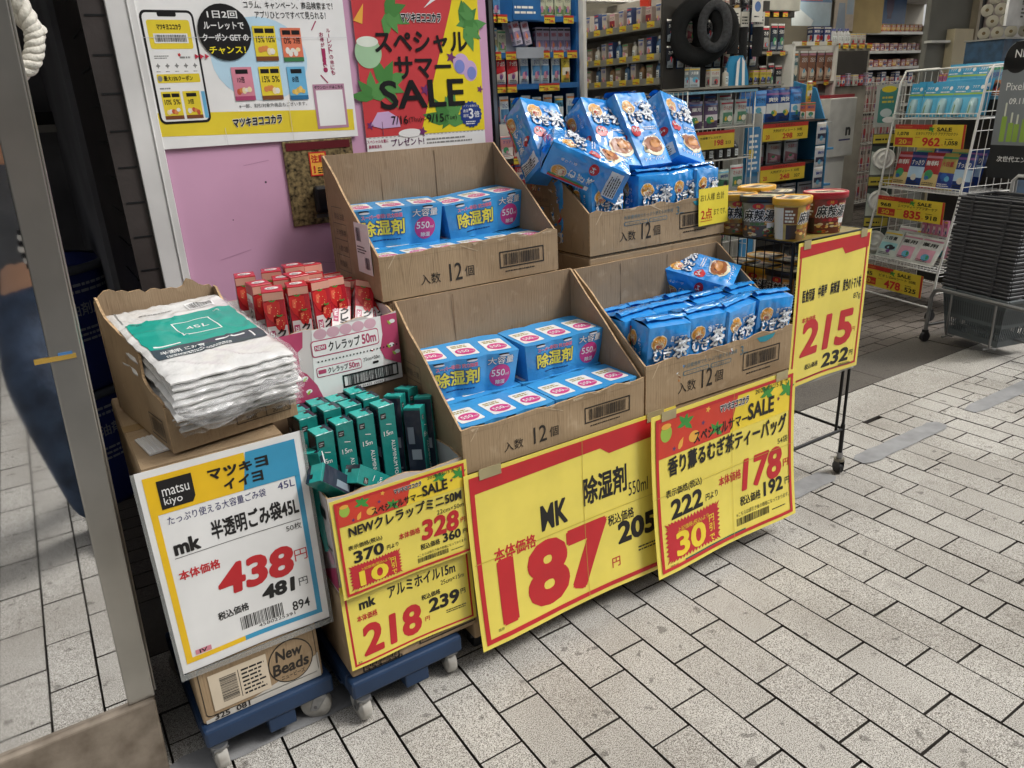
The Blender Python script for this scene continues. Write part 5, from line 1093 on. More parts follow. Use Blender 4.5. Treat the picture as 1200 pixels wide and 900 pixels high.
b.tube([(x1, y1, .545), (x1, y1, .10)], .0065, M_WIRE); b.tube([(x0, y0, .545), (x0, y0, .10)], .0065, M_WIRE); b.tube([(x0, y1, .545), (x0, y1, .10)], .0065, M_WIRE)
b.tube([(x0, y0, .212), (x1, y0, .212)], .0065, M_WIRE); b.tube([(x1, y0, .214), (x1, y1, .218)], .0065, M_WIRE); b.tube([(x0, y1, .212), (x1, y1, .212)], .0065, M_WIRE); b.tube([(x0, y0, .214), (x0, y1, .218)], .0065, M_WIRE)
b.tube([(x1, y0, .235), (x1, y0, .10)], .0095, M_WIRE)
b.build('frame', t)
b = MB()
for k in range(1, 9): b.tube([(x0, y0 + (y1 - y0) * k / 9, zt), (x0, y0 + (y1 - y0) * k / 9, .555)], .0024, M_WIRE, 6)
for z in (.96, .87, .70): b.tube([(x0, y0, z), (x0, y1, z)], .0024, M_WIRE, 6)
b.build('side_grid', t)
b = MB()
for k in range(1, 9): b.tube([(x1, y0 + (y1 - y0) * k / 9, zt), (x1, y0 + (y1 - y0) * k / 9, .555)], .0024, M_WIRE, 6)
for z in (.96, .87, .70): b.tube([(x1, y0, z), (x1, y1, z)], .0024, M_WIRE, 6)
b.build('side_grid', t)
for (x, y) in ((x1, y0), (x1, y1), (x0, y0), (x0, y1)):
    b = MB(); b.cyl((0, 0, .070), (0, 0, .102), .013, M_STEEL); b.cyl((0, 0, .062), (0, 0, .074), .022, mat('caster_zinc', '#8c877a', .4, .8)); b.box(-.013, -.02, .03, -.010, .02, .066, M_BLACK); b.box(.010, -.02, .03, .013, .02, .066, M_BLACK)
    c = b.build('caster', t); c.location = (x, y, 0); c.rotation_euler = (0, 0, R(-20))
    b = MB(); b.cyl((-.009, .004, .028), (.009, .004, .028), .0275, plas('#1c1c1e', .5), n=20); b.build('wheel', c)
b = MB(); b.box(x0 - .02, -.5535, .493, x1 + .015, -.552, .515, mat('clear_strip', '#c9c9c4', .15, alpha=.6)); b.build('clear_strip', t)

M_LID = {}
def noodle_cup(body, lid, accent, seed):
    r, h = .076, .152; sx, sy, p = 1.0, .80, 2.7
    t = thing('noodle_cup', (0, 0, 0), '', 'noodle cup'); b = MB(); bm_ = mat('cup_' + body.strip('#'), body, .35, var=.25, scale=22)
    b.lathe([(r * .80, 0), (r * .81, .004), (r * .96, h * .88), (r * .98, h * .9)], bm_, 36, None, sx, sy, p)
    def fn(x, y):
        T = .81 + (.96 - .81) * y / (h * .88); a = x / (r * .80); c, q = math.cos(a - math.pi / 2), math.sin(a - math.pi / 2)
        k = (abs(c) ** p + abs(q) ** p) ** (-1 / p) * r * T
        return Vector((k * c * sx, y, -k * q * sy)) + Vector((c, 0, -q)) * .0006
    A = Art(); U = r * .80
    A.text('麻辣湯', -U * .80, h * .42, BLK, w=U * 1.6, h=h * .28, bold=.028, l=3, shear=.15, outline=WHT, ol=.055)
    A.text('黄色のトマト味' if seed == 1 else '中華屋', -U * .4, h * .30, ink(accent), w=U * .8, h=h * .08, bold=.03, l=3)
    A.rect(-U * 1.5, h * .05, -U * .85, h * .40, ink('#3c2a20'), 1); r_ = random.Random(seed); A.rect(-U * .85, h * .02, U * .9, h * .30, ink(('#8a6a3c', '#57504a', '#6e3a2a')[seed - 1]), 1)
    for k in range(26): A.ell(U * r_.uniform(-.8, .85), h * r_.uniform(.05, .27), U * r_.uniform(.05, .16), h * r_.uniform(.015, .04), ink(r_.choice(('#c76a2c', '#3f7d3c', '#e9c06a', '#8e3a24', '#d8c9a0', '#b5843c'))), 2 + k * .05)
    A.rect(U * .35, h * .32, U * .92, h * .82, ink('#c98a3c' if seed != 3 else '#8e2a2c'), 1); A.lines(U * .4, h * .36, U * .88, h * .78, ink('#e6cf9a'), 7, 1.5, seed + 3)
    A.rect(-U * 1.68, h * .42, -U * .87, h * .82, ink('#2f5a34' if seed == 2 else '#7a4a24'), 1); A.lines(-U * 1.6, h * .46, -U * .95, h * .78, ink('#dfe0d0'), 4, 2, seed + 9, .6)
    A.rect(U * .95, h * .04, U * 1.5, h * .80, ink('#d8d2c2'), 1); A.lines(U * 1.0, h * .08, U * 1.45, h * .76, BLK, 9, 2, seed); A.rect(U * 1.52, h * .04, U * 1.62, h * .8, BLK, 1)
    A.rect(-U * 2.6, h * .04, -U * 1.7, h * .80, ink('#d8d2c2'), 1); A.lines(-U * 2.5, h * .06, -U * 1.8, h * .74, BLK, 9, 2, seed + 5); A.ell(0, h * .78, U * .3, h * .07, REDI, 1); A.text('麺', -U * .1, h * .745, ORN, w=U * .2, h=h * .07, bold=.02, l=2)
    A.rect(U * .5, h * .25, U * .9, h * .38, WHT, 2)
    xs = [U * (i / 10 - 3) for i in range(1, 60)]
    b.art(A, FRONT, xs, [h * i / 6 for i in range(1, 6)], fn, True); b.build('cup', t)
    b = MB(); lm = mat('lid_' + lid.strip('#'), lid, .35, var=.08)
    b.lathe([(r * 1.0, h * .86), (r * 1.06, h * .865), (r * 1.07, h), (r * 1.05, h + .003), (r * .96, h + .003), (r * .93, h - .001)], lm, 36, None, sx, sy, p, caps=False)
    b.lathe([(r * .94, h - .002), (r * .94, h - .0005)], mat('lidtop_' + lid.strip('#'), '#d9c9a0', .4, var=.3, scale=30), 36, None, sx, sy, p)
    A = Art(); A.text('麻辣湯', -.04, -.01, BLK, w=.075, h=.03, bold=.05, l=2); A.ell(.02, .02, .02, .012, ink(accent)); A.lines(-.045, .02, .0, .04, REDI, 2, 2, seed); A.lines(-.04, -.04, .045, -.022, BLK, 2, 2, seed + 2); b.art(A, at(TOP, 0, 0, h - .0002)); b.build('lid', t)
    return t
cy = placer(noodle_cup('#d3b04e', '#e0a72c', '#b5641f', 1)); cb = placer(noodle_cup('#8b877c', '#242325', '#4f7f3c', 2)); cr = placer(noodle_cup('#93413a', '#b3222f', '#c4242f', 3)); G = 'noodle cups on and in the wire rack'
zc = zt + .001
cy((.665, -.478, zc), 'yellow lidded noodle cup at the front corner of the wire rack top', G, rotz=R(20)); cb((.648, -.352, zc), 'black lidded noodle cup behind the yellow one at the rack corner', G, rotz=R(-62)); cr((.868, -.470, zc), 'red lidded noodle cup alone at the right of the rack top', G, rotz=R(-28))
cy((.645, -.228, zc), 'yellow lidded noodle cup partly behind the tea carton corner', G, rotz=R(-40)); cb((.800, -.300, zc), 'black lidded noodle cup low behind the front yellow one', G, rotz=R(30)); cy((.790, -.205, zc + .012), 'yellow lidded noodle cup standing highest at the back of the rack top', G, rotz=R(10))
for zz, nm in ((.798, 'middle'), (.553, 'low')):
    for i in range(2):
        for j in range(3):
            f = cy if (i + j) % 2 else cb
            f((.695 + i * .16, -.452 + j * .115, zz), '%s noodle cup on the rack\'s %s shelf, %s' % ('yellow' if f is cy else 'black', nm, ('beside the grid', 'deeper in')[i] + (' at the front', ' at the middle', ' at the back')[j]), G, rotz=R(-90 + rnd.uniform(-8, 8)))

# ================================================================ BASKETS
M_BK = mat('basket_black', '#48484b', .42, var=.12, scale=9); M_BG = mat('basket_grey', '#5a6163', .5, var=.12, scale=6)
def basket(m, h=.21):
    W, D = .47, .32; t = thing('shopping_basket', (0, 0, 0), '', 'shopping basket'); b = MB()
    o = [(-W / 2, 0), (W / 2, 0), (W / 2, D), (-W / 2, D)]
    b.bbox(-W / 2, -.0, h - .0125, W / 2, .016, h, m, .004, seg=1); b.bbox(-W / 2, D - .016, h - .017, W / 2, D, h, m, .004, seg=1); b.bbox(-W / 2, .0161, h - .0125, -W / 2 + .016, D - .0161, h, m, .004, seg=1); b.bbox(W / 2 - .016, .0161, h - .017, W / 2, D - .0161, h, m, .004, seg=1)
    for x in (-.12, .12): b.box(x - .009, -.003, h - .020, x + .009, -.0002, h, m)
    b.build('rim', t)
    b = MB(); tp = .05
    def side(p, q):
        (ax, ay), (bx, by) = p, q
        def f(a, v): 
            k = 1 - tp * (1 - v) * 3.2; x = ax + (bx - ax) * a; y = ay + (by - ay) * a; cx, cyy = 0, D / 2
            return (cx + (x - cx) * k * .955, cyy + (y - cyy) * k * .945, v * (h - .018))
        return f
    for i in range(4):
        f = side(o[i], o[(i + 1) % 4]); n = 26 if i % 2 == 0 else 18
        for k in range(n):                       # moulded slats with slots between
            a0, a1 = k / n, (k + .62) / n
            for v0, v1 in ((.14, .44), (.52, .86)):
                b.add([f(a0, v0), f(a1, v0), f(a1, v1), f(a0, v1)], [(0, 1, 2, 3)], m)
        for v0, v1 in ((0, .14), (.44, .52), (.86, 1)): b.add([f(0, v0), f(1, v0), f(1, v1), f(0, v1)], [(0, 1, 2, 3)], m)
    f0 = [side(o[i], o[(i + 1) % 4])(0, 0) for i in range(4)]; b.add(f0, [(3, 2, 1, 0)], m); b.build('tub', t)
    b = MB(); b.tube([(-W / 2 + .02, D * .40, h - .004), (-W / 2 + .03, D * .12, h + .004), (-W / 2 + .08, .03, h + .006), (W / 2 - .08, .03, h + .006), (W / 2 - .03, D * .12, h + .004), (W / 2 - .02, D * .40, h - .004)], .005, M_STEEL if m is M_BG else m, 6); b.build('handle', t)
    return t
BM = Matrix.Translation((3.075, .215, 0)) @ Matrix.Rotation(R(-104.5), 4, 'Z')     # local x runs to the right along the stand, local y into it
bg = placer(basket(M_BG)); bk = placer(basket(M_BK)); G = 'nested shopping baskets on the stand'
bg(None, 'dark grey basket at the foot of the stack, inside the tube stand', G, M=BM @ Matrix.Translation((.245, .015, .075)) @ Matrix.Diagonal((1.0, 1.0, 1.42, 1)))
N = 25
names = ['lowest', 'second', 'third', 'fourth', 'fifth', 'sixth', 'seventh', 'eighth', 'ninth', 'tenth', 'eleventh', 'twelfth', 'thirteenth', 'fourteenth', 'fifteenth', 'sixteenth', 'seventeenth', 'eighteenth', 'nineteenth', 'twentieth', 'twenty-first', 'twenty-second', 'twenty-third', 'twenty-fourth', 'twenty-fifth']
for i in range(N):
    lb = 'topmost black basket of the nested stack' if i == N - 1 else ('lowest black basket of the nested stack' if i == 0 else '%s black basket up in the nested stack' % names[i])
    bk(None, lb, G, M=BM @ Matrix.Translation((.228 + i * .0012 + rnd.uniform(-.003, .003), .025 + rnd.uniform(-.004, .004), .185 + i * .0228)) @ Matrix.Rotation(R(rnd.uniform(-.8, .8)), 4, 'Z'))
M_TUBE = mat('stand_tube', '#8d8d8c', .35, .6, var=.1)
t = thing('basket_stand', (0, 0, 0), 'grey tube stand on casters carrying the baskets', 'basket stand', M=BM); b = MB()
for y in (-.02, .38):
    b.tube([(-.03, y, .075), (-.02, y, .30), (.0, y, .345), (.035, y, .36), (.90, y, .36), (.935, y, .345), (.95, y, .30), (.96, y, .075)], .0125, M_TUBE, 10)
    for x in (.13, .44, .76): b.tube([(x, y, .36), (x, y, .09), (x, y + (.05 if y < 0 else -.05), .07)], .007, M_TUBE)
b.tube([(.03, -.02, .36), (.03, .38, .36)], .010, M_TUBE); b.tube([(.90, -.02, .36), (.90, .38, .36)], .010, M_TUBE); b.tube([(-.03, -.02, .11), (-.03, .38, .11)], .009, M_TUBE); b.tube([(.96, -.02, .11), (.96, .38, .11)], .009, M_TUBE); b.tube([(-.03, .18, .11), (.96, .18, .11)], .009, M_TUBE)
b.build('tube_frame', t)
for x in (.1, .4, .7):
    MB().tube([(x, -.02, .064), (x, .36, .064)], .006, M_TUBE).build('cross_rod', t)
b = MB(); b.tube([(.05, .42, .36), (.05, .42, 1.0), (.08, .42, 1.03), (.56, .42, 1.03), (.59, .42, 1.0), (.59, .42, .36)], .011, mat('white_tube', '#d3d3cf', .35), 10); b.build('rear_rail', t)
for x in (-.03, .96):
    for y in (-.02, .38):
        b = MB(); b.cyl((x - .011, y, .033), (x + .011, y, .033), .033, plas('#1c1c1e', .5), n=20); b.box(x - .014, y - .014, .035, x + .014, y + .014, .08, M_BLACK); b.build('caster', t)
# phone advert board behind the baskets
PB = BM @ Matrix.Translation((-.165, .44, 0)); w, h = .40, .80
t = thing('advert_board', (0, 0, 0), 'grey advert board with black rounded top behind the baskets', 'advert board', M=PB)
A = Art(); gg = mat('advert_grey', '#7d8286', .35, var=.05, scale=2); A.put([(0, 0), (w, 0), (w, h)] + [(w - .10 + .10 * math.cos(R(q)), h - .10 + .10 * math.sin(R(q))) for q in range(10, 91, 20)] + [(.10 + .10 * math.cos(R(q)), h - .10 + .10 * math.sin(R(q))) for q in range(90, 181, 18)], [tuple(range(14))], gg, 0)
A.rect(0, h - .16, w, h - .09, BLK, 1); A.rect(.06, h - .09, w - .06, h - .005, BLK, 1); A.ell(.06 + .03, h - .095, .085, .088, BLK, 1); A.ell(w - .09, h - .095, .085, .088, BLK, 1)
A.text('NEW', .07, h - .095, WHT, h=.045, bold=.005, l=3); A.text('Pixel', .045, h - .28, WHT, h=.045, l=2); A.text('09.11', .08, h - .36, WHT, h=.035, bold=.01, l=2)
for i, (x, q) in enumerate(((.05, .20), (.10, .15), (.14, .14), (.19, .18), (.24, .13))): A.rrect(x, .22, x + .035, .22 + q * .75, .006, ink('#8fae4a'), 2); A.rrect(x + .010, .22 + q * .75, x + .022, .22 + q * 1.15, .004, ink('#d7dccb'), 2)
A.rect(0, 0, w, .20, ink('#27282a'), 1); A.text('次世代エンジン', .06, .10, WHT, w=.28, h=.035, bold=.01, l=3); A.text('*新登場', .25, .175, WHT, h=.015, l=3)
b = MB(); b.box(.005, .0012, 0, w - .005, .010, h - .10, plas('#5a5d60')); b.art(A, FRONT); b.build('panel', t); t.matrix_world = PB @ Matrix.Translation((0, 0, 1.005))
b = MB(); b.tube([(.2, .02, -1.0), (.2, .02, .5)], .012, M_TUBE); b.box(.05, -.08, -1.005, .35, .14, -.99, M_TUBE); b.build('stand_foot', t)
# ================================================================ SHOP INTERIOR
M_SILV = mat('shelf_silver', '#a9a8a2', .3, .6, var=.12, scale=8); M_BSH = mat('shelf_blue', '#1d5f9f', .45, var=.08); M_WW = mat('white_wire', '#dcdbd6', .35, var=.05); M_DSH = mat('shelf_dark', '#34312f', .6); M_CSH = mat('shelf_cream', '#98938a', .6)
CBLK = BLK
# ---- product prototypes
def busy(A, x0, y0, x1, y1, c1, c2, seed, l=1):
    """a printed pack front: colour bands, a mark, a picture, small print"""
    r_ = random.Random(seed * 31 + 7); w, h = x1 - x0, y1 - y0; pal = ('#d8d2c4', '#c23a44', '#e0bf3c', '#2f5fa8', '#3f8f60', '#e58a3c', '#7a4a8c', '#2b2b30', '#c98aa0', '#63a9c9'); dark = sum(lin(c1)) < .75
    k = r_.random()
    if k < .35: A.poly([(x0, y0), (x1, y0), (x1, y0 + h * r_.uniform(.2, .5)), (x0, y0 + h * r_.uniform(.3, .6))], ink(c2), l)
    elif k < .7: A.rect(x0, y0 + h * .25, x1, y0 + h * r_.uniform(.5, .65), ink(c2), l)
    else: A.rect(x0 + w * .1, y0 + h * .06, x1 - w * .1, y0 + h * .55, ink(c2), l)
    A.ell(x0 + w * r_.uniform(.3, .7), y0 + h * r_.uniform(.22, .4), w * r_.uniform(.18, .3), h * r_.uniform(.10, .17), ink(r_.choice(pal)), l + 1); A.ell(x0 + w * r_.uniform(.3, .7), y0 + h * r_.uniform(.2, .35), w * r_.uniform(.08, .16), h * r_.uniform(.05, .1), ink(r_.choice(pal)), l + 2)
    tw = r_.choice(('薬用', 'クリア', '美白', 'うるおい', '爽快', 'すっきり', '大容量', 'さらさら', '無香料')); A.text(tw, x0 + w * .12, y0 + h * .66, WHT if dark else ink(r_.choice(('#1b1a1b', '#2a3f8c', '#a82c38'))), w=w * .74, h=min(h * .16, w * .5), bold=.02, l=l + 2)
    A.rect(x0, y0 + h * .90, x1, y0 + h * .97, ink(r_.choice(pal)), l); A.lines(x0 + w * .1, y0 + h * .05, x1 - w * .1, y0 + h * .16, WHT if sum(lin(c2)) < .75 else BLK, 2, l + 2, seed)
def p_box(name, w, d, h, c1, c2, cat, seed, ell=True):
    b = MB(); b.bbox(-w / 2, -d / 2, 0, w / 2, d / 2, h, ink(c1), min(w, d) * .03, seg=1); A = Art(); busy(A, -w * .46, h * .03, w * .46, h * .97, c1, c2, seed)
    b.art(A, at(FRONT, 0, -d / 2 - .0004, 0)); b.art(A, at(LEFT, -w / 2 - .0004, 0, 0) @ Matrix.Scale(d / w * .98, 4, (1, 0, 0)))
    o_ = b.build(name, cat=cat); return placer(o_)
def p_pouch(name, w, h, c1, c2, cat, seed, hang=False):
    b = MB(); m1 = shiny(c1)
    def f(s_):
        def g(a, q):
            e = (1 - (2 * a - 1) ** 4) * (1 - (2 * q - 1) ** 4)
            return ((a - .5) * w, s_ * (.014 * e + crumple(a, q, .006, 5, seed) * e), q * h)
        return g
    b.sheet(f(-1), 8, 10, m1); b.sheet(lambda a, q: f(1)(1 - a, q), 8, 10, m1)
    A = Art(); busy(A, -w * .44, h * .05, w * .44, h * .93, c1, c2, seed + 40)
    if hang: A.rect(-w * .48, h * .92, w * .48, h * .99, WHT, 1)
    b.art(A, FRONT, [w * (i / 8 - .5) for i in range(1, 8)], [h * i / 10 for i in range(1, 10)], lambda x, y: Vector((x, y, -f(-1)(x / w + .5, y / h)[1] + .0006)), True)
    o_ = b.build(name, cat=cat); return placer(o_)
def p_bottle(name, r, h, c1, c2, cat, pump=False):
    b = MB(); b.lathe([(r * .9, 0), (r, .004), (r, h * .62), (r * .8, h * .70), (r * .35, h * .74), (r * .35, h * .80)], plas(c1, .25), 16, None, 1, .75, 2.6); b.lathe([(r * .42, h * .80), (r * .42, h * .92), (r * .3, h * .94)], plas(c2, .3), 12)
    if pump: b.tube([(0, 0, h * .93), (0, 0, h), (0, -r * 1.2, h), (0, -r * 1.5, h * .97)], r * .14, plas(c2, .3), 6)
    A = Art(); A.rect(-r * .55, h * .12, r * .55, h * .5, ink('#dfe6e8'), 1); A.lines(-r * .45, h * .2, r * .45, h * .45, BLK, 3, 2, 4); b.art(A, at(FRONT, 0, -r * .76, 0))
    o_ = b.build(name, cat=cat); return placer(o_)
def fill(ps, a, bnd, n, group, label, jit=.006, rz=0, ends=None):
    """n items side by side from point a to point bnd; label says shelf and look"""
    a, bnd = Vector(a), Vector(bnd)
    for i in range(n):
        f = i / max(1, n - 1); p = a.lerp(bnd, f) + Vector((rnd.uniform(-jit, jit), rnd.uniform(-jit, jit), 0))
        k = ps[i % len(ps)] if isinstance(ps, list) else ps
        lb = label.replace('%s', getattr(k, 'd', 'item'))
        k(tuple(p), lb, group, rotz=R(rz + rnd.uniform(-4, 4)))
TAGY = ink('#d9bf3a'); TAGR = ink('#b8352c')
def tag_art(w, h, seed, price=None, red=True):
    A = Art(); A.slab(0, 0, w, h, .001, TAGY)
    if red: A.rect(0, h * .72, w, h, TAGR, 1)
    A.lines(w * .05, h * .40, w * .6, h * .62, BLK, 1, 2, seed); A.text(price or '198', w * .45, h * .10, REDI, h=h * .34, bold=.03, l=2); A.lines(w * .76, h * .12, w * .97, h * .3, BLK, 2, 2, seed + 1); return A
def strip_tags(parent, x0, x1, y, z, n, price, F=FRONT, w=.07, h=.04, yy=None):
    for i in range(n):
        x = x0 + (x1 - x0) * i / max(1, n - 1) - w / 2; b = MB()
        b.art(tag_art(w, h, i + int(z * 50), price[i % len(price)]), at(F, x, y, z) if F is FRONT else at(F, y, x + w, z)); b.build('price_tag', parent)

# ---- 1. blue shelf bay just inside the entrance
t = thing('blue_shelf_bay', (0, 0, 0), 'blue shelf bay of toothbrushes beside the red and yellow poster', 'shelf'); X0, X1, Y0, Y1 = .47, 1.13, 1.40, 1.75
b = MB(); b.box(X0, Y1 - .02, 0, X1, Y1, 2.3, M_BSH); b.box(X0 - .02, Y0 + .02, 0, X0 - .0005, Y1, 2.3, M_BSH); b.box(X1 + .0005, Y0 + .02, 0, X1 + .02, Y1, 2.3, M_BSH); b.build('frame', t)
b = MB(); b.box(X1 + .022, Y0 - .02, 0, X1 + .045, Y0 + .35, 2.4, M_WALLW); b.build('side_post', t)
for z in (2.035, 1.855, 1.695, 1.48, 1.27, 1.05, .8):
    MB().box(X0, Y0, z - .012, X1, Y1 - .021, z, M_BSH).build('shelf', t)
    MB().box(X0, Y0 - .006, z - .022, X1, Y0 - .0005, z + .006, M_BSH).build('shelf_edge', t)
strip_tags(t, .56, .62, Y0 - .008, 2.005, 2, ('298', '178')); strip_tags(t, .93, 1.06, Y0 - .008, 2.005, 2, ('248', '198')); strip_tags(t, .57, .67, Y0 - .008, 1.825, 2, ('328', '298')); strip_tags(t, .89, 1.08, Y0 - .008, 1.828, 3, ('248', '198', '278')); strip_tags(t, .60, .66, Y0 - .008, 1.66, 2, ('128', '158')); strip_tags(t, .88, .95, Y0 - .008, 1.66, 2, ('228', '198'))
b = MB(); b.box(.69, Y0 - .012, 2.02, .87, Y0 - .008, 2.22, M_BSH); A = Art(); A.lines(.01, .03, .17, .08, WHT, 2, 1, 5); A.text('歯', .06, .1, WHT, w=.06, h=.06, l=1); b.art(A, at(FRONT, .69, Y0 - .0125, 2.02)); b.build('header_card', t)
b = MB(); b.box(.70, Y0 - .012, 1.83, .88, Y0 - .008, 1.885, ink('#9fa6b4')); b.box(.66, Y0 + .05, 1.857, .82, Y0 + .06, 2.02, ink('#8f909a')); b.build('display_card', t)
g = 'packs on the blue shelf bay'
whb = p_box('toothpaste_box', .045, .04, .13, '#d8d4c6', '#b3a97c', 'toothpaste box', 1); lil = p_box('toothpaste_box', .045, .04, .135, '#b9b3c8', '#8a83a8', 'toothpaste box', 2); grn = p_box('toothpaste_box', .05, .04, .12, '#c9ccb4', '#6f8f5a', 'toothpaste box', 3)
whb.d = 'cream toothpaste box'; lil.d = 'lilac toothpaste box'; grn.d = 'green and cream toothpaste box'
redp = p_pouch('floss_pack', .07, .155, '#c02f3a', '#d8d2cc', 'floss pack', 1, True); whp = p_pouch('toothbrush_pack', .06, .16, '#c9d6de', '#4d84b5', 'toothbrush pack', 2, True); blp = p_pouch('toothbrush_pack', .06, .15, '#4b9cc4', '#dfe8ea', 'toothbrush pack', 3, True); yep = p_pouch('toothbrush_pack', .06, .15, '#d8c34a', '#e6e2d2', 'toothbrush pack', 4, True)
redp.d = 'red floss pack'; whp.d = 'pale blue toothbrush pack'; blp.d = 'bright blue toothbrush pack'; yep.d = 'yellow pack'
fill([whb, grn], (.51, 1.47, 1.856), (.65, 1.47, 1.856), 4, g, '%s on the second shelf of the blue shelf bay'); fill(lil, (.90, 1.47, 1.856), (1.09, 1.47, 1.856), 5, g, 'lilac toothpaste box on the second shelf of the blue shelf bay')
for i, x in enumerate((.74, .80)): lil(None, 'lilac box tilted on the grey card of the blue shelf bay', g, M=Matrix.Translation((x, 1.43, 1.90)) @ Matrix.Rotation(R(-14), 4, 'Y'))
fill(redp, (.53, 1.42, 1.697), (.69, 1.42, 1.697), 3, g, 'red floss pack hanging on the third shelf of the blue shelf bay'); fill(whp, (.77, 1.42, 1.70), (.98, 1.42, 1.70), 4, g, 'pale blue toothbrush pack on the third shelf of the blue shelf bay'); yep((1.05, 1.42, 1.70), 'yellow topped toothbrush pack on the third shelf of the blue shelf bay', g)
fill([redp, whp], (.56, 1.5, 2.037), (.65, 1.5, 2.037), 2, g, '%s on the top shelf of the blue shelf bay'); fill(grn, (.92, 1.46, 2.037), (1.08, 1.46, 2.037), 4, g, '%s on the top shelf of the blue shelf bay')
fill([blp, whp], (.55, 1.43, 1.482), (1.08, 1.43, 1.482), 8, g, '%s on the fourth shelf of the blue shelf bay')
pkb = p_box('plaster_box', .075, .05, .10, '#c9888c', '#d8d0cc', 'plaster box', 5); rdb = p_box('plaster_box', .06, .05, .115, '#b5303c', '#d8d0c4', 'plaster box', 6)
pkb.d = 'pink plaster box'; rdb.d = 'red plaster box'
fill([pkb, pkb, rdb], (.52, 1.43, 1.272), (1.08, 1.43, 1.272), 8, g, '%s on the fifth shelf of the blue shelf bay'); fill([rdb, pkb], (.52, 1.43, 1.052), (1.08, 1.43, 1.052), 8, g, '%s on the sixth shelf of the blue shelf bay')
b = MB(); b.box(0, 0, 0, .10, .003, .075, ink('#7a2a34')); b.box(.006, -.001, .006, .094, -.0002, .069, ink('#d8cdbf')); A = Art(); A.text('お買得', .012, .02, ink('#7a2a34'), w=.07, h=.025, bold=.02); b.art(A, at(FRONT, .006, -.0015, .01)); b.build('price_flag', loc=(.42, 1.30, 1.515), label='small dark red and white price flag beside the black door track', cat='price flag')
# narrow white rack of pink and red boxes in front of the blue bay
t = thing('counter_rack', (0, 0, 0), 'narrow white rack of pink and red boxes right of the black door track', 'shelf'); b = MB(); b.box(.34, 1.18, 0, .36, 1.36, 1.5, M_WW); b.box(.62, 1.18, 0, .64, 1.36, 1.5, M_WW); b.box(.36, 1.34, 0, .62, 1.36, 1.5, M_WW); b.build('frame', t)
for z in (1.02, 1.18, 1.34): MB().box(.3605, 1.18, z - .01, .6195, 1.3395, z, M_WW).build('shelf', t)
strip_tags(t, .55, .56, 1.176, 1.30, 1, ('98',))
g = 'boxes on the narrow white rack'
fill(pkb, (.41, 1.24, 1.341), (.58, 1.24, 1.341), 3, g, 'pink plaster box on the top shelf of the narrow white rack'); fill([pkb, rdb, rdb], (.41, 1.24, 1.181), (.58, 1.24, 1.181), 3, g, '%s on the middle shelf of the narrow white rack'); fill([rdb], (.41, 1.24, 1.021), (.58, 1.24, 1.021), 3, g, 'red plaster box on the lowest shelf of the narrow white rack')

# ---- 2. silver gondola seen along its side, and its dark end with hanging goods
t = thing('gondola', (0, 0, 0), 'long silver edged shelf gondola of small boxes deeper in the shop', 'shelf'); b = MB(); b.box(2.62, 1.98, 0, 2.66, 3.5, 2.3, M_CSH); b.box(2.3, 3.48, 0, 2.62, 3.5, 2.2, M_CSH); b.build('frame', t)
for z in (2.085, 1.875, 1.715, 1.50, 1.3, 1.0):
    MB().box(2.3, 1.98, z - .03, 2.6195, 3.4795, z - .012, M_CSH).build('shelf', t); MB().box(2.285, 1.97, z - .035, 2.299, 3.5, z + .012, M_SILV).build('shelf_edge', t)
g = 'goods on the silver gondola'; sb = [p_box('cosmetics_box', .055, .05, .135, '#b8b0a8', '#7d7468', 'cosmetics box', 7), p_box('cosmetics_box', .065, .05, .115, '#8d7d6c', '#d8cfbe', 'cosmetics box', 8), p_box('cosmetics_box', .055, .05, .14, '#3d4f7c', '#c9ced8', 'cosmetics box', 9), p_box('cosmetics_box', .06, .05, .125, '#c9b7ae', '#8e2f3c', 'cosmetics box', 10)]
bo = [p_bottle('lotion_bottle', .025, .15, '#4d6f96', '#d8d8d8', 'bottle'), p_bottle('lotion_bottle', .027, .14, '#8a6a4c', '#2a2a2a', 'bottle'), p_bottle('lotion_bottle', .025, .13, '#cfcac0', '#8f8f8f', 'bottle')]
for q_, n_ in zip(sb + bo, ('grey cosmetics box', 'brown cosmetics box', 'navy cosmetics box', 'pale pink cosmetics box', 'blue lotion bottle', 'brown lotion bottle', 'white lotion bottle')): q_.d = n_
for z, ps, nm, n in ((2.075, [sb[0], sb[3], sb[0], sb[2]], 'top', 15), (1.864, [sb[2], bo[0], sb[1], bo[2], sb[0]], 'second', 17), (1.704, [bo[0], sb[0], bo[1], sb[1]], 'third', 17), (1.489, [sb[1], sb[0], bo[1]], 'fourth', 15)):
    fill(ps, (2.345, 3.40, z), (2.345, 2.03, z), n, g, '%s on the ' + nm + ' shelf of the silver gondola', rz=-90)
for z in (2.06, 1.85, 1.69):
    for k in range(9):
        bb = MB(); bb.art(tag_art(.075, .038, k + int(z * 90), ('598', '780', '348')[k % 3], False), at(LEFT, 2.2838, 3.30 - k * .15, z)); bb.build('price_tag', t)
b = MB(); b.box(2.44, 2.25, 2.12, 2.46, 2.35, 2.30, ink('#c93a28')); b.build('red_card', label='bright red card standing on top of the silver gondola', cat='card')
t = thing('end_panel', (0, 0, 0), 'dark pegboard end of the silver gondola behind the hanging black goods', 'pegboard'); b = MB(); b.box(2.3, 1.955, 0, 3.30, 1.975, 2.35, M_DSH); b.build('panel', t)
for x in (2.48, 2.62, 2.84, 3.02, 3.1):
    MB().tube([(x, 1.955, 2.18), (x, 1.80, 2.18), (x, 1.79, 2.19)], .003, M_STEEL, 6).build('hook', t)
MB().box(2.3, 1.70, 1.63, 3.30, 1.954, 1.645, M_CSH).build('shelf', t)
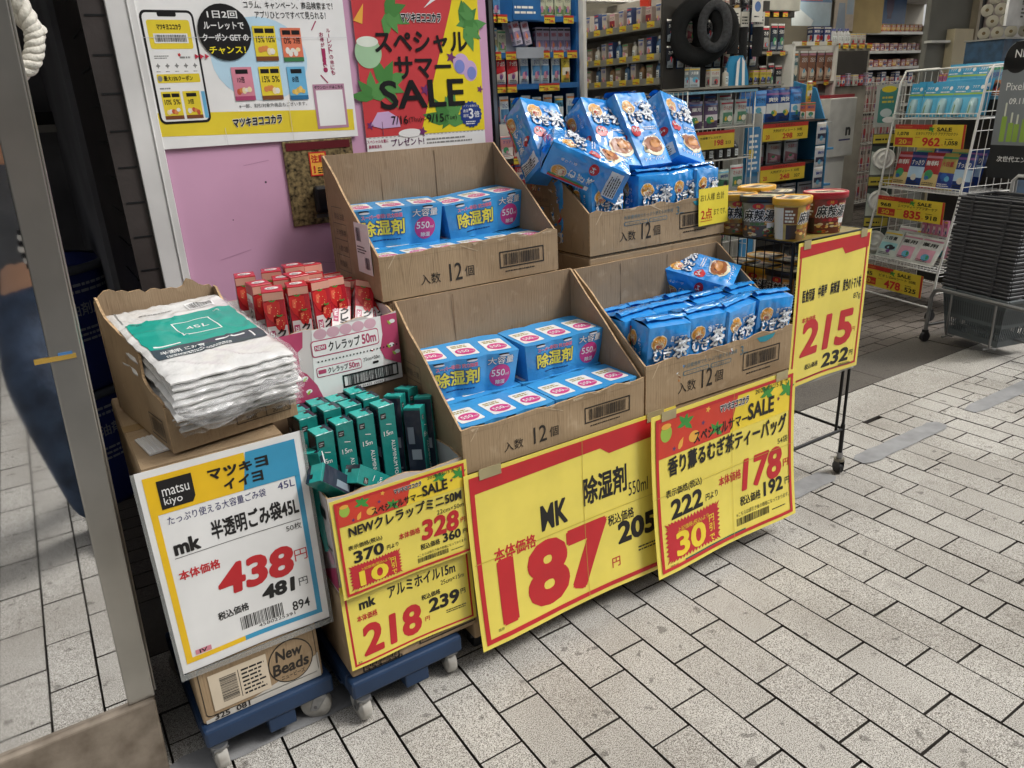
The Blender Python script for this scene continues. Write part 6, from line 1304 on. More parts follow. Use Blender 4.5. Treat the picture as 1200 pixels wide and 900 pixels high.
pg = [p_pouch('razor_pack', .07, .15, '#23262e', '#8a939c', 'razor pack', 31, True), p_pouch('razor_pack', .07, .15, '#1f3a63', '#c9ced2', 'razor pack', 32, True), p_pouch('comb_pack', .07, .14, '#c9c2b4', '#7a3a44', 'comb pack', 33, True), p_pouch('comb_pack', .07, .15, '#3c3338', '#b8934c', 'comb pack', 34, True)]
for q_, n_ in zip(pg, ('black razor pack', 'navy razor pack', 'pale comb pack', 'dark comb pack')): q_.d = n_
for z, nm, xa, xb, n_ in ((2.12, 'upper', 2.70, 3.22, 6), (1.95, 'middle', 2.36, 3.22, 10), (1.78, 'lower', 2.36, 3.22, 10)): fill(pg, (xa, 1.945, z), (xb, 1.945, z), n_, 'packs hung on the dark pegboard', '%s hung in the ' + nm + ' row of the dark pegboard')
def ring(c, label, rx, rz_, th, loc, rot=0):
    b = MB(); P = [(rx * math.cos(q), 0, rz_ * math.sin(q)) for q in [2 * math.pi * i / 36 for i in range(36)]]; b.tube(P, th, mat('plush_' + c.strip('#'), c, .95, var=.2, scale=60, bump=.4, bscale=150), 12, closed=True)
    o_ = b.build('neck_pillow', loc=loc, rotz=R(rot), label=label, cat='neck pillow'); o_['group'] = 'hanging ring shaped neck pillows'; return o_
ring('#121316', 'large black ring neck pillow hanging in front of the gondola end', .155, .165, .065, (2.52, 1.82, 2.01), -45); ring('#3c3d41', 'dark grey ring neck pillow hanging in front of the black one', .085, .135, .032, (2.54, 1.70, 2.03), -48); ring('#17181b', 'black ring neck pillow half hidden behind the dark grey one', .13, .14, .045, (2.70, 1.86, 2.03), -40)
def sock(label, loc, h=.20, w=.11):
    t = thing('sock_pack', loc, label, 'sock pack', 'black sock packs hanging on hooks'); b = MB()
    b.sheet(lambda a, q: ((a - .5) * w, -.02 * math.sin(math.pi * a) * (.4 + q), -h + q * h), 6, 6, mat('sock_black', '#131418', .9, bump=.5, bscale=120)); b.sheet(lambda a, q: ((.5 - a) * w, .006, -h + q * h), 6, 6, mat('sock_black', '')); b.build('sock', t)
    b = MB(); b.box(-w / 2, -.006, 0, w / 2, .006, .10, ink('#cfccc4')); A = Art(); A.lines(-w * .4, .02, w * .4, .08, BLK, 3, 1, 3); b.art(A, at(FRONT, 0, -.0065, 0)); b.build('card', t)
sock('black sock pack with white card, left of three', (2.84, 1.80, 2.06)); sock('black sock pack with white card, middle of three', (2.97, 1.82, 2.04), .22, .08); sock('black sock pack with white card, right of three', (3.10, 1.80, 2.04))
b = MB(); b.box(2.99, 1.77, 2.07, 3.10, 1.775, 2.24, ink('#dcdad4')); A = Art(); A.ell(.055, .10, .032, .034, ink('#4a6fae'), 1); A.lines(.02, .03, .09, .05, BLK, 1, 1); b.art(A, at(FRONT, 2.99, 1.7696, 2.07)); b.build('round_mark_card', label='white card with a blue disc hanging above the socks', cat='card')
g = 'small goods under the neck pillows'
whc = p_box('white_carton', .09, .05, .12, '#c9c8c2', '#9a9a98', 'box', 11); gry = p_box('grey_carton', .10, .05, .13, '#7f8890', '#b8c2cc', 'box', 12)
whc.d = 'white carton'; gry.d = 'grey carton'
fill([gry, whc], (2.42, 1.78, 1.646), (2.62, 1.78, 1.646), 2, g, '%s on the ledge under the neck pillows'); b = MB()
b.sheet(lambda a, q: (.0 + (a - .5) * .26 * (1 - .55 * q ** 2), -.03 * math.sin(math.pi * a), q * .20), 10, 8, mat('towel_blue', '#2f8ec0', .8, bump=.3)); b.sheet(lambda a, q: ((.5 - a) * .26 * (1 - .55 * q ** 2), .02, q * .20), 10, 8, mat('towel_blue', '')); A = Art(); A.poly([(-.05, 0), (-.02, 0), (-.01, .19), (-.04, .16)], WHT); A.poly([(.05, 0), (.02, 0), (.01, .19), (.04, .16)], WHT); b.art(A, at(FRONT, 0, -.034, 0)); b.build('folded_towel', loc=(2.86, 1.77, 1.646), label='folded bright blue and white towel under the sock packs', cat='towel')
fill(p_box('yellow_battery_box', .06, .04, .10, '#c9b43c', '#2f2f33', 'box', 13), (3.06, 1.78, 1.646), (3.2, 1.78, 1.646), 3, g, 'yellow topped battery box right of the blue towel')
bo[2]((2.74, 1.77, 1.646), 'small white bottle left of the blue towel', g)

# ---- 3. low white wire rack with purple pouches, 198 yen
def wire_panel(b, o, u, v, nu, nv, m, r=.0025, rim=.004):
    o, u, v = Vector(o), Vector(u), Vector(v)
    b.tube([o, o + u, o + u + v, o + v], rim, m, 6, closed=True)
    for i in range(1, nu): b.tube([o + u * i / nu, o + u * i / nu + v], r, m, 5)
    for i in range(1, nv): b.tube([o + v * i / nv, o + v * i / nv + u], r, m, 5)
t = thing('white_wire_stand', (0, 0, 0), 'low white wire stand of purple pouches behind the tea cartons', 'wire stand'); b = MB()
wire_panel(b, (2.02, 1.42, .35), (0, .34, 0), (0, 0, 1.27), 8, 6, M_WW); wire_panel(b, (2.66, 1.42, .35), (0, .34, 0), (0, 0, 1.25), 8, 6, M_WW); wire_panel(b, (2.02, 1.76, .35), (.64, 0, 0), (0, 0, 1.27), 14, 6, M_WW)
for x in (2.02, 2.66): b.tube([(x, 1.42, .35), (x, 1.42, 0)], .008, M_WW); b.tube([(x, 1.76, .35), (x, 1.76, 0)], .008, M_WW)
b.build('wire_frame', t)
for z in (1.38, 1.17, .95, .6): b = MB(); wire_panel(b, (2.025, 1.425, z), (.63, 0, 0), (0, .33, 0), 14, 2, M_WW); b.build('wire_shelf', t)
b = MB(); A = Art(); A.slab(0, 0, .36, .115, .002, TAGY); A.rect(0, .095, .36, .115, TAGR, 1); A.text('大容量ブレスケア', .03, .065, BLK, w=.2, h=.016, bold=.01); A.text('198', .17, .02, REDI, w=.085, h=.036, bold=.03); A.text('213', .275, .025, BLK, w=.05, h=.02, bold=.02); b.art(A, at(FRONT, 2.10, 1.408, 1.25)); b.build('price_board', t)
b = MB(); b.box(2.03, 1.40, 1.60, 2.66, 1.60, 1.615, mat('blue_cover_film', '#79a8c4', .2, bump=.5, bscale=12)); b.build('blue_film_cover', t)
pur = p_pouch('purple_pouch', .125, .17, '#6b5a78', '#d2cdd4', 'pouch', 5); wpc = p_pouch('white_green_pouch', .125, .17, '#c2c9c4', '#4a7f64', 'pouch', 6); grp = p_pouch('green_pouch', .12, .15, '#aebfb4', '#3d6f54', 'pouch', 7)
pur.d = 'purple pouch'; wpc.d = 'white and green pouch'; grp.d = 'green pouch'
g = 'pouches on the white wire stand'
for (y, z, n_, ps, nm) in ((1.45, 1.385, 4, [pur, pur, wpc, wpc], 'front of the top tier'), (1.60, 1.43, 4, [pur, pur, pur, wpc], 'back of the top tier'), (1.45, .955, 4, [grp, wpc, grp, wpc], 'middle tier'), (1.45, .605, 4, [grp, wpc], 'lowest tier')):
    fill(ps, (2.13, y, z), (2.55, y, z), n_, g, '%s at the ' + nm + ' of the white wire stand')
fill(p_bottle('rolled_pack', .03, .12, '#3a3a3c', '#77777a', 'pack'), (2.12, 1.46, 1.175), (2.52, 1.46, 1.175), 6, g, 'dark rolled pack on the second tier of the white wire stand')

# ---- 4. blue cardboard stand with blue pouches, 298 yen
MS = Matrix.Translation((2.84, 1.50, 0)) @ Matrix.Rotation(R(-4), 4, 'Z'); M_SB = mat('blue_card', '#3f8ec2', .5, var=.06)
t = thing('card_display_stand', (0, 0, 0), 'blue cardboard stand of blue pouches with bottles on its side', 'display stand', M=MS); b = MB()
b.box(0, .36, 0, .70, .375, 1.62, M_CSH); b.box(0, .0, 0, .012, .3595, 1.45, M_WW)
b.add([(.69, 0, 0), (.69, .3595, 0), (.69, .3595, 1.66), (.69, .14, 1.60), (.69, .0, 1.30), (.702, 0, 0), (.702, .3595, 0), (.702, .3595, 1.66), (.702, .14, 1.60), (.702, .0, 1.30)], [(0, 4, 3, 2, 1), (5, 6, 7, 8, 9), (0, 1, 6, 5), (1, 2, 7, 6), (2, 3, 8, 7), (3, 4, 9, 8), (4, 0, 5, 9)], M_SB); b.build('card_frame', t)
for z in (1.38, 1.08, .75, .4): MB().box(.0125, .005, z - .012, .6895, .3595, z, M_DSH).build('shelf', t)
for z, p_, in ((1.255, '298'), (.965, '248')):
    b = MB(); A = Art(); A.slab(0, 0, .46, .118, .002, TAGY); A.rect(0, .09, .46, .118, TAGR, 1); A.text('スペシャルサマー', .12, .095, BLK, w=.2, h=.018, bold=.02, l=3); A.text('大判ボディシート 30枚', .1, .058, BLK, w=.3, h=.022, bold=.01); A.text(p_, .20, .012, REDI, w=.10, h=.036, bold=.03); A.text('20', .03, .014, REDI, h=.03, bold=.02); A.text('327', .35, .018, BLK, w=.06, h=.022, bold=.02); b.art(A, at(FRONT, .01, -.006, z)); b.build('price_board', t)
nv = p_pouch('navy_wipes_pouch', .14, .22, '#27468c', '#d5d9de', 'pouch', 8); sk = p_pouch('blue_wipes_pouch', .14, .22, '#3f83cc', '#dfe3e6', 'pouch', 9); orp = p_box('orange_box', .11, .05, .12, '#d2714a', '#e6ddd0', 'box', 14); gw = p_pouch('white_grey_pouch', .16, .17, '#a9adb2', '#8b5a66', 'pouch', 10); nh = p_pouch('navy_white_pack', .11, .16, '#c9ccd2', '#2f3350', 'pouch', 11, True)
nv.d = 'navy pouch'; sk.d = 'bright blue pouch'
g = 'pouches on the blue cardboard stand'
def inS(x, y, z): return tuple(MS @ Vector((x, y, z)))
fill([sk, nv, nv, sk], inS(.07, .10, 1.382), inS(.44, .10, 1.382), 4, g, '%s in the front row of the blue cardboard stand'); fill([sk, nv], inS(.08, .24, 1.382), inS(.58, .24, 1.40), 4, g, '%s in the rear row of the blue cardboard stand'); orp(inS(.55, .08, 1.382), 'orange and white box at the right of the blue pouches', g); yep(inS(.56, .09, 1.505), 'yellow pack on the orange box of the blue cardboard stand', g)
fill([gw, gw, gw], inS(.08, .10, 1.082), inS(.42, .10, 1.082), 3, g, 'white grey pouch lying on the second shelf of the blue cardboard stand'); fill(gw, inS(.1, .1, .752), inS(.6, .1, .752), 4, g, 'white grey pouch on the third shelf of the blue cardboard stand')
for i, z in enumerate((1.20, 1.03, .88)): nh(inS(.60, -.02, z), ('highest', 'middle', 'lowest')[i] + ' of three navy and white packs hung down the right edge of the blue stand', g)
pb = p_bottle('pump_bottle', .035, .20, '#5f93bd', '#d8dadb', 'pump bottle', True)
for z in (1.17, .90): MB().box(.703, .02, z - .02, .80, .30, z - .005, M_SB).build('bottle_tray', t)
for i, (y, z, c) in enumerate(((.08, 1.152, 0), (.18, 1.152, 0), (.10, .883, 0))):
    pb(None, ('front pump bottle on the upper side tray of the blue stand', 'rear pump bottle on the upper side tray of the blue stand', 'pump bottle on the lower side tray of the blue stand')[i], 'pump bottles on the side of the blue stand', M=MS @ Matrix.Translation((.755, y, z)) @ Matrix.Rotation(R(70), 4, 'Z'))
A = Art(); A.slab(0, 0, .14, .30, .002, ink('#4a86b8')); A.lines(.02, .02, .12, .28, WHT, 7, 1, 4); A.rect(.02, .10, .07, .16, TAGY, 2)
b = MB(); b.art(A, at(FRONT, 2.70, 1.50, 1.05)); A = Art(); A.slab(0, 0, .15, .34, .002, ink('#6a8fae')); A.rrect(.02, .05, .06, .28, .01, ink('#c9d3da'), 1); A.rrect(.085, .05, .125, .28, .01, ink('#c9d3da'), 1); b.art(A, at(FRONT, 2.70, 1.51, .68)); b.box(2.70, 1.513, 0, 2.84, 1.53, 1.36, M_SB); b.build('bottle_advert_panel', label='narrow blue advert panel with bottles left of the blue cardboard stand', cat='advert panel')

# ---- 5. white bin with navy header and photo, hair colour rack, dark rack
t = thing('promo_bin', (5.0, 2.5, 0), 'white promotional bin with navy header and a black and white photo', 'promo bin'); b = MB(); b.bbox(0, 0, .95, .42, .35, 1.50, mat('bin_white', '#c9c8c4', .5), .01); b.box(.05, .05, 0, .37, .30, .949, M_WW); A = Art(); A.text('n', .28, .2, BLK, w=.07, h=.07, bold=.05); A.rect(.18, .15, .36, .165, NAVY, 2); b.art(A, at(FRONT, 0, -.0005, .95)); b.build('bin_body', t)
b = MB(); b.box(-.0, .34, 1.5005, .46, .36, 1.93, mat('header_navy', '#1f2b52', .5)); A = Art(); A.poly([(.06, .06), (.42, .02), (.42, .29), (.10, .36)], ink('#9b9894')); A.ell(.16, .24, .035, .045, BLK, 2); A.poly([(.10, .08), (.22, .07), (.20, .2), (.13, .2)], ink('#3a3938'), 2); A.ell(.30, .26, .035, .045, ink('#2b2a2a'), 2); A.poly([(.24, .06), (.38, .05), (.36, .21), (.27, .22)], ink('#55534f'), 2); b.art(A, at(FRONT, 0, .3395, 1.50)); b.build('header_board', t)
b = MB(); b.box(.02, .02, 1.5005, .40, .30, 1.53, ink('#a03038')); b.build('red_trim', t)
t = thing('hair_colour_rack', (4.75, 2.75, 0), 'white frame rack of brown hair colour packs', 'rack'); b = MB(); b.box(-.03, 0, 0, 0, .3, 2.0, M_WW); b.box(.62, 0, 0, .65, .3, 2.0, M_WW); b.box(-.03, .0, 1.985, .65, .02, 2.02, M_WW); b.box(0, .29, 0, .62, .3, 1.98, M_CSH); b.build('frame', t)
for z in (1.66, 1.3): MB().box(.0005, .0, z - .02, .6195, .2895, z, M_CSH).build('shelf', t)
strip_tags(t, .12, .5, -.002, 1.625, 3, ('598', '698')); strip_tags(t, .12, .5, -.002, 1.985, 3, ('598', '698'))
br = p_pouch('hair_colour_pack', .12, .28, '#8a6250', '#b89a86', 'hair colour pack', 12, True); gp = p_pouch('hair_colour_pack', .10, .28, '#5d7d84', '#b8c4c0', 'hair colour pack', 13, True); g = 'hair colour packs on the white frame rack'
gp((4.81, 2.80, 1.665), 'blue green hair colour pack at the left of the white frame rack', g); fill(br, (4.95, 2.80, 1.665), (5.32, 2.80, 1.665), 4, g, 'brown hair colour pack on the white frame rack')
t = thing('dark_goods_rack', (4.15, 2.8, 0), 'dark rack of navy goods with a blue side panel left of the hair colour packs', 'rack'); b = MB(); b.box(0, .25, 0, .56, .27, 2.4, M_DSH); b.box(-.03, 0, 0, -.0005, .27, 2.5, mat('rack_navy', '#2c4468', .5)); b.build('frame', t)
for z in (1.94, 1.60, 1.3): MB().box(0, .0, z - .02, .56, .2495, z, M_CSH).build('shelf', t)
strip_tags(t, .1, .48, -.002, 1.905, 3, ('398',)); strip_tags(t, .1, .48, -.002, 2.235, 4, ('398',))
dk = p_pouch('dark_goods_pack', .09, .24, '#262c3a', '#54627c', 'pack', 14, True); dkw = p_pouch('dark_goods_pack', .10, .22, '#2b2c31', '#9a9a98', 'pack', 15, True); g = 'navy packs on the dark rack'
dk.d = 'navy pack'; dkw.d = 'black and white pack'
fill([dk, dk, dkw], (4.22, 2.86, 1.945), (4.66, 2.86, 1.945), 5, g, '%s on the upper shelf of the dark rack'); fill([dkw, dk], (4.22, 2.86, 1.605), (4.66, 2.86, 1.605), 5, g, '%s on the lower shelf of the dark rack')
for i, z in enumerate((1.98, 1.60)): b = MB(); b.poly = None; b.add([(4.0, 2.75, z), (4.15, 2.72, z), (4.10, 2.74, z + .30), (4.0, 2.76, z), (4.15, 2.73, z), (4.10, 2.75, z + .30)], [(0, 1, 2), (5, 4, 3), (0, 3, 4, 1), (1, 4, 5, 2), (2, 5, 3, 0)], ink('#2b4a80')); A = Art(); A.ell(.075, .06, .028, .028, WHT, 1); b.art(A, at(FRONT, 4.0, 2.717, z)); b.build('triangle_flag', label=('upper', 'lower')[i] + ' navy triangle flag with a white disc beside the dark rack', cat='flag')
# ---- 6. centre counter with boxes, wire rack, back shelves, posters
t = thing('display_counter', (6.0, 3.5, 0), 'cream display counter with white bottles and yellow price tags', 'counter'); b = MB(); b.box(0, 0, 0, 1.05, .4, 2.03, M_CSH); b.build('counter_body', t); MB().box(-.02, -.02, 2.0305, 1.07, .42, 2.05, M_SILV).build('counter_top', t); MB().box(.1, -.015, 1.60, 1.0, -.0005, 1.98, M_DSH).build('opening_shade_slab', t)  # dark slab on the solid front paints the shade of an opening
strip_tags(t, .1, 1.0, -.024, 2.005, 7, ('498', '398'), w=.10, h=.055)
nvb = p_box('navy_box', .13, .08, .19, '#24346a', '#c9ced8', 'box', 15); wt_ = p_bottle('white_bottle', .03, .18, '#d5d5d8', '#5f63a0', 'bottle'); g = 'goods on the display counter'
nvb.d = 'navy box'
fill(nvb, (6.10, 3.58, 2.051), (6.3, 3.58, 2.051), 2, g, 'navy box at the left on the display counter'); fill(wt_, (6.40, 3.56, 2.051), (6.68, 3.56, 2.051), 6, g, 'white bottle with violet cap on the display counter'); fill(whc, (6.78, 3.58, 2.051), (7.0, 3.58, 2.051), 3, g, 'white box at the right on the display counter')
fill([rdb, lil, whc], (6.15, 3.45, 1.605), (6.95, 3.45, 1.605), 8, g, '%s on the face of the display counter')
t = thing('tall_wire_rack', (7.55, 4.0, 0), 'tall white wire rack of pale boxes at the back of the shop', 'wire stand'); b = MB()
wire_panel(b, (0, 0, .1), (1.15, 0, 0), (0, 0, 1.53), 16, 6, M_WW, .004, .010); wire_panel(b, (0, .45, .1), (1.15, 0, 0), (0, 0, 1.53), 8, 4, M_WW, .004, .010)
for x in (.0, .575, 1.15): b.tube([(x, 0, 0), (x, 0, 1.64)], .010, M_WW)
b.build('wire_frame', t)
for z in (.12, .5, .88, 1.26): b = MB(); wire_panel(b, (0, .01, z), (1.15, 0, 0), (0, .43, 0), 6, 2, M_WW, .004, .006); b.build('wire_shelf', t)
pk2 = p_box('pale_box', .17, .2, .33, '#b8a49c', '#a37c74', 'box', 16); g = 'pale boxes in the tall wire rack'
for z, nm in ((.125, 'lowest'), (.505, 'second'), (.885, 'third'), (1.265, 'top')): fill(pk2, (7.66, 4.2, z), (8.58, 4.2, z), 6, g, 'pale pink box on the %s tier of the tall wire rack' % nm)
t = thing('back_shelves', (9.4, 5.2, 0), 'dark back shelves of small boxes under the blue poster', 'shelf'); b = MB(); b.box(0, .38, 0, 1.75, .4, 2.45, M_DSH); b.box(1.62, 0, 0, 1.75, .3795, 2.45, M_CSH); b.box(-.03, 0, 0, -.0005, .4, 2.45, M_CSH); b.build('frame', t)
for z in (2.36, 2.09, 1.86, 1.6, 1.3): MB().box(0, 0, z - .04, 1.6195, .3795, z, M_SILV).build('shelf', t)
g = 'boxes on the dark back shelves'; ob_ = [p_box('vitamin_box', .10, .08, .11, '#b5673c', '#d8b884', 'box', 17), p_box('vitamin_box', .10, .08, .10, '#8d4a48', '#d8c8b4', 'box', 18), p_box('vitamin_box', .09, .08, .11, '#c9b8a8', '#7d3a44', 'box', 19)]
for q_, n_ in zip(ob_, ('orange vitamin box', 'dark red vitamin box', 'beige vitamin box')): q_.d = n_
for z, ps, nm in ((2.361, [ob_[0]], 'top'), (2.091, [ob_[1], ob_[2]], 'second'), (1.861, [ob_[1], ob_[0], ob_[2]], 'third'), (1.601, [whc, ob_[2], nvb], 'fourth')): fill(ps, (9.5, 5.28, z), (10.95, 5.28, z), 13, g, '%s on the ' + nm + ' row of the dark back shelves')
def poster(name, x, y, z, w, h, art, label):
    A = Art(); art(A, w, h); b = MB(); b.art(A, at(FRONT, x, y, z)); b.build(name, label=label, cat='poster')
def a1(A, w, h): A.slab(0, 0, w, h, .004, ink('#9db4c6')); A.rect(0, h * .45, w, h, ink('#3d6ea4')); A.poly([(0, h * .42), (w * .55, h * .1), (w * .5, 0), (0, 0)], ink('#cfd6da'), 2); A.text('浮かせ磨き', w * .04, h * .58, WHT, w=w * .7, h=h * .26, bold=.03, l=3, shear=.2); A.rect(w * .04, h * .47, w * .75, h * .50, MAG, 3)
poster('wall_poster', 7.0, 4.6, 2.36, .78, .62, a1, 'blue poster with slanted white lettering high at the back')
def a2(A, w, h): A.slab(0, 0, w, h, .004, ink('#b0a294')); A.ell(w * .3, h * .7, w * .16, h * .15, ink('#5a4034'), 1); A.ell(w * .3, h * .66, w * .12, h * .12, ink('#c9a18a'), 2); A.poly([(w * .1, 0), (w * .6, 0), (w * .5, h * .5), (w * .2, h * .5)], ink('#7d8fa8'), 2); A.rect(w * .6, h * .3, w * .95, h * .9, ink('#8fa2b8'), 1)
poster('wall_poster', 7.85, 4.6, 2.30, .42, .68, a2, 'portrait poster with a brown haired figure beside the blue lettered one')
def a3(A, w, h):
    A.slab(0, 0, w, h, .004, ink('#3f6494')); A.rect(w * .5, h * .2, w * .62, h, ink('#4c4a6a'), 1); A.ell(w * .56, h * .55, w * .1, h * .3, ink('#5d5370'), 2); A.poly([(0, h * .82), (w * .5, h * .72), (w, h * .86), (w, h * .89), (w * .5, h * .755), (0, h * .85)], ink('#b8cfe4'), 3)
poster('wall_poster', 10.0, 5.55, 2.46, 1.0, .6, a3, 'deep blue poster with a pale arc above the dark back shelves')
def a4(A, w, h):
    A.slab(0, 0, w, h, .004, ink('#7d6c64')); r_ = random.Random(4)
    for i in range(26): x, y = r_.uniform(0, w * .85), r_.uniform(0, h * .85); A.rect(x, y, x + w * .14, y + h * .12, ink(r_.choice(('#c9c0b4', '#4a5d7c', '#8e4a44', '#39383a'))), 1 + i % 3)
poster('wall_poster', 9.35, 5.5, 2.45, .52, .6, a4, 'patchwork poster of small pictures left of the deep blue one')
b = MB(); b.box(8.3, 4.62, 2.28, 8.95, 4.7, 3.0, mat('tan_board', '#a89468', .7, var=.05)); b.build('tan_board', label='plain tan board high at the back between the posters', cat='board')
b = MB(); b.box(4.62, 3.1, 2.33, 5.22, 3.2, 2.62, mat('sign_white', '#c9c8bf', .5)); b.box(4.58, 3.2005, 2.28, 5.27, 3.24, 2.68, M_DSH); b.build('lit_signboard', label='white signboard with a dark grey edge hanging at the top', cat='signboard')
b = MB(); b.box(1.75, 2.8, 2.32, 3.2, 2.9, 2.36, M_WALLW); b.box(1.6, 3.9, 2.36, 3.6, 4.0, 2.9, M_CREAM); b.build('cream_beam', label='cream partition above the silver gondola', cat='partition')

# ---- 7. white slanted rack with price boards 962, 835, 478
RM = Matrix.Translation((3.87, 1.12, 0)) @ Matrix.Rotation(R(-104.5), 4, 'Z')
t = thing('promo_wire_rack', (0, 0, 0), 'white wire rack with price boards reading 962, 835 and 478', 'rack', M=RM); Wd = .72; b = MB()
for x in (0, Wd):
    b.tube([(x, -.20, .07), (x, -.175, .33), (x, -.08, .86), (x, .0, 1.60), (x, .04, 1.68), (x, .34, 1.69), (x, .40, 1.62), (x, .40, .07)], .008, M_WW)
    for k in range(1, 7): b.tube([(x, -.02 + .06 * k, 1.67), (x, -.02 + .06 * k - .03 * (7 - k) / 2, .12)], .0025, M_WW, 5)
    for k in range(12): b.tube([(x, -.17 + .014 * k, .2 + .12 * k), (x, .40, .2 + .12 * k)], .0025, M_WW, 5)
wire_panel(b, (0, .40, .1), (Wd, 0, 0), (0, 0, 1.55), 18, 8, M_WW); b.tube([(0, -.2, .1), (Wd, -.2, .1)], .006, M_WW); b.tube([(0, .04, 1.68), (Wd, .04, 1.68)], .006, M_WW); b.build('wire_frame', t)
MB().box(.01, .385, .12, Wd - .01, .392, 1.62, M_DSH).build('back_panel', t)  # added dark sheet, its colour stands in for the shade behind the packs
YS = lambda z: -.20 + .13 * (z - .1) if z < .4 else (-.175 + .179 * (z - .33) if z < .9 else -.08 + .108 * (z - .86))
for z in (1.355, .87, .345): b = MB(); wire_panel(b, (0, YS(z) - .01, z), (Wd, 0, 0), (0, .40 - YS(z), 0), 18, 3, M_WW); wire_panel(b, (0, YS(z) - .012, z), (Wd, 0, 0), (0, 0, .035), 24, 1, M_WW, .002); b.build('wire_shelf', t)
for x in (.02, Wd - .02):
    for y in (-.17, .37): b = MB(); b.cyl((x - .012, y, .035), (x + .012, y, .035), .035, plas('#1c1c1e', .5), n=18); b.box(x - .015, y - .015, .04, x + .015, y + .015, .085, M_BLACK); b.build('caster', t)
def board(z, title, old, off, pr_, tax, h=.155, x=.055, w=.61):
    A = Art(); A.slab(0, 0, w, h, .002, TAGY); A.rect(0, h * .80, w * .55, h, TAGR, 1); A.text('マツキヨココカラ', w * .06, h * .86, ORN, w=w * .2, h=h * .07, l=2); A.rect(w * .97, 0, w, h, TAGR, 2); A.text('SALE', w * .62, h * .72, BLK, w=w * .2, h=h * .16, bold=.03, l=3); palm(A, w * .54, h * .78, .03, GRN, 3); A.text('スペシャルサマー', w * .33, h * .75, BLK, w=w * .22, h=h * .09, bold=.02, l=5)
    A.text(title, w * .33, h * .54, BLK, w=w * .58, h=h * .14, bold=.02); A.text(old, w * .05, h * .50, BLK, w=w * .17, h=h * .17, bold=.03); A.rect(w * .02, h * .08, w * .29, h * .42, TAGR, 1); A.text(off, w * .08, h * .14, TAGY, w=w * .12, h=h * .20, bold=.03); A.text('円引', w * .22, h * .15, TAGY, w=w * .05, h=h * .1, l=2)
    A.text(pr_, w * .43, h * .08, REDI, w=w * .25, h=h * .36, bold=.035); A.text('円', w * .70, h * .08, REDI, h=h * .1); A.text(tax, w * .75, h * .12, BLK, w=w * .17, h=h * .20, bold=.03); A.lines(w * .75, h * .38, w * .88, h * .44, BLK, 1); A.lines(w * .32, h * .42, w * .42, h * .47, REDI, 1)
    b = MB(); b.art(A, at(FRONT, x, YS(z + h) - .024, z)); b.build('price_board', t)
board(1.165, 'ビタクリアアタック アクアプロテクト', '1,078', '20', '962', '1,058'); board(.665, 'ニベアディープアフターケア', '968', '50', '835', '918', .15, .03); board(.150, 'ビオレZeroシート 20枚', '545', '20', '478', '525', .16, .015)
cb_ = MB(); A = Art(); A.slab(-.06, 0, .06, .23, .002, ink('#3a9cc8')); A.rect(-.06, .145, .06, .157, ink('#9cc24a'), 1); A.text('アクア', -.045, .185, WHT, w=.05, h=.018, bold=.03); A.ell(.03, .19, .013, .013, WHT, 1); A.lines(-.05, .163, .05, .178, WHT, 1); A.rect(-.06, 0, .06, .13, ink('#5fb4d8'), 1); cb_.art(A, FRONT)
cb_.lathe([(.03, .01), (.034, .015), (.034, .09), (.026, .115), (.022, .12)], mat('blister_clear', '#a9d0d8', .08, var=.15, coat=1), 16, Matrix.Translation((0, -.006, 0)), 1, .7); cb_.lathe([(.02, .02), (.02, .075)], plas('#7a9a5c', .4), 12, Matrix.Translation((.0, -.016, 0)), 1, .7)
cy_ = placer(cb_.build('cyan_blister_pack', cat='blister pack')); g = 'cyan blister packs on the white promo rack'
def inR(x, y, z): return tuple(RM @ Vector((x, y, z)))
def fillR(ps, xs, y, z, group, label, tilt=-12):
    for i, x in enumerate(xs): (ps[i % len(ps)])(None, label.replace('%s', getattr(ps[i % len(ps)], 'd', 'item')), group, M=RM @ Matrix.Translation((x, y + YS(z), z)) @ Matrix.Rotation(R(tilt + rnd.uniform(-3, 3)), 4, 'X') @ Matrix.Rotation(R(rnd.uniform(-4, 4)), 4, 'Z'))
for k, y in enumerate((.06, .12)): fillR([cy_], [.10 + .125 * i for i in range(5)], y, 1.365 + .01 * k, g, 'cyan blister pack in the %s lower row above the 962 board' % ('front', 'second')[k])
for k, y in enumerate((.22, .28)): fillR([cy_], [.24 + .12 * i for i in range(4)], y, 1.48, g, 'cyan blister pack in the %s upper row above the 962 board' % ('front', 'second')[k])
op = p_pouch('orange_blue_pack', .11, .22, '#6f9cb4', '#b06a3c', 'blister pack', 18, True); fillR([op], [.60, .67], .16, 1.47, g, 'blue and orange pack at the right end of the cyan rows')
gr = p_pouch('gold_navy_pouch', .16, .25, '#b3a05c', '#2b3f8c', 'pouch', 19); nvp = p_pouch('navy_pouch', .16, .25, '#28407c', '#a9c4dc', 'pouch', 20); rg = p_pouch('red_gold_pouch', .16, .25, '#a8383c', '#c9b27a', 'pouch', 21)
gr.d = 'gold and navy pouch'; nvp.d = 'navy pouch'; rg.d = 'red and gold pouch'
fillR([rg, nvp, rg, gr, nvp], [.09 + .135 * i for i in range(5)], .08, .88, 'pouches above the 835 board', '%s standing above the 835 board'); fillR([gr, nvp], [.12 + .15 * i for i in range(4)], .22, .90, 'pouches above the 835 board', '%s in the rear row above the 835 board')
wz = p_pouch('white_wipes_pack', .19, .21, '#cdcfcb', '#d59aac', 'wipes pack', 22); wg = p_pouch('white_wipes_pack', .19, .21, '#c9d0c8', '#8fc0c4', 'wipes pack', 24); fillR([wg, wz, wz], [.12, .30, .48], .09, .355, 'white wipes packs above the 478 board', '%s above the 478 board', -28); fillR([wz, wg, wz], [.14, .32, .50], .22, .37, 'white wipes packs above the 478 board', '%s in the rear row above the 478 board', -20)
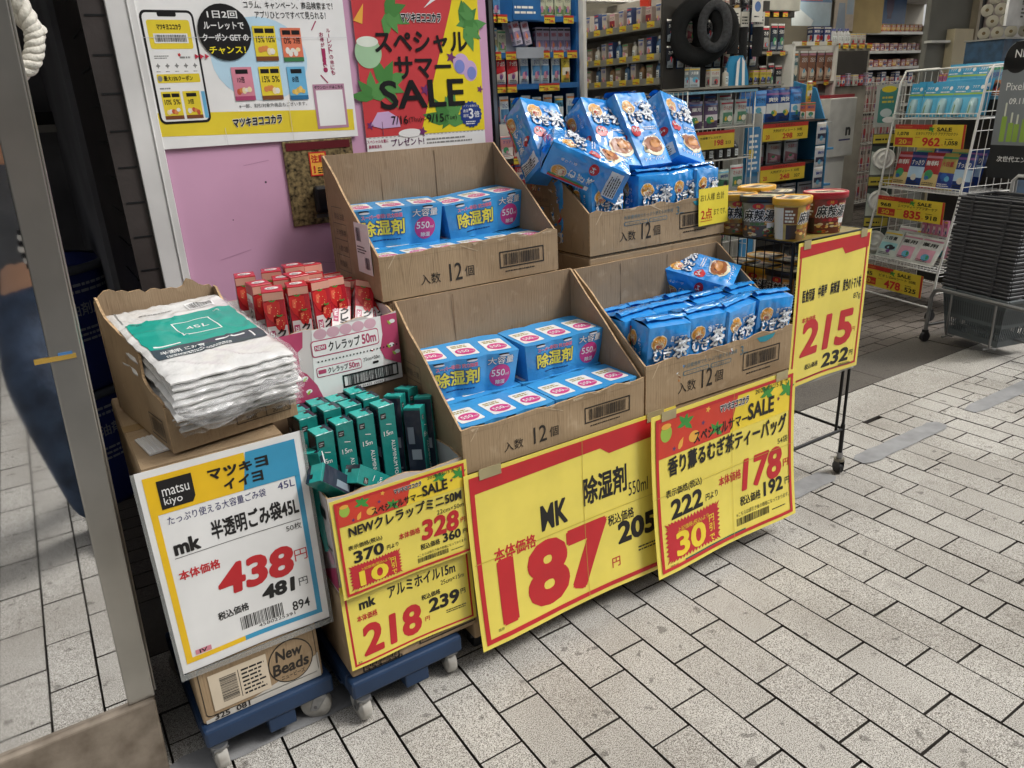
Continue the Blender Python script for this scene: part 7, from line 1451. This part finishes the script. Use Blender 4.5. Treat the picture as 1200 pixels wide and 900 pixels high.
wz.d = 'white wipes pack with pink print'; wg.d = 'white wipes pack with green print'
pkp = p_box('pink_sachet', .03, .02, .11, '#c97a9a', '#e0c6d0', 'sachet', 20); fillR([pkp], [.36 + .05 * i for i in range(5)], .16, .56, 'pink sachets on the white promo rack', 'pink sachet hanging under the 835 board', 0)
fillR([pkp], [.05 + .035 * i for i in range(5)], .33, 1.54, 'pink sachets on the white promo rack', 'pink sachet at the top back of the white promo rack', 0)
# puck lights hung in blister cards down the near end of the rack
def puck():
    t = thing('puck_light_pack', (0, 0, 0), '', 'puck light pack'); b = MB(); b.box(-.062, 0, -.11, .062, .004, .11, ink('#3d4a44')); A = Art(); A.rect(-.06, .055, .06, .105, ink('#b9a83c'), 1); A.rect(-.06, .045, .06, .06, BLK, 2); A.poly([(-.06, -.105), (.06, -.105), (.06, -.02), (-.06, .02)], ink('#b8beb4'), 1); A.lines(-.05, .075, .04, .095, BLK, 1, 3); b.art(A, at(FRONT, 0, -.0005, 0)); b.build('card', t)
    b = MB(); b.lathe([(.050, 0), (.056, .006), (.056, .026), (.050, .034), (.046, .034), (.044, .030), (.030, .030), (.028, .034), (.018, .034), (.016, .031)], plas('#d8d7d1', .35), 28, frame_at((0, -.001, -.02), (1, 0, 0), (0, 0, 1))); b.build('light', t); return t
pk_ = placer(puck()); EM = RM @ Matrix.Translation((-.055, -.03, 0)) @ Matrix.Rotation(R(58), 4, 'Z')
for i, z in enumerate((1.10, .79, .48)): pk_(None, ('highest', 'middle', 'lowest')[i] + ' of three round white puck lights hung down the side of the white promo rack', 'puck lights hung on the white promo rack', M=EM @ Matrix.Translation((0, 0, z)) @ Matrix.Scale(1.4, 4))
t = thing('green_hang_pack', (0, 0, 0), 'green hanging card with a yellow top on the side of the white promo rack', 'hanging pack', M=EM @ Matrix.Translation((-.01, .01, 1.30))); b = MB(); b.box(-.085, 0, 0, .085, .004, .30, ink('#a9aba6')); A = Art(); A.rrect(-.06, .03, .065, .27, .012, ink('#3f8078')); A.ell(.0, .265, .05, .022, ink('#d8c12f'), 2); A.lines(-.04, .17, .045, .23, ink('#c9b43c'), 2, 2, 3); A.ell(-.005, .10, .04, .03, ink('#b8c4c4'), 2); A.ell(.02, .05, .045, .022, ink('#e0dcd8'), 3); b.art(A, at(FRONT, 0, -.0006, 0)); b.build('card', t)
# ---- 8. white notice panel and mesh of white rolls at the top right
b = MB(); b.box(5.02, 1.02, 1.98, 5.30, 1.04, 2.7, mat('notice_white', '#d3d3d3', .5)); A = Art(); A.vtext('禁煙', .20, .20, BLK, .035, .05, .02); A.lines(.20, .06, .25, .14, BLK, 3); b.art(A, at(FRONT, 5.02, 1.0195, 1.98)); b.build('notice_panel', label='white notice panel hanging at the top right', cat='notice')
M_ROLL = mat('roll_white', '#cfcabb', .8, var=.1); M_CORE = plas('#7f6d4c', .8); q_ = Vector((-.9, -.44, 0)).to_track_quat('Z', 'Y').to_matrix().to_4x4()
for j in range(5):
    for i in range(5):
        b = MB(); b.lathe([(.013, 0), (.045, 0), (.045, .10), (.013, .10)], M_ROLL, 20, caps=False); b.lathe([(.013, .10), (.045, .10)], M_ROLL, 20, caps=False); b.cyl((0, 0, .01), (0, 0, .092), .013, M_CORE)
        o_ = b.build('white_roll', label='white paper roll in the stack at the top right edge of the picture', cat='paper roll'); o_['group'] = 'white paper rolls stacked at the top right'; k = i * .094 + (.047 if j % 2 else 0)
        o_.matrix_world = Matrix.Translation((5.30 + .44 * k, 1.32 - .9 * k, 1.95 + j * .086)) @ q_
t = thing('roll_shelf', (5.12, 1.06, 0), 'dark blue shelf under the white paper rolls', 'shelf'); b = MB(); b.box(0, 0, 0, .8, .3, 1.89, mat('roll_shelf_blue', '#2a4a66', .6, var=.3, scale=12)); b.build('body', t); MB().box(-.01, -.01, 1.8905, .82, .31, 1.902, M_SILV).build('top_board', t)

# ---- unseen shop ceiling lamps, added to brighten the interior
M_ADDED_LAMP = mat('added_lamp_diffuser', '#fff6e6', .5, emit=15.0)
for i, (x, y) in enumerate(((.6, .95), (2.4, .95), (4.2, .95), (.6, 2.4), (2.4, 2.6), (4.2, 2.4), (6.2, 2.6), (9.2, 3.4), (4.0, 4.6), (6.5, 4.4), (9.0, 4.8))):
    t = thing('added_ceiling_lamp', (x, y, 2.88), 'unseen ceiling lamp added to brighten the shop interior', 'lamp', 'unseen lamps added to the shop ceiling'); b = MB(); b.bbox(-.6, -.09, -.03, .6, .09, .015, M_WALLW, .004); b.build('housing', t); b = MB(); b.bbox(-.58, -.07, -.055, .58, .07, -.0305, M_ADDED_LAMP, .01); b.build('diffuser', t)

# ================================================================ PERSON (only met in the mirror finish of the pillar)
t = thing('person', (-1.75, -2.52, 0), 'person in a grey jacket and dark jeans holding a phone, mirrored in the steel pillar', 'person')
def skin_body(name, pts, edges, m, parent, sub=2):
    me = bpy.data.meshes.new(name); me.from_pydata([p[:3] for p in pts], edges, []); me.materials.append(m)
    ob = bpy.data.objects.new(name, me); COL.objects.link(ob); ob.parent = parent
    md = ob.modifiers.new('skin', 'SKIN'); 
    sv = me.skin_vertices[0].data if me.skin_vertices else None
    if sv is None:
        bpy.context.view_layer.objects.active = ob; ob.select_set(True); bpy.ops.mesh.customdata_skin_add(); sv = me.skin_vertices[0].data
    for i, p in enumerate(pts): sv[i].radius = (p[3], p[4] if len(p) > 4 else p[3])
    sv[0].use_root = True; s_ = ob.modifiers.new('smooth', 'SUBSURF'); s_.levels = sub; s_.render_levels = sub
    me.polygons.foreach_set('use_smooth', [True] * len(me.polygons)); md.use_smooth_shade = True
    return ob
SKINM = mat('skin', '#c79a7d', .5, var=.05); JEAN = mat('jeans', '#3a4a62', .85, var=.25, scale=7, bump=1.0, bscale=14, hue2='#222c3c'); JKT = mat('jacket_grey', '#5d6066', .85, var=.15, scale=6)
skin_body('body', [(0, 0, .98, .10, .08), (0, -.01, 1.15, .10, .08), (0, 0, 1.38, .14, .10), (0, .01, 1.50, .055), (0, .03, 1.60, .075, .09), (0, .03, 1.70, .08, .095),
                   (-.17, 0, 1.42, .055), (-.25, .02, 1.20, .043), (-.13, .10, 1.40, .036), (-.07, .12, 1.47, .028), (.17, 0, 1.42, .055), (.25, .02, 1.20, .043), (.13, .10, 1.40, .036), (.07, .12, 1.47, .028),
                   (-.08, .1, .88, .085), (-.09, .42, .63, .058), (.02, .52, .09, .042), (.02, .64, .04, .04), (.09, 0, .88, .085), (.11, .06, .48, .058), (.12, .02, .09, .042), (.12, .15, .04, .04)],
          [(0, 1), (1, 2), (2, 3), (3, 4), (4, 5), (2, 6), (6, 7), (7, 8), (8, 9), (2, 10), (10, 11), (11, 12), (12, 13), (0, 14), (14, 15), (15, 16), (16, 17), (0, 18), (18, 19), (19, 20), (20, 21)], SKINM, t)
skin_body('jeans', [(0, 0, 1.0, .150, .115), (0, 0, .92, .14, .11), (-.08, .13, .88, .13), (-.09, .42, .63, .115), (.02, .52, .05, .10), (.10, 0, .84, .12), (.12, .06, .48, .085), (.13, .02, .05, .085)], [(0, 1), (1, 2), (2, 3), (3, 4), (1, 5), (5, 6), (6, 7)], JEAN, t)
skin_body('jacket', [(0, 0, .93, .175, .14), (0, -.01, 1.2, .15, .115), (0, 0, 1.38, .165, .12), (0, .01, 1.47, .075), (-.18, 0, 1.42, .075), (-.25, .02, 1.20, .06), (-.14, .09, 1.38, .05), (.18, 0, 1.42, .075), (.25, .02, 1.20, .06), (.14, .09, 1.38, .05)], [(0, 1), (1, 2), (2, 3), (2, 4), (4, 5), (5, 6), (2, 7), (7, 8), (8, 9)], JKT, t)
skin_body('hair', [(0, .0, 1.74, .085, .095), (0, -.03, 1.68, .085, .08), (0, -.05, 1.60, .06)], [(0, 1), (1, 2)], mat('hair', '#1a1614', .6), t)
b = MB()
for s_ in (-1, 1):
    b.lathe([(.004, -.006), (.012, 0), (.004, .006)], mat('eye', '#e8e4e0', .2), 10, Matrix.Translation((s_ * .032, .115, 1.655)) @ Matrix.Rotation(R(90), 4, 'X')); b.lathe([(.002, -.004), (.006, 0), (.002, .003)], M_BLACK, 8, Matrix.Translation((s_ * .032, .122, 1.655)) @ Matrix.Rotation(R(90), 4, 'X'))
b.build('eyes', t)
for s_ in (-1, 1):
    hd = [(s_ * .07, .12, 1.47, .022)]; ed = []
    for k in range(5):
        a = len(hd); o_ = (-.030 + k * .015)
        if k == 4: hd += [(s_ * .055, .13, 1.485, .010), (s_ * .045, .135, 1.50, .009), (s_ * .04, .138, 1.515, .008)]
        else: L = (.9, 1.05, 1.0, .85)[k]; hd += [(s_ * .083, .135 + o_ * .2, 1.505 + o_ * .9, .009), (s_ * .075, .155, 1.515 + o_ * 1.1, .008), (s_ * (.070 - .022 * L), .162, 1.52 + o_ * 1.1, .0075)]
        ed += [(0, a), (a, a + 1), (a + 1, a + 2)]
    skin_body('hand', hd, ed, SKINM, t, 1)
for s_ in (-1, 1): b = MB(); yo = .52 if s_ < 0 else .02; xo = .02 if s_ < 0 else .125; b.bbox(xo - .05, yo - .09, 0, xo + .05, yo + .19, .085, plas('#26262a', .6), .03, seg=3); b.build('shoe', t)
t = thing('striped_pouch', (-1.745, -2.23, 1.24), 'black and white striped pouch hanging in front of the person', 'pouch')
b = MB()
for i in range(7): b.lathe([(.034 - abs(i - 3) * .004, -.022 * i), (.036 - abs(i - 3) * .004, -.022 * i - .011), (.034 - abs(i - 3.4) * .004, -.022 * i - .0215)], mat('stripe_w', '#d8d4cc', .9) if i % 2 else mat('stripe_b', '#1b1b1d', .9), 16)
b.tube([(0, 0, 0), (.0, .0, .12), (.01, -.05, .28)], .006, mat('stripe_w', ''), 6); b.build('pouch_body', t)
